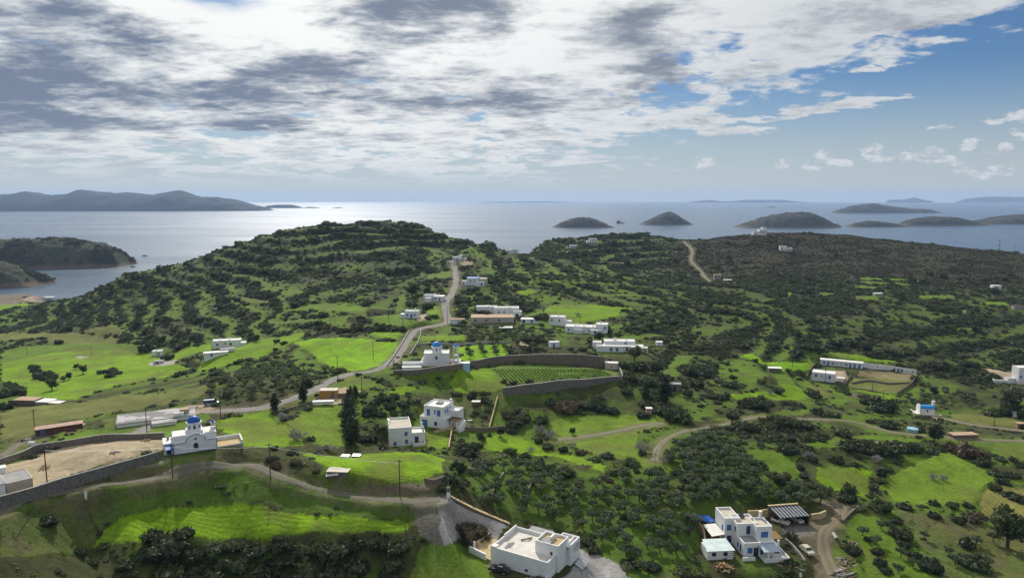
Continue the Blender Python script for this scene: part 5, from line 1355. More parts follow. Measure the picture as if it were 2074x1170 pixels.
# ------------------------------------------------------------------ church with azure domes, mid field
def church_mid():
    r = house('church_mid', 3, 'white church with light blue dome and separate bell tower, behind stone wall', 'church')
    mb = MB(); mb.box(-4.7, 0, -2, 4.7, 6.5, 4.6); mb.build('wall', WHITE, r)
    mb = MB(); mb.box(-4.75, -.05, 4.6, 4.75, .35, 4.95); mb.box(-4.75, 6.15, 4.6, 4.75, 6.55, 4.95); mb.box(-4.75, .35, 4.6, -4.4, 6.15, 4.95); mb.box(4.4, .35, 4.6, 4.75, 6.15, 4.95); mb.build('parapet', WHITE, r)
    mb = MB(); mb.box(-4.4, .35, 4.6, 4.4, 6.15, 4.66); mb.build('roof', WHITE2, r)
    mb = MB(); n = 14     # blind arch on the front
    for i in range(n):
        a, b = i * math.pi / n, (i + 1) * math.pi / n; mb.tube((1.75 * math.cos(a), -.02, 2.3 + 1.75 * math.sin(a)), (1.75 * math.cos(b), -.02, 2.3 + 1.75 * math.sin(b)), .10, .10, 6)
    mb.build('arch_moulding', WHITE2, r)
    mb = MB(); mb.box(-2.0, 1.2, 4.6, 2.0, 5.2, 5.0); mb.build('drum_base', WHITE, r)
    dome(r, 0, 3.2, 5.0, 1.85, DOMEL, 1.9)
    mb = MB(); mb.prism([(-6.5, .5), (-4.72, .5), (-4.72, 5.5), (-6.5, 5.5)], -2, [.6, 3.2, 3.2, .6]); mb.build('buttress', WHITE, r)
    win(r, (-4.7, 0, 4.7, 6.5), 'f', 4.3, 2.6, .8, 1.2, 'w')
    # court
    mb = MB(); mb.box(4.8, -.5, -2, 9.0, 4.5, .25); mb.build('court', SANDPAV, r)
    mb = MB(); mb.prism([(8.6, -.5), (9.05, -.5), (9.05, 5), (8.6, 5)], -2, [1.0, 1.0, 1.6, 1.6]); mb.box(4.8, 4.5, .2, 8.6, 5, 1.4); mb.build('court_wall', WHITE, r)
    t = house('church_mid', 3, 'slender white two-arched bell tower with light blue cap', 'bell tower', loc=(r.location.x + 7.2, r.location.y + 3.2, r.location.z))
    mb = MB(); mb.box(-1, -.55, -2, 1, .55, 1.6)
    for s in (-1, 1): mb.box(s * .8 - .2, -.5, 1.6, s * .8 + .2, .5, 6.9)
    mb.box(-.6, -.5, 3.2, .6, .5, 3.7); mb.box(-.6, -.5, 6.3, .6, .5, 6.9); mb.box(-1.1, -.6, 6.9, 1.1, .6, 7.1); mb.build('tower', WHITE, t)
    mb = MB(); mb.lathe([(.95 * math.cos(i * .196), 7.1 + .95 * math.sin(i * .196)) for i in range(8)] + [(.01, 8.05)], 0, 0, 18); o = mb.build('cupola', DOMEL, t, True); o.scale = (1, .62, 1)
    for z in (2.5, 5.5):
        mb = MB(); mb.lathe([(.3, z - .35), (.24, z - .1), (.14, z + .2), (.01, z + .25)], 0, 0, 10); mb.build('bell', METAL, t)
    p = ground_at(835, 751)
    s = empty('store', p, R(4), 'low white store with lean-to roof in front of the domed church', 'outbuilding')
    b = blk(s, -3.7, 1.4, 3.7, 4.0, 0, 2.5, par=.3); b2 = blk(s, -3.5, -1.4, 3.2, 1.3, 0, 1.7, par=0); win(s, b, 'f', 6.4, .3, .7, 1.7, 'd')
    p = ground_at(940, 749)
    s = empty('cabin', p, R(12), 'pale blue cabin with teal roof against the vineyard wall', 'cabin')
    b = blk(s, -2.2, 0, 2.2, 2.6, 0, 2.5, roofm=TEALR, par=0, wallm=mat('pale_blue_boards', (.36, .52, .68), .7, .08, 1.5)); win(s, b, 'f', .5, .9, .7, .8, 'w')
church_mid()

# ------------------------------------------------------------------ white house with the roof terrace, front
def front_house():
    r = house('front_house', -30, 'large white house with empty roof terrace, nearest the camera', 'house')
    L = r.location
    b = blk(r, 0, 0, 13.3, 10.6, 0, 3.0, mat('pale_screed', (.60, .57, .52), .9, .1, .6, .2, dirt=.2), .75); win(r, b, 'f', 8.2, .6, .62, .5, 'w', DARK); 
    mb = MB(); mb.box(0, -.005, 3.74, 1.3, 1.2, 3.95); mb.box(-.01, 5.5, 3.74, .26, 10.6, 4.1); mb.build('raised_parapet', WHITE, r)
    b2 = blk(r, 8.6, 3.6, 13.9, 8.4, 0, 5.2, SANDPAV, .55); win(r, b2, 'f', 3.5, 3.5, .5, .6, 'w', DARK)
    mb = MB(); mb.box(10.9, 5.6, 5.25, 11.3, 7.6, 6.2); mb.build('stair_wall', WHITE, r)
    mb = MB(); mb.prism([(9.2, 5.0), (11.5, 4.2), (11.8, 5.4), (9.6, 6.2)], 5.28, [5.35, 5.35, 5.75, 5.7]); mb.build('covering', GREYROOF, r)
    # open loggia on the right rear
    mb = MB(); mb.box(13.92, 7.4, -2, 14.9, 11.8, 1.6); mb.box(13.92, 11.5, 1.6, 14.9, 11.8, 4.5); mb.box(14.62, 7.4, 1.6, 14.9, 8.2, 4.5); mb.box(14.62, 8.2, 3.7, 14.9, 11.5, 4.5); mb.box(13.92, 7.4, 3.9, 14.62, 11.5, 4.0); mb.build('loggia', WHITE, r)
    blk(r, 11.0, 8.5, 13.9, 11.8, 0, 3.9, CREAM, .6)
    mb = MB(); mb.box(9.9, -2.6, -2, 13.2, -.15, .2); mb.build('front_terrace', CONC, r)
    mb = MB(); mb.box(9.9, -2.85, -1, 13.4, -2.6, .95); mb.box(13.2, -2.6, -1, 13.45, 3.3, .95); mb.build('terrace_wall', WHITE, r)
    # roof clutter
    for x, y, rz, s in ((2.6, 3.2, 5, 1), (3.0, 3.9, 2, 1)):
        t = empty('timber', (0, 0, 0), 0, 'grey plank stack lying by the roof terrace parapet' if rz == 5 else 'second grey plank stack on the roof terrace', 'planks', 'plank stacks on the roof terrace'); t.parent = None
        q = r.matrix_basis @ Vector((x, y, 3.06)); t.location = (L.x + math.cos(R(-30)) * x - math.sin(R(-30)) * y, L.y + math.sin(R(-30)) * x + math.cos(R(-30)) * y, L.z + 3.1); t.rotation_euler = (0, 0, R(62 + rz))
        for k in range(4): mb = MB(); mb.box(-1.1, k * .16, 0, 1.1, k * .16 + .12, .1); mb.build('plank', GREYROOF, t)
    x, y = 4.6, 7.2
    t = empty('driftwood', (L.x + math.cos(R(-30)) * x - math.sin(R(-30)) * y, L.y + math.sin(R(-30)) * x + math.cos(R(-30)) * y, L.z + 3.08), R(-10), 'crooked brown driftwood branch on the roof terrace', 'branch')
    mb = MB(); pp = [(-1.2, -.3, .12), (-.5, 0, .2), (.1, .1, .3), (.5, .6, .25), (1.0, 1.2, .15)]
    for a, c in zip(pp[:-1], pp[1:]): mb.tube(a, c, .16, .13, 6)
    mb.tube((.1, .1, .3), (.9, .2, .2), .1, .05, 5); mb.build('limb', WOOD, t)
    # sandy side court
    k = empty('side_court', L, R(-30), 'sandy paved court with sandstone bench walls left of the white house', 'courtyard')
    mb = MB(); mb.prism([(-6.2, 1.9), (-.25, .6), (-.25, 8.6), (-5.8, 8.9)], -2, .35); mb.build('paving', SANDPAV, k)
    mb = MB(); mb.prism([(-6.5, 1.6), (-1.7, .5), (-1.6, .85), (-6.4, 1.95)], -2, 1.35); mb.build('white_wall', WHITE, k)
    mb = MB(); mb.prism([(-6.5, 3.9), (-6.0, 3.8), (-5.6, 9.2), (-6.1, 9.3)], -2, 1.3); mb.build('sandstone_wall', SANDST, k)
    mb = MB(); mb.prism([(-5.98, 4.2), (-5.5, 4.1), (-5.2, 8.8), (-5.6, 8.9)], .3, .75); mb.build('bench', SANDST, k)
    mb = MB(); mb.box(-8.2, 3.2, -2, -6.3, 3.5, 1.2); mb.box(-8.2, 3.5, -2, -7.9, 5.2, 1.2); mb.box(-7.9, 4.9, -2, -6.5, 5.2, 1.2); mb.build('planter', STONE, k)
    mb = MB(); mb.box(-6.1, 2.6, .3, -5.75, 3.0, 2.1); mb.build('pillar', WHITE, k)
    # flat annexe behind
    p = r.location; s = empty('outbuilding', (L.x + math.cos(R(-30)) * 2 - math.sin(R(-30)) * 12, L.y + math.sin(R(-30)) * 2 + math.cos(R(-30)) * 12, L.z), R(-30), 'low grey roofed outbuilding behind the white house', 'outbuilding'); blk(s, 0, 0, 5.0, 2.8, 0, 2.3, GREYROOF, 0)
    # sheets leaning on the right
    t = empty('panel_stack', (L.x + math.cos(R(-30)) * 16.4 - math.sin(R(-30)) * 8.0, L.y + math.sin(R(-30)) * 16.4 + math.cos(R(-30)) * 8.0, L.z - .2), R(-30), 'row of grey panels lying beside the white house on gravel', 'panels')
    for q in range(4): mb = MB(); mb.prism([(-.9, q * 1.05), (.9, q * 1.05), (.9, q * 1.05 + .95), (-.9, q * 1.05 + .95)], [.5, -.3, -.3, .5], [.58, -.22, -.22, .58]); mb.build('panel', METAL, t)
front_house()
# sandstone steps above the gravel yard
def steps():
    a, b = ground_at(912, 1006), ground_at(1032, 1062); n = 27; d = (b - a)[:2]; L = np.linalg.norm(d); rz = math.atan2(d[1], d[0])
    r = empty('steps', tuple(a), rz, 'long flight of sandstone steps climbing beside the white gravel yard', 'steps')
    for i in range(n):
        t = (i + .5) / n; x = L * t; wx, wy = a[0] + d[0] * t, a[1] + d[1] * t; z = float(H(wx, wy)) - a[2]
        mb = MB(); w = L / n; mb.box(x - w * .29, -.75, z - .6, x + w * .29, .75, z + .42); mb.build('step', SANDST, r)
    mb = MB()
    for i in range(n):
        t0, t1 = i / n, (i + 1) / n; z0 = float(H(*(a[:2] + d * t0))) - a[2]; z1 = float(H(*(a[:2] + d * t1))) - a[2]
        mb.prism([(L * t0, -.9), (L * t1, -.9), (L * t1, -.68), (L * t0, -.68)], [z0 - 1, z1 - 1, z1 - 1, z0 - 1], [z0 + .25, z1 + .25, z1 + .25, z0 + .25])
        mb.prism([(L * t0, -.68), (L * t1, -.68), (L * t1, .8), (L * t0, .8)], [z0 - 1, z1 - 1, z1 - 1, z0 - 1], [z0 + .12, z1 + .12, z1 + .12, z0 + .12])
    mb.build('kerb', mat('step_stone_dark', (.10, .085, .06), .95, .3, 2.0, .5), r)
    g = empty('gate_pillar', tuple(ground_at(908, 1006)), R(20), 'white gate pillar with stone head at top of the sandstone steps', 'pillar')
    mb = MB(); mb.box(-.35, -.35, -.5, .35, .35, 1.3); mb.build('shaft', WHITE, g); mb = MB(); mb.box(-.42, -.42, 1.3, .42, .42, 2.3); mb.build('head', STONE, g); mb = MB(); mb.tube((0, 0, 2.3), (0, 0, 4.8), .05, .04, 6); mb.build('rod', METAL, g)
steps()

# ------------------------------------------------------------------ house with blue shutters, right foreground
def right_house():
    r = house('right_house', 5, 'white stepped house with blue shutters and flat roofs, right foreground', 'house'); L = r.location
    def W(x, y): return (L.x + math.cos(R(5)) * x - math.sin(R(5)) * y, L.y + math.sin(R(5)) * x + math.cos(R(5)) * y)
    A = blk(r, -2.0, 6.6, 1.7, 12.7, 0, 5.8, CREAM, .5); win(r, A, 'l', 1.0, 2.8, .8, 1.3, 's'); win(r, A, 'f', .55, 3.3, 1.0, 1.4, 's'); win(r, A, 'f', .6, .1, 1.1, 1.9, 'g')
    B = blk(r, .0, 4.2, 5.0, 9.2, 0, 5.6, CREAM, .4); win(r, B, 'l', .6, 3.8, .7, 1.2, 's'); win(r, B, 'f', 2.3, 3.2, .95, 2.2, 'g')
    C = blk(r, 3.8, 2.1, 7.5, 6.8, 0, 5.7, CREAM, .45); win(r, C, 'f', 1.15, 3.5, 1.65, 1.35, 's'); 
    D = blk(r, .0, .0, 3.9, 4.3, 0, 3.0, GREYROOF, .35); win(r, D, 'f', .9, .9, 1.15, 1.25, 's'); win(r, D, 'f', 2.35, 0, 1.15, 2.2, 'g'); win(r, D, 'l', 1.4, .6, .7, 1.6, 's'); win(r, D, 'l', 3.0, .8, .6, 1.2, 's')
    Eb = blk(r, 3.9, .6, 7.6, 2.2, 0, 2.9, WHITE2, 0); win(r, Eb, 'f', .25, 0, .8, 2.0, 'g'); win(r, Eb, 'f', 1.6, .7, 1.4, 1.2, 'w')
    chimney(r, 6.8, 7.0, 5.6, 1.9, .28); chimney(r, 2.6, 8.6, 5.9, .3, .3)
    # solar panel on the roof
    s = slab(r, 'solar_panel', [(2.0, 7.3, 5.95), (3.2, 7.3, 5.95), (3.2, 8.6, 6.6), (2.0, 8.6, 6.6)], 0, .06, GLASS)
    # porch: sheet roof on white piers, terrace with low wall
    mb = MB(); mb.box(3.7, -3.1, -2, 9.6, .55, .15); mb.build('terrace', WHITE2, r)
    mb = MB(); mb.box(3.7, -3.1, .15, 9.6, -2.85, 1.0); mb.box(9.35, -2.85, .15, 9.6, 3.6, 1.0); mb.box(-1.0, -1.9, -1, 2.0, -1.65, .8); mb.build('terrace_wall', WHITE, r)
    slab(r, 'porch_roof', [(3.5, -2.9, 2.5), (7.6, -2.9, 2.5), (7.5, .5, 2.85), (3.5, .5, 2.85)], 0, .07, mat('porch_sheet', (.36, .43, .50), .5, .1, 1.0))
    posts(r, [(4.6, -2.75), (7.4, -2.7)], .15, 2.45, .17, WHITE, 'pier')
    mb = MB(); mb.box(7.62, 1.5, -2, 9.3, 6.0, 1.4); mb.build('side_terrace', WHITE, r); posts(r, [(9.1, 1.8)], 1.4, 2.8, .22, WHITE, 'pier')
    for k in range(8): mb = MB(); mb.box(7.7, 3.0 + k * .5, 2.5, 10.6, 3.14 + k * .5, 2.64); mb.build('pergola_beam', mat('pine_beam', (.50, .33, .14), .8, .15, 2.0), r)
    posts(r, [(10.4, 3.1), (10.4, 6.5)], -1, 2.5, .08, WOOD, 'pergola_post')
    # garden canopy and store
    k = empty('canopy', (*W(-3.8, 8.8), L.z), R(5), 'white sheet canopy on posts against the house side', 'canopy')
    slab(k, 'sheet', [(-1.6, -3.0, 2.35), (1.9, -2.6, 2.55), (1.4, 2.8, 2.7), (-1.7, 2.9, 2.5)], 0, .06, WHITE2); posts(k, [(-1.5, -2.8), (1.6, -2.4), (-1.5, 2.6)], -1, 2.35, .06, WOOD)
    t = empty('table', (*W(-3.8, 8.3), L.z), R(5), 'wooden table in the shade under the white sheet canopy', 'table')
    mb = MB(); mb.box(-.9, -.45, .7, .9, .45, .76); mb.build('top', WOOD, t); posts(t, [(-.8, -.35), (.8, -.35), (-.8, .35), (.8, .35)], 0, .7, .04, WOOD, 'leg')
    k = empty('garden_store', (*W(-5.8, 1.2), L.z), R(5), 'small white store with teal sheet roof and two windows', 'outbuilding')
    b = (-3.0, -1.9, 3.0, 2.4); mb = MB(); mb.box(-3.0, -1.9, -2, 3.0, 2.4, 2.2); mb.build('wall', WHITE, k); slab(k, 'roof', [(-3.3, -2.2, 2.25), (3.3, -2.2, 2.25), (3.0, 2.7, 2.75), (-2.7, 2.7, 2.75)], 0, .07, TEALR)
    win(k, b, 'f', 1.0, .9, .95, .85, 'w', DARK); win(k, b, 'f', 3.7, .9, .95, .85, 'w', DARK)
    f = empty('frame', (*W(-3.9, -1.6), L.z), R(5), 'dark open metal frame in front of the small white store', 'frame')
    mb = MB()
    for x in (-1.1, 1.1): mb.box(x - .03, -.6, -.5, x + .03, -.54, 2.2)
    for z in (1.2, 1.7, 2.15): mb.box(-1.1, -.6, z, 1.1, -.55, z + .05)
    mb.build('bars', DARK, f)
    k = empty('tarpaulin', (*W(-4.6, 14.2), float(H(*W(-4.6, 14.2)))), R(8), 'bright blue tarpaulin stretched over poles behind the house', 'tarpaulin')
    vs = []; n = 9
    for j in range(n):
        for i in range(n): vs.append((-2.3 + 4.6 * i / 8, -1.8 + 3.6 * j / 8, 1.9 + .35 * math.sin(i * .8) * math.cos(j * .7) - .25 * ((i - 4) ** 2 + (j - 4) ** 2) / 32 + random.uniform(-.05, .05)))
    mb = MB(); mb.add(vs, [(j * n + i, j * n + i + 1, (j + 1) * n + i + 1, (j + 1) * n + i) for j in range(n - 1) for i in range(n - 1)]); mb.build('sheet', TARP, k, True); posts(k, [(-2.1, -1.6), (2.1, -1.6), (2.1, 1.6), (-2.1, 1.6)], -1, 1.75, .05, WOOD)
    # carport
    p = site('carport'); k = empty('carport', (*W(17.5, 13.6), p[2]), R(9), 'carport with dark sheet roof and white battens beside stone wall', 'carport')
    slab(k, 'roof', [(-4.0, -2.6, 2.35), (3.9, -2.6, 2.35), (3.7, 2.7, 2.9), (-4.1, 2.7, 2.9)], 0, .08, mat('dark_sheet', (.045, .06, .08), .5, .2, 1.0))
    for q in range(9):
        x = -3.7 + q * .92; slab(k, 'batten', [(x, -2.6, 2.40), (x + .10, -2.6, 2.40), (x + .10, 2.7, 2.955), (x, 2.7, 2.955)], 0, .05, WHITE2)
    posts(k, [(-3.8, -2.4), (0, -2.4), (3.7, -2.4)], -1, 2.3, .08, WOOD)
    mb = MB(); mb.box(-4.1, 2.6, -1, 3.9, 3.05, 3.05); mb.build('back_wall', STONE, k); mb = MB(); mb.box(-4.2, 2.5, 3.05, 4.0, 3.15, 3.2); mb.build('coping', SANDST, k)
    mb = MB(); mb.box(3.7, -2.5, -1, 3.9, 2.6, 2.3); mb.build('side_wall', DARK, k)
    return W, L
RH_W, RH_L = right_house()
# ------------------------------------------------------------------ twin white houses
def twin():
    r = house('twin_front', 13, 'white two storey house with bare walls, front one of the twin houses', 'house'); r.location.x -= 4.6; r.location.y -= .6
    A = blk(r, 0, 0, 6.4, 10.0, 0, 5.0, CREAM, .5); win(r, A, 'f', 4.4, 3.0, .85, 1.15, 's'); win(r, A, 'f', 1.2, .3, .8, 1.1, 's'); win(r, A, 'f', 4.5, .6, .8, 1.2, 's'); win(r, A, 'l', 3.0, 3.2, .5, .9, 'w', WHITE); win(r, A, 'l', 3.0, .8, .5, .9, 'w', WHITE)
    mb = MB(); mb.box(-.02, 6.0, 5.5, .5, 8.0, 5.9); mb.box(-.02, 3.0, 5.5, .3, 5.0, 5.75); mb.build('raised_parapet', WHITE, r)
    B = blk(r, 6.4, 1.0, 10.4, 6.0, 0, 2.9, WHITE2, .45); posts(r, [(9.9, 1.3), (9.9, 5.6)], 3.3, 5.0, .22, WHITE, 'pillar')
    mb = MB(); mb.box(6.6, -2.0, -2, 10.2, .95, .3); mb.build('patio', SANDPAV, r); mb = MB(); mb.box(6.6, -2.0, .3, 10.2, -1.8, 1.1); mb.box(10.0, -1.8, .3, 10.2, .9, 1.1); mb.box(6.6, -1.8, .3, 6.8, .9, 1.1); mb.build('patio_wall', WHITE, r); win(r, B, 'f', 1.0, .3, 1.1, 1.9, 'g')
    t = empty('patio_table', tuple(r.matrix_basis.to_translation()), 0, 'small table with chairs on the walled patio of the front twin house', 'table'); a = R(13)
    t.location = (r.location.x + math.cos(a) * 8.4 + math.sin(a) * .8, r.location.y + math.sin(a) * 8.4 - math.cos(a) * .8, r.location.z + .3); mb = MB(); mb.lathe([(.5, .7), (.5, .76)], 0, 0, 12); mb.build('top', WOOD, t); mb = MB(); mb.tube((0, 0, 0), (0, 0, .7), .05, .05, 6); mb.build('leg', WOOD, t)
    r = house('twin_back', -20, 'white two storey house with blue doors and pergola, rear one of the twin houses', 'house'); r.location.x -= 4.2; r.location.y -= .5
    Lo = blk(r, 0, 0, 9.0, 9.2, 0, 3.0, WHITE2, .35); win(r, Lo, 'f', .7, 0, 2.0, 2.3, 'd'); win(r, Lo, 'f', 5.1, .8, .95, 1.2, 'w'); win(r, Lo, 'r', 2.4, .6, .8, 1.6, 's')
    w = MB(); arch_panel(w, 7.1, 0, 1.5, 2.2, -.035, .0); w.build('arch', DARK, r)
    Up = blk(r, .7, 1.6, 7.4, 9.2, 3.0, 6.0, WHITE2, .4); win(r, Up, 'f', 1.0, 3.2, 1.15, 2.1, 'd'); win(r, Up, 'f', 3.6, 3.9, .5, 1.4, 's'); win(r, Up, 'f', 4.6, 3.3, 1.15, 2.0, 'd')
    for k in range(3): win(r, Up, 'r', 1.2 + 1.7 * k, 4.0, .7, 1.4, 's')
    chimney(r, 6.9, 8.6, 6.3, .8, .3)
    for i in range(2):
        for j in range(2): mb = MB(); mb.box(3.2 + i * 1.1, 5.0 + j * 1.1, 6.05, 4.0 + i * 1.1, 5.8 + j * 1.1, 6.6); mb.build('roof_vent', CONC, r)
    W2 = blk(r, 7.42, 5.0, 11.0, 9.0, 0, 4.3, WHITE2, .35)
    posts(r, [(9.3, .6), (12.6, .6), (12.6, 4.4)], -2, 2.6, .2, WHITE, 'pier')
    for k in range(9): mb = MB(); mb.box(9.1, .5 + k * .48, 2.6, 12.9, .62 + k * .48, 2.74); mb.build('pergola_beam', WOOD, r)
    mb = MB(); mb.box(9.1, .0, -2, 13.0, 4.9, .12); mb.build('terrace', SANDPAV, r); mb = MB(); mb.prism([(13.0, .2), (13.6, .2), (13.6, 5.0), (13.0, 5.0)], -2, [.8, .8, 2.0, 2.0]); mb.build('stair_wall', WHITE, r)
twin()
# ------------------------------------------------------------------ the other houses, each from a handful of volumes
def simple(key, rz, label, blocks, wins=(), cat='house', chim=(), group=None, loc=None, name=None):
    """blocks: (x0,y0,x1,y1,z0,z1,roof,parapet[,wall]); wins: (block, face, u, z, w, h, kind)"""
    r = house(key, rz, label, cat, group, name, loc); B = []
    for b in blocks: B.append(blk(r, *b[:6], roofm=b[6] if len(b) > 6 else None, par=b[7] if len(b) > 7 else .35, wallm=b[8] if len(b) > 8 else None))
    for w in wins: win(r, B[w[0]], *w[1:])
    for c in chim: chimney(r, *c)
    return r
PATCHY = mat('patchy_slab', (.34, .33, .34), .9, .2, .25, .2, dirt=0)
def patchy():
    nt = PATCHY.node_tree; b = nt.nodes['Principled BSDF']; tc = nt.nodes.new('ShaderNodeTexCoord')
    n1 = noise(nt, tc.outputs['Object'], .16, 5, .5, .4); n2 = noise(nt, tc.outputs['Object'], 1.2, 6, .6)
    c = mixc(nt, (n1 + (n2 - .5) * .12).ss(.50, .53), (.20, .198, .20), (.42, .40, .40)); nt.links.new(mixc(nt, n2.ss(.55, .8) * .5, c, (.34, .32, .30)), b.inputs['Base Color'])
patchy()
r = simple('slab_house', 26, 'sprawling flat grey roof with whitewashed patches, half buried beside the road', [(0, 1.2, 20, 10.5, 0, 1.0, PATCHY, 0), (9, -2.2, 15, 1.1, 0, .8, PATCHY, 0)], (), 'building')
mb = MB(); mb.box(14.6, 1.6, 1.15, 17.2, 2.2, 2.1); mb.build('skylight', WHITE, r)
simple('red_shed', 33, 'long rusty red sheet shed with pinkish roof at far left', [(0, 0, 11, 3.0, 0, 1.8, mat('pink_sheet', (.38, .24, .19), .8, .25, 1.0, dirt=.3), 0, REDW)], [(0, 'f', 1, .2, 1.2, 1.6, 'd', DARK)], 'shed')
simple('low_sheds', -4, 'brown roofed low shed on the pasture at far left', [(-7, 0, 1.5, 4.5, 0, 1.6, TANROOF, 0, STONE)], (), 'shed')
simple('low_sheds', -6, 'white sheet roofed shelter, larger one beside the brown shed', [(2.2, 0, 7.4, 4.5, 0, 1.1, WHITE2, 0, CONC)], (), 'shed')
simple('low_sheds', -6, 'white sheet roofed shelter, smaller rightmost one beside the brown shed', [(7.9, -.6, 12.5, 2.6, 0, 1.0, WHITE2, 0, CONC)], (), 'shed')
simple('yard_house', 44, 'beige block with grey flat roof inside the sandy yard', [(0, 0, 4.4, 7, 0, 2.0, GREYROOF, .15, mat('beige_render', (.45, .40, .32), .9, .1, 1.0))], (), 'outbuilding')
simple('yard_house', 44, 'white outbuilding at the left picture edge in the sandy yard', [(-4.5, -1.2, -.3, 4, 0, 2.6, GREYROOF, 0)], (), 'outbuilding')
simple('yard_house', 44, 'small white block at the left edge behind the grey flat roof', [(-1.0, 7.8, 1.2, 9.5, 0, 2.9, WHITE2, 0)], (), 'outbuilding')
simple('yellow_shed', 3, 'ochre plank shed with pale sheet roof beside the asphalt road', [(-2.7, 0, 2.7, 3, 0, 2.5, mat('pale_sheet', (.55, .50, .40), .8, .15, 1.5, dirt=.3), 0, OCHRE)], [(0, 'f', 3.6, 0, .9, 1.9, 'd', WOOD)], 'shed')
simple('trailer', 6, 'long low white covered trailer below the ochre shed', [(-3.1, 0, 3.1, 1.6, 0.45, 1.2, WHITE2, 0)], (), 'trailer')
simple('house_left', 14, 'long white house on the green slope left of the road', [(-7.2, 0, 6.8, 6, 0, 4.0, WHITE2, .3), (6.8, 1, 9.2, 5, 0, 2.3, WHITE2, 0)], [(0, 'f', 8.6, 1.6, 1.0, 1.3, 'w', DARK), (0, 'f', 2, 1.6, .9, 1.2, 'w'), (0, 'f', 6, 2.3, .7, .7, 'w')], chim=[(1, 3, 4.2, .8), (-4, 4, 4.2, .6)])
p = ground_at(440, 722); simple(None, 22, 'low white annexe with flat roof below the long white house', [(-6, 0, 5, 4, 0, 2.0, WHITE2, 0), (1.5, 3.8, 8, 7, 0, 2.6, GREYROOF, 0)], [(0, 'f', 3, .3, 1, 1.6, 'd')], 'outbuilding', loc=p)
simple('hut_left', 10, 'small white hut with flat roof on the far left pasture', [(-2.7, 0, 2.7, 3.5, 0, 2.6, WHITE2, .15)], [(0, 'f', 3.4, .8, .8, 1.0, 'w', DARK)], 'hut')
p = ground_at(320, 737); simple(None, 5, 'square pale concrete cistern on the farm slab', [(-2.2, 0, 2.2, 2.5, 0, 1.5, CONC, 0, mat('pale_concrete', (.5, .48, .45), .9, .1, 1.0))], [(0, 'f', 1.5, .2, .9, .9, 'w', DARK)], 'cistern', loc=p)
simple('house_road', -6, 'small white cottage with blue door beside the uphill road', [(-3.4, 0, 3.8, 5, 0, 3.5, WHITE2, .35), (-5.6, -.4, -3.5, 3, 0, 2.0, WHITE2, 0)], [(0, 'f', 1.2, 1.1, .9, 1.2, 's'), (0, 'f', 3.2, 0, 1.1, 2.1, 'd'), (0, 'f', 5.2, 1.1, .9, 1.2, 's'), (0, 'r', 2, 1.1, .9, 1.2, 's')], chim=[(1.8, 3.5, 3.7, 1.0)])
simple('house_bend', -8, 'white house with two roof levels near the road bend', [(-5.8, 1, .5, 7, 0, 3.4, GREYROOF, .3), (.5, 0, 6.5, 6, 0, 3.0, WHITE2, 0), (-4, -2.5, -.5, .9, 0, 2.2, WHITE2, 0)], [(1, 'f', 1, 1, .9, 1.2, 'w'), (1, 'f', 3.4, .2, 1, 1.9, 'd'), (0, 'f', .6, 1.4, .8, 1.1, 'w')], chim=[(3, 4, 3.1, .8)])
simple('house_blue_roof', -8, 'white house with pale blue roof above the uphill road', [(-5.2, 1.5, 2.5, 7, 0, 5.2, DOMEL, 0), (2.5, 2.5, 8.0, 8, 0, 4.7, WHITE2, .2, mat('beige_render', (.45, .40, .32))), (1.5, -1.5, 7.0, 2.4, 0, 2.6, WHITE2, .3), (-8.5, 0, -5.3, 4, 0, 3.2, WHITE2, .2)], [(0, 'f', 2, 2.6, .9, 1.2, 's'), (0, 'f', 5, 2.6, .9, 1.2, 's'), (2, 'f', 3.6, .6, 1, 1.7, 'w'), (3, 'f', 1, .5, .9, 1.8, 'd')], chim=[(1.8, 5, 5.2, 1.6)])
simple('house_top', -5, 'low white house at the top end of the uphill road', [(-5.5, 0, 1, 5, 0, 2.8, WHITE2, .25), (1, 1, 5.5, 5, 0, 2.0, GREYROOF, .2), (-1, 4, 2, 6, 2.9, 4.0, WHITE2, 0)], [(0, 'f', 1, .8, .9, 1.2, 'w', DARK), (0, 'f', 3.6, .1, 1, 1.9, 'd', DARK), (1, 'f', 1.6, .6, .9, 1.0, 'w', DARK)])
simple('long_roof', 1, 'long building with tan flat roof amid the white villas', [(-11.5, 0, 12, 11, 0, 3.0, TANROOF, .18, mat('beige_render', (.45, .40, .32)))], [(0, 'f', 2, .9, 1, 1.1, 'w'), (0, 'f', 8, .9, 1, 1.1, 'w'), (0, 'f', 15, .9, 1, 1.1, 'w')], 'building')
simple('house_long_roof', 3, 'white house rising behind the tan flat roof', [(-7, 8, 7, 14, 0, 4.6, WHITE2, .4), (3.5, 3.5, 8.2, 7.9, 0, 3.2, WHITE2, .3)], [(0, 'f', 2, 1.8, .9, 1.2, 's'), (0, 'f', 5, 1.8, .9, 1.2, 's'), (1, 'f', 1.2, .1, 1.5, 2.0, 'g')], chim=[(2, 11, 4.7, .7)])
p = ground_at(985, 638); simple(None, 0, 'flat white block half hidden behind the tan roof at its left', [(-6, 4, 6, 9, 0, 4.2, WHITE2, .2)], (), 'outbuilding', chim=[(1, 6, 4.3, .8)], loc=p)
simple('annex_long_roof', -8, 'low white annexe with wide flat roof right of the tan roof', [(-5, 0, 4.8, 5, 0, 2.3, WHITE2, 0)], [(0, 'f', 1, .4, 1.4, 1.5, 'w'), (0, 'f', 5.5, .4, 1.2, 1.7, 'd')], 'outbuilding')
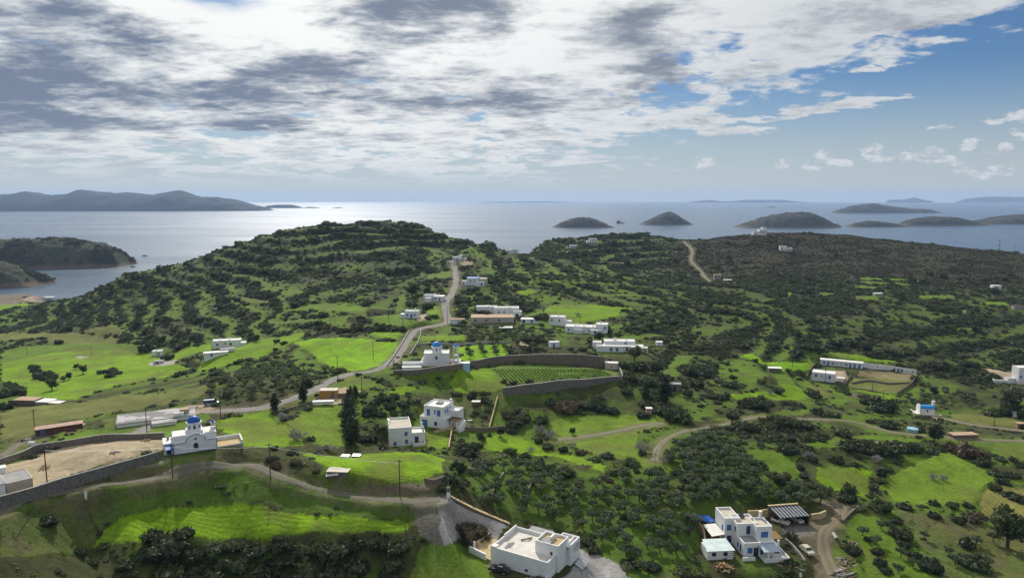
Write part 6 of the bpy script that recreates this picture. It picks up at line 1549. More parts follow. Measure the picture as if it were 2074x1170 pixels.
k = house('carport_mid', 0, 'small white roofed shelter on posts below the tan roof', 'shelter'); slab(k, 'roof', [(-3.5, -1.5, 2.2), (3.5, -1.5, 2.2), (3.5, 2, 2.4), (-3.5, 2, 2.4)], 0, .12, WHITE2); posts(k, [(-3.2, -1.3), (3.2, -1.3), (0, -1.3)], -1, 2.15, .12, WHITE); mb = MB(); mb.box(-3.4, 1.7, -1, 3.4, 1.95, 2.2); mb.build('back_wall', STONE, k)
simple('block_mid', -14, 'tall white block house left of the long villa', [(-4.2, 0, 4.0, 6, 0, 4.6, WHITE2, .3), (4.0, 1.5, 7.5, 6, 0, 2.2, WHITE2, .25)], [(0, 'f', 1.0, 2.2, .8, 1.3, 'w', DARK), (0, 'f', 5.2, 2.2, .8, 1.3, 's')], chim=[(0, 4, 4.7, .6)])
simple('big_mid', -12, 'long white villa with several chimneys and a raised right wing', [(-11, 1.5, 5, 9, 0, 3.2, WHITE2, .3), (5, 2.5, 11.0, 9, 0, 4.6, WHITE2, .3), (2.5, -1.0, 8.0, 1.4, 0, 2.2, WHITE2, 0), (-6, -.5, -2, 1.4, 0, 2.0, WHITE2, 0)], [(0, 'f', 1.5, 1.1, .8, 1.1, 'w'), (0, 'f', 12.5, 1.1, .9, 1.1, 's'), (1, 'f', 4.4, 2.5, .9, 1.2, 'w'), (2, 'f', 2, .2, 1.2, 1.7, 'd'), (1, 'r', 2, 2.2, .9, 1.2, 's')], chim=[(-6, 5, 3.3, .9), (-4.6, 5.4, 3.3, .9), (-1.5, 5, 3.3, .7), (3.5, 4, 3.3, .8), (7, 7, 4.7, .8)])
k = simple('villa_mid', -4, 'broad white villa with stepped flat roofs and columned porch', [(-11.5, 0, 1.0, 5.5, 0, 2.7, WHITE2, .2), (-7.5, 5, 7, 11, 0, 4.0, WHITE2, .3), (1.2, 1.2, 10.5, 5.2, 0, 2.6, WHITE2, 0), (-13, 4, -9, 8, 0, 3.6, WHITE2, .3)], [(0, 'f', 6.2, .5, 1.2, 1.5, 's'), (0, 'f', 9, .5, 1.2, 1.5, 's'), (2, 'f', 1.2, .2, 1.0, 1.8, 'g'), (2, 'f', 3.2, .6, 1.0, 1.3, 'w'), (2, 'f', 5.4, .2, 1.4, 1.8, 'g'), (1, 'f', 9.5, 2.9, 1.0, .9, 'w')], chim=[(-3, 8, 4.1, 1.0), (-2, 8.2, 4.1, .8), (3, 7, 4.1, .6)])
slab(k, 'porch_roof', [(4.5, -.9, 2.45), (12.4, -.9, 2.45), (12.4, 1.15, 2.6), (4.5, 1.15, 2.6)], 0, .16, WHITE2); posts(k, [(4.8, -.7), (7.3, -.7), (9.8, -.7), (12.1, -.7)], -1, 2.4, .16, WHITE, 'column')
simple('hut_mid', 8, 'tiny white hut among trees above the vineyard', [(-2.4, 0, 2.2, 3, 0, 2.4, WHITE2, .15)], [(0, 'f', 1.5, .1, .9, 1.8, 'd')], 'hut')
p = ground_at(1336, 700); simple(None, 0, 'small white shelter right of the columned villa', [(-1.5, 0, 1.5, 2.5, 0, 1.8, WHITE2, 0)], (), 'hut', loc=p)
p = ground_at(1238, 748); simple(None, -8, 'little cream hut in the right corner of the vineyard', [(-2.6, 0, 2.6, 2.6, 0, 2.7, WHITE2, 0, mat('cream_render', (.55, .47, .36), .9, .1, 1.0))], [(0, 'f', 2.6, 1.0, .5, .6, 'w', DARK)], 'hut', loc=p)
simple('long_white', -27, 'long white single storey building with many blue windows at right', [(-10, 0, 10.2, 4, 0, 2.7, WHITE2, 0)], [(0, 'f', 1.4 + 2.1 * i, [.9, .1, .9, 1.2, 1.2, .9, .1, .1, .1][i], [1.2, .9, 1.2, .6, .6, 1.2, .9, .9, 1.0][i], [.9, 1.9, .9, .6, .6, .9, 1.9, 1.9, 1.9][i], 's' if i != 1 else 'd') for i in range(9)], 'building')
simple('house_white', -28, 'white cube house with grey roof in the walled farmyard', [(-5.0, 0, 4.9, 6.6, 0, 3.9, GREYROOF if False else WHITE2, .2)], [(0, 'f', 1.3, 1.9, 1.1, 1.4, 's'), (0, 'f', 4.2, 2.2, .5, .6, 'w', DARK), (0, 'f', 7.3, 1.5, 1.0, 1.5, 's'), (0, 'r', 1.2, 1.2, .8, 1.2, 's'), (0, 'r', 3.6, 1.2, .8, 1.2, 's')])
p = ground_at(1703, 773); simple(None, -28, 'small white box shed against the farmyard wall', [(-1.6, 0, 1.2, 2.2, 0, 1.7, WHITE2, 0)], (), 'shed', loc=p)
def chapel_blue():
    r = house('chapel_blue', -10, 'tiny white chapel with bright blue vaulted roof and belfry', 'chapel')
    mb = MB(); mb.box(-2.9, 0, -2, 2.9, 3.4, 2.3); mb.build('wall', WHITE, r)
    mb = MB(); n = 10; arc = [(1.7 - 1.85 * math.cos(i * math.pi / n), 2.3 + 1.15 * math.sin(i * math.pi / n)) for i in range(n + 1)]; k = len(arc)
    mb.add([(-2.7, u, v) for u, v in arc] + [(3.0, u, v) for u, v in arc], [(j, j + 1, k + j + 1, k + j) for j in range(k - 1)] + [tuple(range(k)), tuple(range(2 * k - 1, k - 1, -1))]); mb.build('roof', DOMEL, r, False)
    mb = MB(); arc2 = [(1.7 - 2.0 * math.cos(i * math.pi / n), 2.3 + 1.5 * math.sin(i * math.pi / n)) for i in range(n + 1)]
    mb.add([(-3.1, u, v) for u, v in arc2] + [(-2.7, u, v) for u, v in arc2], [(j, j + 1, k + j + 1, k + j) for j in range(k - 1)] + [tuple(range(k)), tuple(range(2 * k - 1, k - 1, -1))]); mb.box(-3.1, -.3, -2, -2.7, 3.7, 2.3); mb.build('gable', WHITE, r)
    mb = MB(); mb.box(2.2, 1.2, 2.3, 2.5, 2.2, 5.0); mb.box(2.9, 1.2, 2.3, 3.2, 2.2, 5.0); mb.box(2.5, 1.2, 2.3, 2.9, 2.2, 3.9); mb.prism([(2.1, 1.1), (3.3, 1.1), (3.3, 2.3), (2.1, 2.3)], 5.0, 5.25); mb.box(2.64, 1.62, 5.25, 2.76, 1.78, 6.1); mb.box(2.45, 1.64, 5.65, 2.95, 1.76, 5.77); o = mb.build('belfry', WHITE, r)
    mb = MB(); mb.lathe([(.17, 4.2), (.13, 4.4), (.01, 4.55)], 2.7, 1.7, 8); mb.build('bell', METAL, o)
    win(r, (-2.9, 0, 2.9, 3.4), 'f', 2.6, .9, .6, .9, 'w')
    mb = MB(); mb.box(-5.0, -.6, -2, -3.12, 3.8, .1); mb.box(-3.0, -1.0, -2, 5.2, -.05, .05); mb.build('terrace', WHITE2, r)
    mb = MB(); mb.box(-5.2, -.8, -2, -5.0, 3.9, .8); mb.build('terrace_wall', WHITE, r)
chapel_blue()
simple('tower_right', 0, 'tall narrow white house cut by the right picture edge', [(-1.5, 0, 4, 5, 0, 8.2, WHITE2, .2), (-5, 2, -1.6, 5, 0, 2.2, WHITE2, .4)], [(0, 'f', .8, 3.2, .8, 1.2, 's')], 'house')
p = ground_at(2042, 775); simple(None, -12, 'low white garden walls enclosing a pale court at right edge', [(-6, 0, 3, .5, 0, 1.1, WHITE2, 0), (-6.2, .5, -5.7, 5, 0, 1.1, WHITE2, 0)], (), 'garden wall', loc=p)
simple('far_villa', 0, 'distant white villa with columned terrace on the far ridge', [(-6, 0, 6, 8, 0, 3.2, WHITE2, .3), (-3, 2, 6, 8, 3.2, 6.4, WHITE2, .3)], [(0, 'f', .8 + i * 2.4, .3, 1.5, 2.2, 'g', DARK) for i in range(5)] + [(1, 'f', 1 + i * 2.6, 3.8, 1.2, 1.6, 'w', DARK) for i in range(3)], 'villa')
simple('far_house', 0, 'distant small white house left of the columned villa', [(-3.8, 0, 3.8, 6, 0, 3.4, WHITE2, .3)], [(0, 'f', 1 + i * 2.4, .8, 1.1, 1.4, 'w', DARK) for i in range(3)])
simple('far_row', 5, 'distant row of small white houses behind the round hill', [(-6, 0, -1, 5, 0, 3.2, WHITE2, .3), (-1, 1, 5.5, 6, 0, 4.0, WHITE2, .3)], [(0, 'f', 1.5, .8, 1.1, 1.3, 'w', DARK), (1, 'f', 3, 1.2, 1.1, 1.3, 'w', DARK)])
simple('ridge_house', 4, 'pale stepped house crowning the far ridge', [(-8, 0, -1, 7, 0, 4.0, WHITE2, .4), (-1, 0, 8, 7, 0, 6.2, WHITE2, .4), (3, 2, 8.2, 7, 6.2, 8.6, WHITE2, .3)], [(1, 'f', 1 + i * 2.6, 2.6, 1.2, 1.6, 'w', DARK) for i in range(3)] + [(0, 'f', 1.5, .8, 1.2, 1.6, 'w', DARK)])
simple('slope_house', -10, 'white stepped house alone on the dark far slope', [(-6, 2, 1, 8, 0, 4.6, WHITE2, .4), (0, 0, 6.5, 6, 0, 3.0, WHITE2, .4)], [(0, 'f', 1.5, 1.6, 1.2, 1.4, 'w', DARK), (1, 'f', 1.4, .5, 1.2, 1.6, 'w', DARK), (1, 'f', 4, .5, 1.2, 1.6, 'w', DARK)])
simple('bay_house', -4, 'white house standing by the sandy bay at far left', [(-6, 0, 6, 6, 0, 3.4, WHITE2, .2)], [(0, 'f', 1 + i * 2.8, .7, 1.2, 1.5, 'w', DARK) for i in range(4)])
simple('stone_house', -10, 'old beige stone house at the foot of the far dirt track', [(-3, 0, 3, 5, 0, 5.0, TANROOF, .2, mat('beige_stone', (.36, .31, .24), .95, .25, 1.0, .5))], [(0, 'f', 1, 3, .9, 1.2, 'w', DARK), (0, 'f', 3.6, 3, .9, 1.2, 'w', DARK), (0, 'f', 2.2, 0, 1.2, 2, 'd', DARK)])
p = ground_at(1475, 572); simple(None, -5, 'low stone outhouse right of the old beige house', [(-3.5, 0, 3, 4, 0, 2.2, WHITE2, 0, mat('beige_stone', (.36, .31, .24)))], (), 'outbuilding', loc=p)
p = ground_at(1494, 577); simple(None, -20, 'ruined stone walls near the old beige house', [(-3, 0, 3, 4, 0, 1.6, CONC, 0, STONE)], (), 'ruin', loc=p)
simple('far_white_a', -4, 'small white roofed farm shed in the right hand scrub', [(-3, 0, 3, 4, 0, 2.2, WHITE2, 0, CONC)], (), 'shed')
simple('far_white_b', -6, 'small white house among far right terraces', [(-3.3, 0, 3.3, 5, 0, 2.8, WHITE2, .2)], [(0, 'f', 2.5, .6, 1.1, 1.3, 'w', DARK)], 'house')
simple('far_red', -6, 'dull red roofed shed near the right picture edge', [(-3.4, 0, 4, 4, 0, 2.4, REDW, 0, CONC)], (), 'shed')
simple('hut_path', -10, 'low pale roofed hut beside the bright green field at right', [(-3, 0, 2.6, 3, 0, 1.9, WHITE2, 0, STONE)], (), 'hut')
simple('ruin', -10, 'flat roofed stone ruin among dark trees near the vineyard wall', [(-2, 0, 2.6, 4, 0, 2.6, CONC, .2, STONE)], [(0, 'f', 1.6, 0, 1.0, 1.8, 'g', DARK)], 'ruin')
p = ground_at(1315, 838); simple(None, 0, 'pinkish little shrine box at the edge of the green field', [(-.9, 0, .9, 1.6, 0, 1.9, WHITE2, 0, mat('pink_render', (.42, .27, .25), .9, .2, 1.0))], (), 'shrine', loc=p)
p = ground_at(683, 968); k = simple(None, -5, 'pale stone shelter with sagging white sheet in the lane bank', [(-2.4, 0, 2.4, 2.4, 0, 1.5, mat('pale_sheet', (.55, .50, .40)), 0, STONE2)], (), 'shelter', loc=p)
mb = MB(); mb.prism([(-2.6, -.5), (.4, -.6), (.3, 1.6), (-2.6, 1.8)], [.5, 1.0, 1.7, 1.7], [.58, 1.08, 1.8, 1.8]); mb.build('sheet', WHITE2, k)
p = ground_at(373, 845); simple(None, 10, 'small beige stone hut beside the slab roof and the road', [(-1, 0, 1, 2, 0, 2.3, TANROOF, 0, mat('beige_stone', (.36, .31, .24)))], [(0, 'f', .6, .8, .7, .8, 'w', DARK)], 'hut', loc=p)
p = ground_at(2068, 868); simple(None, -10, 'small brick coloured pump house at right edge by the track', [(-1.3, 0, 1.5, 2, 0, 2.0, TANROOF, 0, mat('brick_render', (.30, .19, .13), .9, .2, 1.0))], (), 'hut', loc=p)
p = ground_at(2057, 845); simple(None, 0, 'small white hut near the right edge above the olive field', [(-1.2, 0, 1.2, 2, 0, 2.4, WHITE2, 0)], (), 'hut', loc=p)
p = ground_at(1956, 888); simple(None, 4, 'low tan flat shed beside the pale track at right', [(-4.5, 0, 4.5, 3, 0, 1.3, TANROOF, 0, STONE)], (), 'shed', loc=p)
p = ground_at(964, 823); simple(None, 0, 'tiny garden shed with white roof in the walled garden', [(-1.3, 0, 1.3, 1.6, 0, 1.6, WHITE2, 0, WOOD)], (), 'shed', loc=p)
k = house('blue_tank', 0, 'pale blue round water tank beside the track', 'water tank'); mb = MB(); mb.lathe([(.01, 0), (1.9, 0), (1.9, 1.2), (.01, 1.3)], 0, 0, 20); mb.build('tank', mat('pale_blue_tank', (.28, .48, .58), .5, .1, 1.0), k)
p = ground_at(906, 655); simple(None, 0, 'small white wall box with parked cover at the road bend', [(1.5, 0, 9, 3, 0, 2.2, TANROOF, 0)], (), 'outbuilding', loc=p)
# ------------------------------------------------------------------ walls
wall_run('yard_wall', [(-60,1046),(0,1030),(65,1012),(130,992),(200,969),(265,948),(326,929)], [2.6, 2.5, 2.2, 1.9], .3, STONE2, 'long grey rubble wall along the lane below the sandy yard', cap=CONC)
wall_run('yard_wall', [(-40,952),(0,942),(60,925),(82,915),(150,902),(217,893),(275,890),(333,889)], 1.7, .3, STONE2, 'grey wall behind the sandy yard, running to the chapel', cap=CONC)
wall_run('vineyard_wall', [(797,757),(858,757),(925,749),(953,744),(990,739),(1030,736),(1080,736),(1127,737),(1180,740),(1226,745)], [1.4, 1.9, 2.2, 2.6, 3.0, 3.4, 4.0, 4.5, 4.9], .35, STONE, 'curved brown stone wall behind the vineyard', cap=CONC)
wall_run('vineyard_wall', [(1019,800),(1060,797),(1117,792),(1170,784),(1215,777),(1257,769)], [2.7, 3.4, 3.7, 3.0, 2.4, 1.5], .4, STONE2, 'tall grey retaining wall in front of the vineyard', cap=mat('pale_coping', (.36, .34, .30), .9, .15, 1.0))
wall_run('vineyard_wall', [(1252,747),(1258,757),(1260,768)], 1.5, .3, CONC, 'short pale end wall at the right of the vineyard')
wall_run('garden_wall', [(1008,806),(1000,835),(991,868)], .9, .3, SANDST, 'narrow sandstone wall right of the walled garden')
wall_run('garden_wall', [(915,874),(912,892),(909,910)], .9, .3, SANDST, 'narrow sandstone wall right of the twin houses lawn')
wall_run('garden_wall', [(918,871),(955,873),(990,872),(1020,868)], 1.1, .35, STONE, 'dark stone wall along the foot of the walled garden')
wall_run('garden_wall', [(880,877),(898,872),(914,870)], .8, .3, SANDST, 'low sandstone wall with end pillar above the small lawn')
wall_run('orchard_wall', [(842,700),(900,698),(960,697),(1030,696)], 1.0, .35, CONC, 'pale straight wall behind the small orchard')
wall_run('road_wall', [(784,742),(802,716),(818,690),(828,672)], .8, .3, CONC, 'pale low wall on the left edge of the road')
wall_run('road_wall', [(830,720),(848,692),(853,668)], .9, .3, CONC, 'pale low wall on the right edge of the road above the church')
wall_run('road_wall', [(548,838),(590,829),(630,815),(655,800)], .6, .3, STONE, 'dark low roadside wall below the olive grove')
wall_run('road_wall', [(684,806),(700,805),(718,806)], 1.6, .3, STONE, 'short brown stone wall right of the ochre shed')
wall_run('yard_stone_wall', [(1514,1050),(1540,1048),(1562,1045)], 2.2, .45, SANDST, 'sandstone wall behind the house with blue shutters')
wall_run('yard_stone_wall', [(1642,1052),(1658,1050),(1672,1044)], 1.5, .5, SANDST, 'broken sandstone wall right of the carport')
wall_run('yard_stone_wall', [(1393,1046),(1410,1062),(1424,1082),(1429,1106)], .9, .35, SANDST, 'curving cream wall on the left of the blue tarpaulin yard')
wall_run('yard_stone_wall', [(1590,1092),(1610,1112),(1630,1136)], .5, .3, CONC, 'low pale kerb beside the parked cream car')
wall_run('yard_stone_wall', [(1738,1028),(1720,1042),(1706,1058)], .7, .5, STONE, 'rough boulder wall on the right of the drive')
wall_run('farm_wall', [(1742,742),(1780,748),(1820,753),(1856,758)], 2.6, .3, WHITE, 'long white wall with tree shaped openings right of the farm building')
wall_run('farm_wall', [(1856,760),(1848,776),(1818,799)], 1.2, .3, STONE, 'stone wall on the right side of the dry farm field')
wall_run('farm_wall', [(1725,777),(1760,772),(1800,778),(1845,777)], .8, .35, STONE2, 'grey terrace wall between the two dry farm fields')
wall_run('farm_wall', [(1660,738),(1640,752),(1633,764)], 1.2, .3, STONE, 'stone wall on the left side of the farmyard')
wall_run('farm_wall', [(1723,764),(1716,774),(1708,780)], 1.4, .3, STONE, 'short stone wall right of the white box shed')
wall_run('farm_wall', [(1726,787),(1760,791),(1800,799)], .5, .3, STONE, 'dark kerb along the bright strip below the farm field')
wall_run('terrace_wall', [(930,955),(960,958),(990,948)], 1.2, .5, STONE, 'dark dry stone wall above the olive grove')
wall_run('terrace_wall', [(1020,960),(1005,985),(990,1015)], .7, .5, STONE, 'tumbled stone line in the grove, left one')
wall_run('terrace_wall', [(1085,962),(1072,990),(1062,1020)], .7, .5, STONE, 'tumbled stone line in the grove, right one')
wall_run('terrace_wall', [(860,975),(880,980),(905,968)], 1.0, .4, STONE, 'short dark stone wall at the right tip of the round field')
# tree shaped openings on the white farm wall
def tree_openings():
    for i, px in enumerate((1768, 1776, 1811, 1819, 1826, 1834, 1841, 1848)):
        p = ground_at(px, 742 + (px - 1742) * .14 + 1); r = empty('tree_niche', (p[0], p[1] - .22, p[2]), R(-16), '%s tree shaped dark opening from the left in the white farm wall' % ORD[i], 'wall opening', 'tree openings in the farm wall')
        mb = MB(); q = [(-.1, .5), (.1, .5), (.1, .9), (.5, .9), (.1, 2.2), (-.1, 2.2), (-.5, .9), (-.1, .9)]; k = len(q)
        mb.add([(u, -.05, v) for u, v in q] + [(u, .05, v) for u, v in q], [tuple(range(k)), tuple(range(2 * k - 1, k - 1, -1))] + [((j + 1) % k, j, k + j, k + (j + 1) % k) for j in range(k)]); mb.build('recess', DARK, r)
ORD = ['first', 'second', 'third', 'fourth', 'fifth', 'sixth', 'seventh', 'eighth', 'ninth', 'tenth', 'eleventh', 'twelfth']
tree_openings()
# ------------------------------------------------------------------ utility poles
def pole(px, py, top, label, arm=True, m=None, r=.13, group='utility poles across the valley'):
    p = ground_at(px, py); h = (py - top) * math.hypot(p[0], p[1]) / F / math.cos(math.atan((py - 405) / F)) * 1.0
    root = empty('utility_pole', (p[0], p[1], p[2]), random.uniform(-.5, .5), label, 'utility pole', group)
    mb = MB(); mb.tube((0, 0, -.8), (0, 0, h), r, r * .7, 7); mb.build('shaft', m or POLEW, root)
    if arm:
        mb = MB(); mb.box(-.65, -.06, h - .55, .65, .06, h - .42); a = mb.build('crossarm', POLEW, root)
        for x in (-.55, 0, .55): mb = MB(); mb.lathe([(.05, h - .42), (.07, h - .3), (.03, h - .2), (.01, h - .18)], x, 0, 6); mb.build('insulator', METAL, a)
    return root
POLES = [(97,995,918,'standing against the long yard wall at left'),(548,972,900,'on the lane edge above the striped crop field'),(810,1003,930,'in front of the round crop field bank'),(447,848,793,'in the meadow just above the blue domed chapel'),
 (756,727,690,'in the middle of the vivid green field'),(684,767,722,'at the lower edge of the vivid green field'),(298,880,831,'beside the flat grey slab roof'),(561,800,764,'at the top of the olive grove near the road'),(733,801,762,'on the scrubby slope below the road'),
 (797,754,728,'beside the white store by the domed church'),(558,691,675,'on the pasture above the olive grove'),(816,664,646,'in front of the small white cottage'),(787,652,633,'left of the small white cottage'),(906,655,620,'at the sharp road bend'),
 (185,720,703,'on the far left pasture near the cistern'),(55,719,705,'leftmost on the far pasture'),(280,714,689,'left of the small white hut'),(318,727,696,'right behind the concrete cistern'),(354,723,705,'between the hut and the long white house'),
 (1363,487,473,'on the far saddle by the dirt track'),(1396,481,472,'on the far skyline right of the saddle'),(1604,752,729,'in the bright field left of the farmyard'),(1671,774,749,'in front of the white cube house'),(1767,794,772,'at the lower edge of the dry farm field'),(1789,809,792,'on the bright strip below the farm field'),
 (2013,863,841,'in the olive coloured field right of the tiny chapel'),(2056,502,489,'on the far ridge at the right edge'),(350,968,905,'in front of the chapel awning'),(71,876,836,'left of the red sheet shed'),(927,560,535,'beside the uphill road near its top'),(1175,655,635,'behind the long white villa'),(984,560,545,'right of the pale blue roofed house')]
for px, py, t, w in POLES: pole(px, py, t, 'dark wooden utility pole ' + w)
for px, py, t, w in [(192,887,861,'short grey lamp post left of the slab roof'),(233,879,853,'short grey lamp post beside the slab roof corner'),(881,1168,1030,'tall thin grey pole in the gravel yard at bottom')]:
    pole(px, py, t, w, False, METAL, .06, None)
def mast():
    p = ground_at(2024, 500); h = 12.5; r = empty('mast', tuple(p), 0, 'red and white lattice mast on the far right ridge', 'mast')
    for k in range(5):
        mb = MB(); z0, z1 = h * k / 5, h * (k + 1) / 5
        for sx, sy in ((-1, -1), (1, -1), (1, 1), (-1, 1)): mb.tube((sx * .5, sy * .5, z0), (sx * .5, sy * .5, z1), .12, .12, 4)
        for q in range(3):
            a, b = z0 + (z1 - z0) * q / 3, z0 + (z1 - z0) * (q + 1) / 3
            mb.tube((-.5, -.5, a), (.5, -.5, b), .06, .06, 4); mb.tube((.5, .5, a), (-.5, .5, b), .06, .06, 4)
        mb.build('section', METAL if k % 2 else mat('faded_red', (.35, .10, .08)), r)
mast()
# ------------------------------------------------------------------ wires (each span a thing)
def wire(a, b, label):
    p, q = ground_at(*a[:2]), ground_at(*b[:2]); hp = (a[1] - a[2]) * math.hypot(p[0], p[1]) / F * .97; hq = (b[1] - b[2]) * math.hypot(q[0], q[1]) / F * .97
    p[2] += hp; q[2] += hq; mb = MB(); n = 14; prev = None
    for i in range(n + 1):
        t = i / n; c = p + (q - p) * t; c[2] -= 4 * t * (1 - t) * np.linalg.norm(q - p) * .018
        if prev is not None: mb.tube(prev, c, .022, .022, 3)
        prev = c
    o = mb.build('power_line', METAL); tag(o, label, 'power line', 'power lines between poles', 'thing')
for i, j, w in [(0, 27, 'from the yard wall pole to the chapel pole'), (27, 1, 'from the chapel pole to the lane pole'), (1, 2, 'along the dirt lane in the foreground'), (3, 7, 'over the meadow right of the blue domed chapel'), (5, 4, 'across the vivid green field'), (4, 11, 'from the vivid field up to the white cottage'), (11, 13, 'between the cottage and the road bend'), (6, 3, 'between the slab roof and the meadow'), (23, 24, 'below the dry farm field')]:
    wire(POLES[i], POLES[j], 'thin overhead power line ' + w)
# ------------------------------------------------------------------ vehicles
PAINTS = {}
def car(px, py, rz, col, label, L=4.1, kind='car', cat='car', loc=None):
    p = loc if loc is not None else ground_at(px, py)
    r = empty('car' if kind == 'car' else kind, (p[0], p[1], float(H(p[0], p[1]))), R(rz), label, cat)
    paint = mat('paint_%d_%d_%d' % tuple(int(c * 255) for c in col), col, .35, .06, 1.0, spec=.5); w = .82
    h = L / 2
    if kind == 'pickup': prof = [(-h, .45), (-h, .95), (-.2, .98), (-.1, 1.55), (1.0, 1.55), (1.35, 1.0), (h, .92), (h, .45)]
    elif kind == 'van': prof = [(-h, .35), (-h, 1.75), (-h + .2, 1.9), (1.0, 1.9), (1.55, 1.1), (h, .95), (h, .35)]
    else: prof = [(-h, .40), (-h, .88), (-h + .25, 1.0), (-h + .75, 1.45), (.45, 1.47), (1.05, .98), (h - .1, .86), (h, .40)]
    mb = MB(); k = len(prof); ins = [0 if z < 1.02 else .13 for x, z in prof]
    mb.add([(x, -w + i_, z) for (x, z), i_ in zip(prof, ins)] + [(x, w - i_, z) for (x, z), i_ in zip(prof, ins)], [tuple(range(k - 1, -1, -1)), tuple(range(k, 2 * k))] + [(j, (j + 1) % k, k + (j + 1) % k, k + j) for j in range(k)])
    body = mb.build('body', paint, r)
    top = [q for q in prof if q[1] > 1.02]; gx0, gx1 = top[0][0], top[-1][0]; gz = max(q[1] for q in prof)
    for s in (-1, 1): mb = MB(); y = s * (w - .02); mb.add([(gx0 - .1, y, 1.04), (gx1 + .25, y, 1.04), (gx1 - .05, s * (w - .10), gz - .1), (gx0 + .1, s * (w - .10), gz - .1)] , [(0, 1, 2, 3)]); mb.build('side_window', GLASS, r)
    fx = [(a, b) for a, b in zip(prof[:-1], prof[1:]) if a[1] >= gz - .03 and b[1] < gz - .1][0]
    (xa, za), (xb, zb) = fx; mb = MB(); mb.add([(xa + .04, -w + .2, za - .06), (xb - .05, -w + .1, zb + .05), (xb - .05, w - .1, zb + .05), (xa + .04, w - .2, za - .06)], [(0, 1, 2, 3)]); o = mb.build('windscreen', GLASS, r); o.location.x = .03; o.location.z = .02
    for x in (-h + .75, h - .75):
        for y in (-w + .02, w - .02):
            mb = MB(); mb.tube((x, y - .1, .32), (x, y + .1, .32), .32, .32, 14); t = mb.build('wheel', RUBBER, r); mb = MB(); mb.tube((x, y - .115, .32), (x, y + .115, .32), .17, .17, 10); mb.build('rim', METAL, t)
    for y in (-w + .3, w - .3): mb = MB(); mb.box(h - .06, y - .16, .62, h + .02, y + .16, .78); mb.build('headlight', WHITE2, r)
    if kind == 'pickup': mb = MB(); mb.box(-h + .1, -w + .1, .96, -.3, w - .1, 1.0); mb.build('load_bed', DARK, r)
    return r
car(1011, 1157, -22, (.02, .02, .022), 'black pickup parked by the left corner of the white house', 4.3, 'pickup', 'pickup')
W = RH_W
for x, y, rz, c, lab, kd in ((14.8, 12.6, -42, (.55, .52, .46), 'cream pickup parked under the left side of the carport', 'pickup'), (19.2, 13.4, -65, (.42, .43, .44), 'silver car parked under the right side of the carport', 'car')):
    q = W(x, y); car(0, 0, rz, c, lab, 4.3 if kd == 'pickup' else 4.0, kd, kd, loc=(q[0], q[1]))
car(1634, 1118, -80, (.50, .47, .36), 'pale cream car parked facing down the earth drive', 4.0)
car(428, 820, 20, (.16, .24, .36), 'blue grey van parked beside the stone hut and road', 4.6, 'van', 'van')
def scooter():
    p = ground_at(838, 690); r = empty('motor_scooter', tuple(p + np.array([0, 0, .12])), R(75), 'dark motor scooter ridden up the asphalt road', 'scooter')
    mb = MB(); mb.tube((-.45, 0, .45), (.1, 0, .42), .17, .14, 8); mb.tube((.1, 0, .35), (.5, 0, .95), .10, .07, 8); mb.build('body', mat('scooter_black', (.02, .02, .025), .3, .1, 1, spec=.6), r)
    for x in (-.55, .62): mb = MB(); mb.tube((x, -.06, .26), (x, .06, .26), .26, .26, 14); mb.build('wheel', RUBBER, r)
    mb = MB(); mb.box(-.5, -.14, .62, .05, .14, .72); mb.build('seat', RUBBER, r); mb = MB(); mb.tube((.46, -.32, 1.0), (.46, .32, 1.0), .02, .02, 6); mb.build('handlebar', METAL, r)
    # rider: one continuous skinned body
    V = [(-.2, 0, .80), (-.18, 0, 1.05), (-.12, 0, 1.32), (-.08, 0, 1.46), (-.06, 0, 1.62), (-.05, 0, 1.72), (-.12, .2, 1.36), (.08, .28, 1.14), (.40, .27, 1.03), (-.12, -.2, 1.36), (.08, -.28, 1.14), (.40, -.27, 1.03), (.18, .14, .80), (.20, .15, .42), (.30, .15, .36), (.18, -.14, .80), (.20, -.15, .42), (.30, -.15, .36)]
    Ed = [(0, 1), (1, 2), (2, 3), (3, 4), (4, 5), (2, 6), (6, 7), (7, 8), (2, 9), (9, 10), (10, 11), (0, 12), (12, 13), (13, 14), (0, 15), (15, 16), (16, 17)]
    rad = [.15, .14, .16, .07, .11, .10, .075, .055, .04, .075, .055, .04, .09, .06, .05, .09, .06, .05]
    me = bpy.data.meshes.new('body'); me.from_pydata(V, Ed, []); o = bpy.data.objects.new('body', me); COL.objects.link(o)
    md = o.modifiers.new('skin', 'SKIN'); sv = me.skin_vertices[0].data if me.skin_vertices else None
    if sv is None:
        bpy.context.view_layer.objects.active = o; 
        me.attributes.new('skin', 'FLOAT', 'POINT') if False else None
    else:
        for i, q in enumerate(rad): sv[i].radius = (q, q)
        sv[0].use_root = True
    o.modifiers.new('smooth', 'SUBSURF').render_levels = 1
    me.materials.append(mat('rider_clothes', (.03, .035, .05), .9, .2, 4.0))
    pr = empty('person', r.location, R(75), 'person in dark clothes and helmet riding the scooter uphill', 'person'); o.parent = pr
    mb = MB(); mb.lathe([(.02, 1.56)] + [(.145 * math.cos(a), 1.68 + .15 * math.sin(a)) for a in [-.6, -.2, .2, .6, 1.0, 1.35]] + [(.01, 1.83)], -.05, 0, 14); mb.build('helmet', mat('helmet', (.05, .05, .06), .25, .1, 1, spec=.6), pr, True)
scooter()
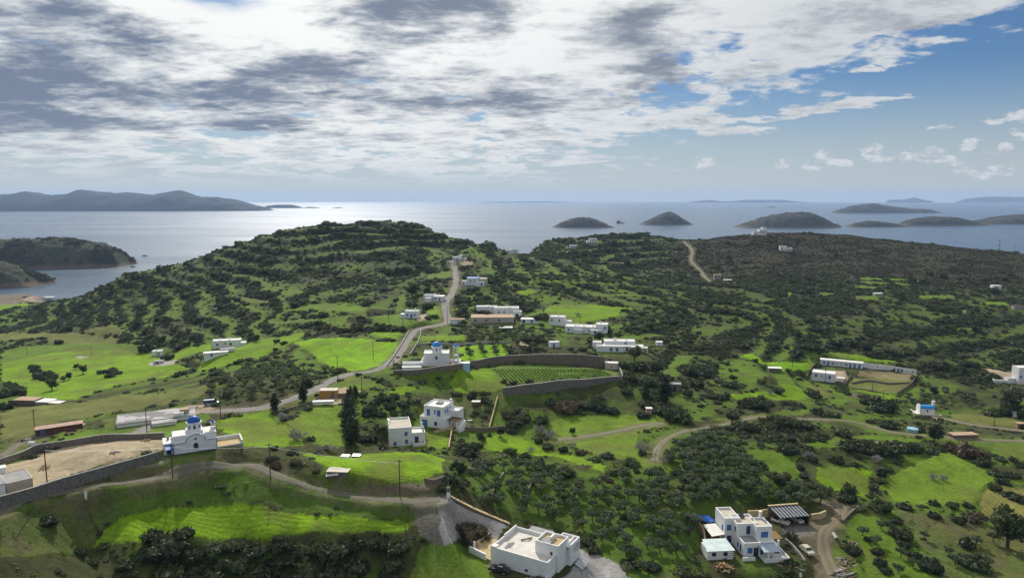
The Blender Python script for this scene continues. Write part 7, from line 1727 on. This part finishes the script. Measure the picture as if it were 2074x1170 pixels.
# ------------------------------------------------------------------ yard clutter
def pile(px, py, rx, n, shape, m, label, cat, piece, hz=.35):
    """a heap of separate pieces"""
    p = ground_at(px, py); rad = rx * math.hypot(p[0], p[1]) / F; r = empty(cat.replace(' ', '_'), tuple(p), random.uniform(0, 3), label, cat)
    for i in range(n):
        a = random.uniform(0, 6.28); q = rad * math.sqrt(random.random()); z = max(0, (rad - q)) * hz * random.uniform(.6, 1.0); x, y = q * math.cos(a), q * math.sin(a); mb = MB(); t = random.uniform(0, 3.14)
        if shape == 'log': L = random.uniform(.35, .6); mb.tube((x - L * math.cos(t), y - L * math.sin(t), z), (x + L * math.cos(t), y + L * math.sin(t), z + random.uniform(-.2, .25)), .12, .11, 6)
        elif shape == 'plank': L = random.uniform(.9, 1.7); d = .25 + random.uniform(-.2, .2); mb.tube((x - L * math.cos(d), y - L * math.sin(d), z + .1), (x + L * math.cos(d), y + L * math.sin(d), z + .12), .13, .13, 4)
        else:
            s = random.uniform(.16, .38); v, f = ico((x, y, z), (s, s * random.uniform(.7, 1), s * .7), .3, random.randrange(9999)); mb.add(v, f)
        mb.build(piece, random.choice(m), r)
    return r
LOGC = mat('cut_log', (.42, .28, .14), .9, .25, 3.0); LOGD = mat('log_bark', (.17, .11, .07), .95, .3, 3.0); STN = mat('field_stone', (.30, .27, .23), .95, .25, 2.0, .5)
pile(1465, 1148, 20, 70, 'log', [LOGC, LOGC, LOGD], 'heap of split firewood below the small white store', 'firewood pile', 'log', .5)
pile(1715, 1136, 20, 55, 'stone', [STN, LOGD, STONE], 'heap of mixed stones and timber right of the earth drive', 'rubble heap', 'stone')
pile(1722, 1100, 16, 36, 'stone', [STN, LOGD], 'scattered stones above the rubble heap right of the drive', 'rubble heap', 'stone', .2)
pile(1712, 1160, 18, 18, 'plank', [GREYROOF, CONC, WOOD], 'grey stacked beams at the bottom of the earth drive', 'beam pile', 'beam')
pile(1600, 1146, 16, 24, 'plank', [WOOD, GREYROOF, SANDST], 'jumble of planks in front of the parked cream car', 'plank pile', 'plank', .15)
pile(150, 862, 13, 26, 'plank', [WHITE2, GREYROOF, REDW], 'heap of white sheets and red scrap beside the red shed', 'scrap heap', 'scrap', .3)
pile(400, 828, 10, 26, 'stone', [STN, SANDST], 'sandy rubble mound beside the blue grey van', 'rubble heap', 'stone', .5)
pile(45, 893, 12, 20, 'stone', [STN, DARK], 'dark rubble beside the farm track at far left', 'rubble heap', 'stone', .3)
pile(232, 917, 9, 18, 'stone', [LOGD, STN], 'dark brush heap in the middle of the sandy yard', 'brush heap', 'clod', .2)
pile(88, 949, 9, 18, 'plank', [LOGD, WOOD], 'low heap of dark timber in the sandy yard near the pole', 'timber heap', 'timber', .15)
pile(295, 893, 8, 18, 'log', [LOGC, LOGD], 'straw coloured brush pile at the back of the sandy yard', 'brush heap', 'branch', .5)
pile(1190, 1095, 8, 24, 'stone', [STN, GREYROOF], 'grey ash ring of stones in the olive grove', 'stone ring', 'stone', .05)
pile(660, 755, 9, 16, 'plank', [WHITE2, METAL], 'white scrap pieces among bushes below the vivid field', 'scrap heap', 'scrap', .2)
# concrete trough, gate post, meter post
p = ground_at(1691, 1088); r = empty('trough', tuple(p), R(80), 'long grey concrete pipe lying in the grass by the drive', 'pipe'); mb = MB(); mb.tube((-1.5, 0, .4), (1.5, 0, .4), .42, .42, 14); mb.build('barrel', CONC, r); mb = MB(); mb.tube((-1.52, 0, .4), (1.52, 0, .4), .3, .3, 12); mb.build('bore', DARK, r)
p = ground_at(1700, 1054); r = empty('gate_pillar', tuple(p), R(15), 'weathered stone gate pillar at the head of the earth drive', 'pillar'); mb = MB(); mb.box(-.28, -.28, -.5, .28, .28, 1.5); mb.build('shaft', SANDST, r); mb = MB(); mb.box(-.34, -.34, 1.5, .34, .34, 1.68); mb.build('cap', STONE, r)
p = ground_at(1621, 1166); r = empty('meter_post', tuple(p), 0, 'white meter box on a thin post below the cream car', 'meter box'); mb = MB(); mb.box(-.3, -.2, -.3, .3, .2, .7); mb.build('box', WHITE, r); mb = MB(); mb.tube((0, 0, .7), (0, 0, 3.0), .05, .05, 6); mb.build('post', METAL, r)
p = ground_at(174, 1006); r = empty('marker_post', tuple(p), R(10), 'stubby white post on the bank below the yard wall', 'post'); mb = MB(); mb.box(-.2, -.2, -.5, .2, .2, 1.3); mb.build('shaft', WHITE, r); mb = MB(); mb.lathe([(.2, 1.3), (.15, 1.5), (.01, 1.6)], 0, 0, 8); mb.build('head', CONC, r)
p = ground_at(142, 880); r = empty('cart', tuple(p), R(15), 'small red brown farm trailer on the grass by the yard', 'farm trailer'); mb = MB(); mb.box(-1.4, -.8, .6, 1.4, .8, .75); mb.build('bed', WOOD, r); mb = MB(); mb.box(-1.4, .7, .75, 1.4, .8, 1.4); mb.build('side_board', REDW, r)
for s in (-1, 1): mb = MB(); mb.tube((s * .7, -.9, .35), (s * .7, -.7, .35), .35, .35, 12); mb.build('wheel', RUBBER, r)
p = ground_at(66, 907); r = empty('water_barrel', tuple(p), 0, 'white water tank on a stand behind the yard wall', 'water tank'); mb = MB(); mb.tube((-.8, 0, 1.2), (.8, 0, 1.2), .6, .6, 14); mb.build('tank', WHITE2, r); posts(r, [(-.6, -.3), (.6, -.3), (-.6, .3), (.6, .3)], -.5, .8, .06, METAL, 'leg')
for px, py, lab in ((700, 926, 'left of two grey cold frame covers on the meadow edge'), (722, 925, 'right of two grey cold frame covers on the meadow edge')):
    p = ground_at(px, py); r = empty('cold_frame', tuple(p), R(-5), lab, 'cold frame'); mb = MB(); mb.box(-1.0, -.6, -.2, 1.0, .6, .4); mb.build('frame', WOOD, r); mb = MB(); mb.prism([(-1.05, -.65), (1.05, -.65), (1.05, .65), (-1.05, .65)], [.42, .42, .6, .6], [.48, .48, .66, .66]); mb.build('cover', METAL, r)
# garden furniture on the walled lawn
p = ground_at(951, 853); r = empty('bench', tuple(p), R(10), 'small white bench on the walled garden lawn', 'bench'); mb = MB(); mb.box(-.9, -.25, .4, .9, .25, .48); mb.build('seat', WHITE, r); posts(r, [(-.7, 0), (.7, 0)], 0, .4, .1, WHITE, 'leg')
# ------------------------------------------------------------------ vineyard rows
def vineyard():
    A, B = ground_at(1022, 776), ground_at(1242, 762); C, D = ground_at(996, 747), ground_at(1215, 749)
    n = 30; g = np.random.default_rng(5)
    ms = []
    for s in range(4):
        L = [((u, g.normal() * .1, .22 + .1 * g.random()), (.42, .22, .16 + .14 * g.random())) for u in np.linspace(-2.4, 2.4, 7)]
        ms.append(foliage('vines', L, 110, .26, LM['vine'], 300 + s, core=.55))
    for i in range(n):
        t = (i + .5) / n; a = A + (B - A) * t; b = C + (D - C) * min(1, max(0, t)); d = b - a; Ln = float(np.linalg.norm(d[:2])); k = max(int(Ln / 5.0), 1); rz = math.atan2(d[1], d[0])
        r = empty('vine_row', tuple(a), rz, '%s vine row from the left in the walled vineyard' % NTH(i + 1), 'vine row', 'vine rows in the walled vineyard')
        for q in range(k):
            f = (q + .5) / k; w = a + d * f; o = bpy.data.objects.new('vines', ms[(i + q) % 4]); link(o, r); o.location = (Ln * f, 0, float(H(w[0], w[1])) - a[2])
def NTH(i):
    base = ['first','second','third','fourth','fifth','sixth','seventh','eighth','ninth','tenth','eleventh','twelfth','thirteenth','fourteenth','fifteenth','sixteenth','seventeenth','eighteenth','nineteenth','twentieth']
    if i <= 20: return base[i - 1]
    tens = {2: 'twenty', 3: 'thirty', 4: 'forty', 5: 'fifty', 6: 'sixty', 7: 'seventy', 8: 'eighty', 9: 'ninety'}; t, u = divmod(i, 10)
    return tens[t] + '-' + base[u - 1] if u else tens[t][:-1] + 'ieth'
vineyard()
# rocks of the little reef by the headland
# ------------------------------------------------------------------ plants that share a label are told apart by row and order
def tell_apart():
    bpy.context.view_layer.update()
    by = {}
    for o in sc.objects:
        if o.parent is None and o.get('category') in ('shrub', 'olive tree', 'conifer', 'tree', 'bare tree') : by.setdefault(o['label'], []).append(o)
    for lab, L in by.items():
        if len(L) < 2: continue
        q = []
        for o in L:
            x, y, z = o.matrix_world.translation; px, py = project(x, y, z); q.append((py, px, o))
        q.sort(key=lambda t: -t[0]); n = len(q); rows = max(1, round(math.sqrt(n / 2.2))); per = math.ceil(n / rows)
        kind = L[0]['category']; w = 'brownish shrub' if lab.startswith('brownish') else kind
        z = next((t[4] for t in ZONES if lab.endswith(t[4])), 'on the open hillside')
        for r in range(rows):
            seg = sorted(q[r * per:(r + 1) * per], key=lambda t: t[1])
            for i, (py, px, o) in enumerate(seg):
                where = '' if rows == 1 else ', %s row from front' % NTH(r + 1)
                o['label'] = '%s %s from left%s, %s' % (NTH(i + 1), w, where, z)
tell_apart()
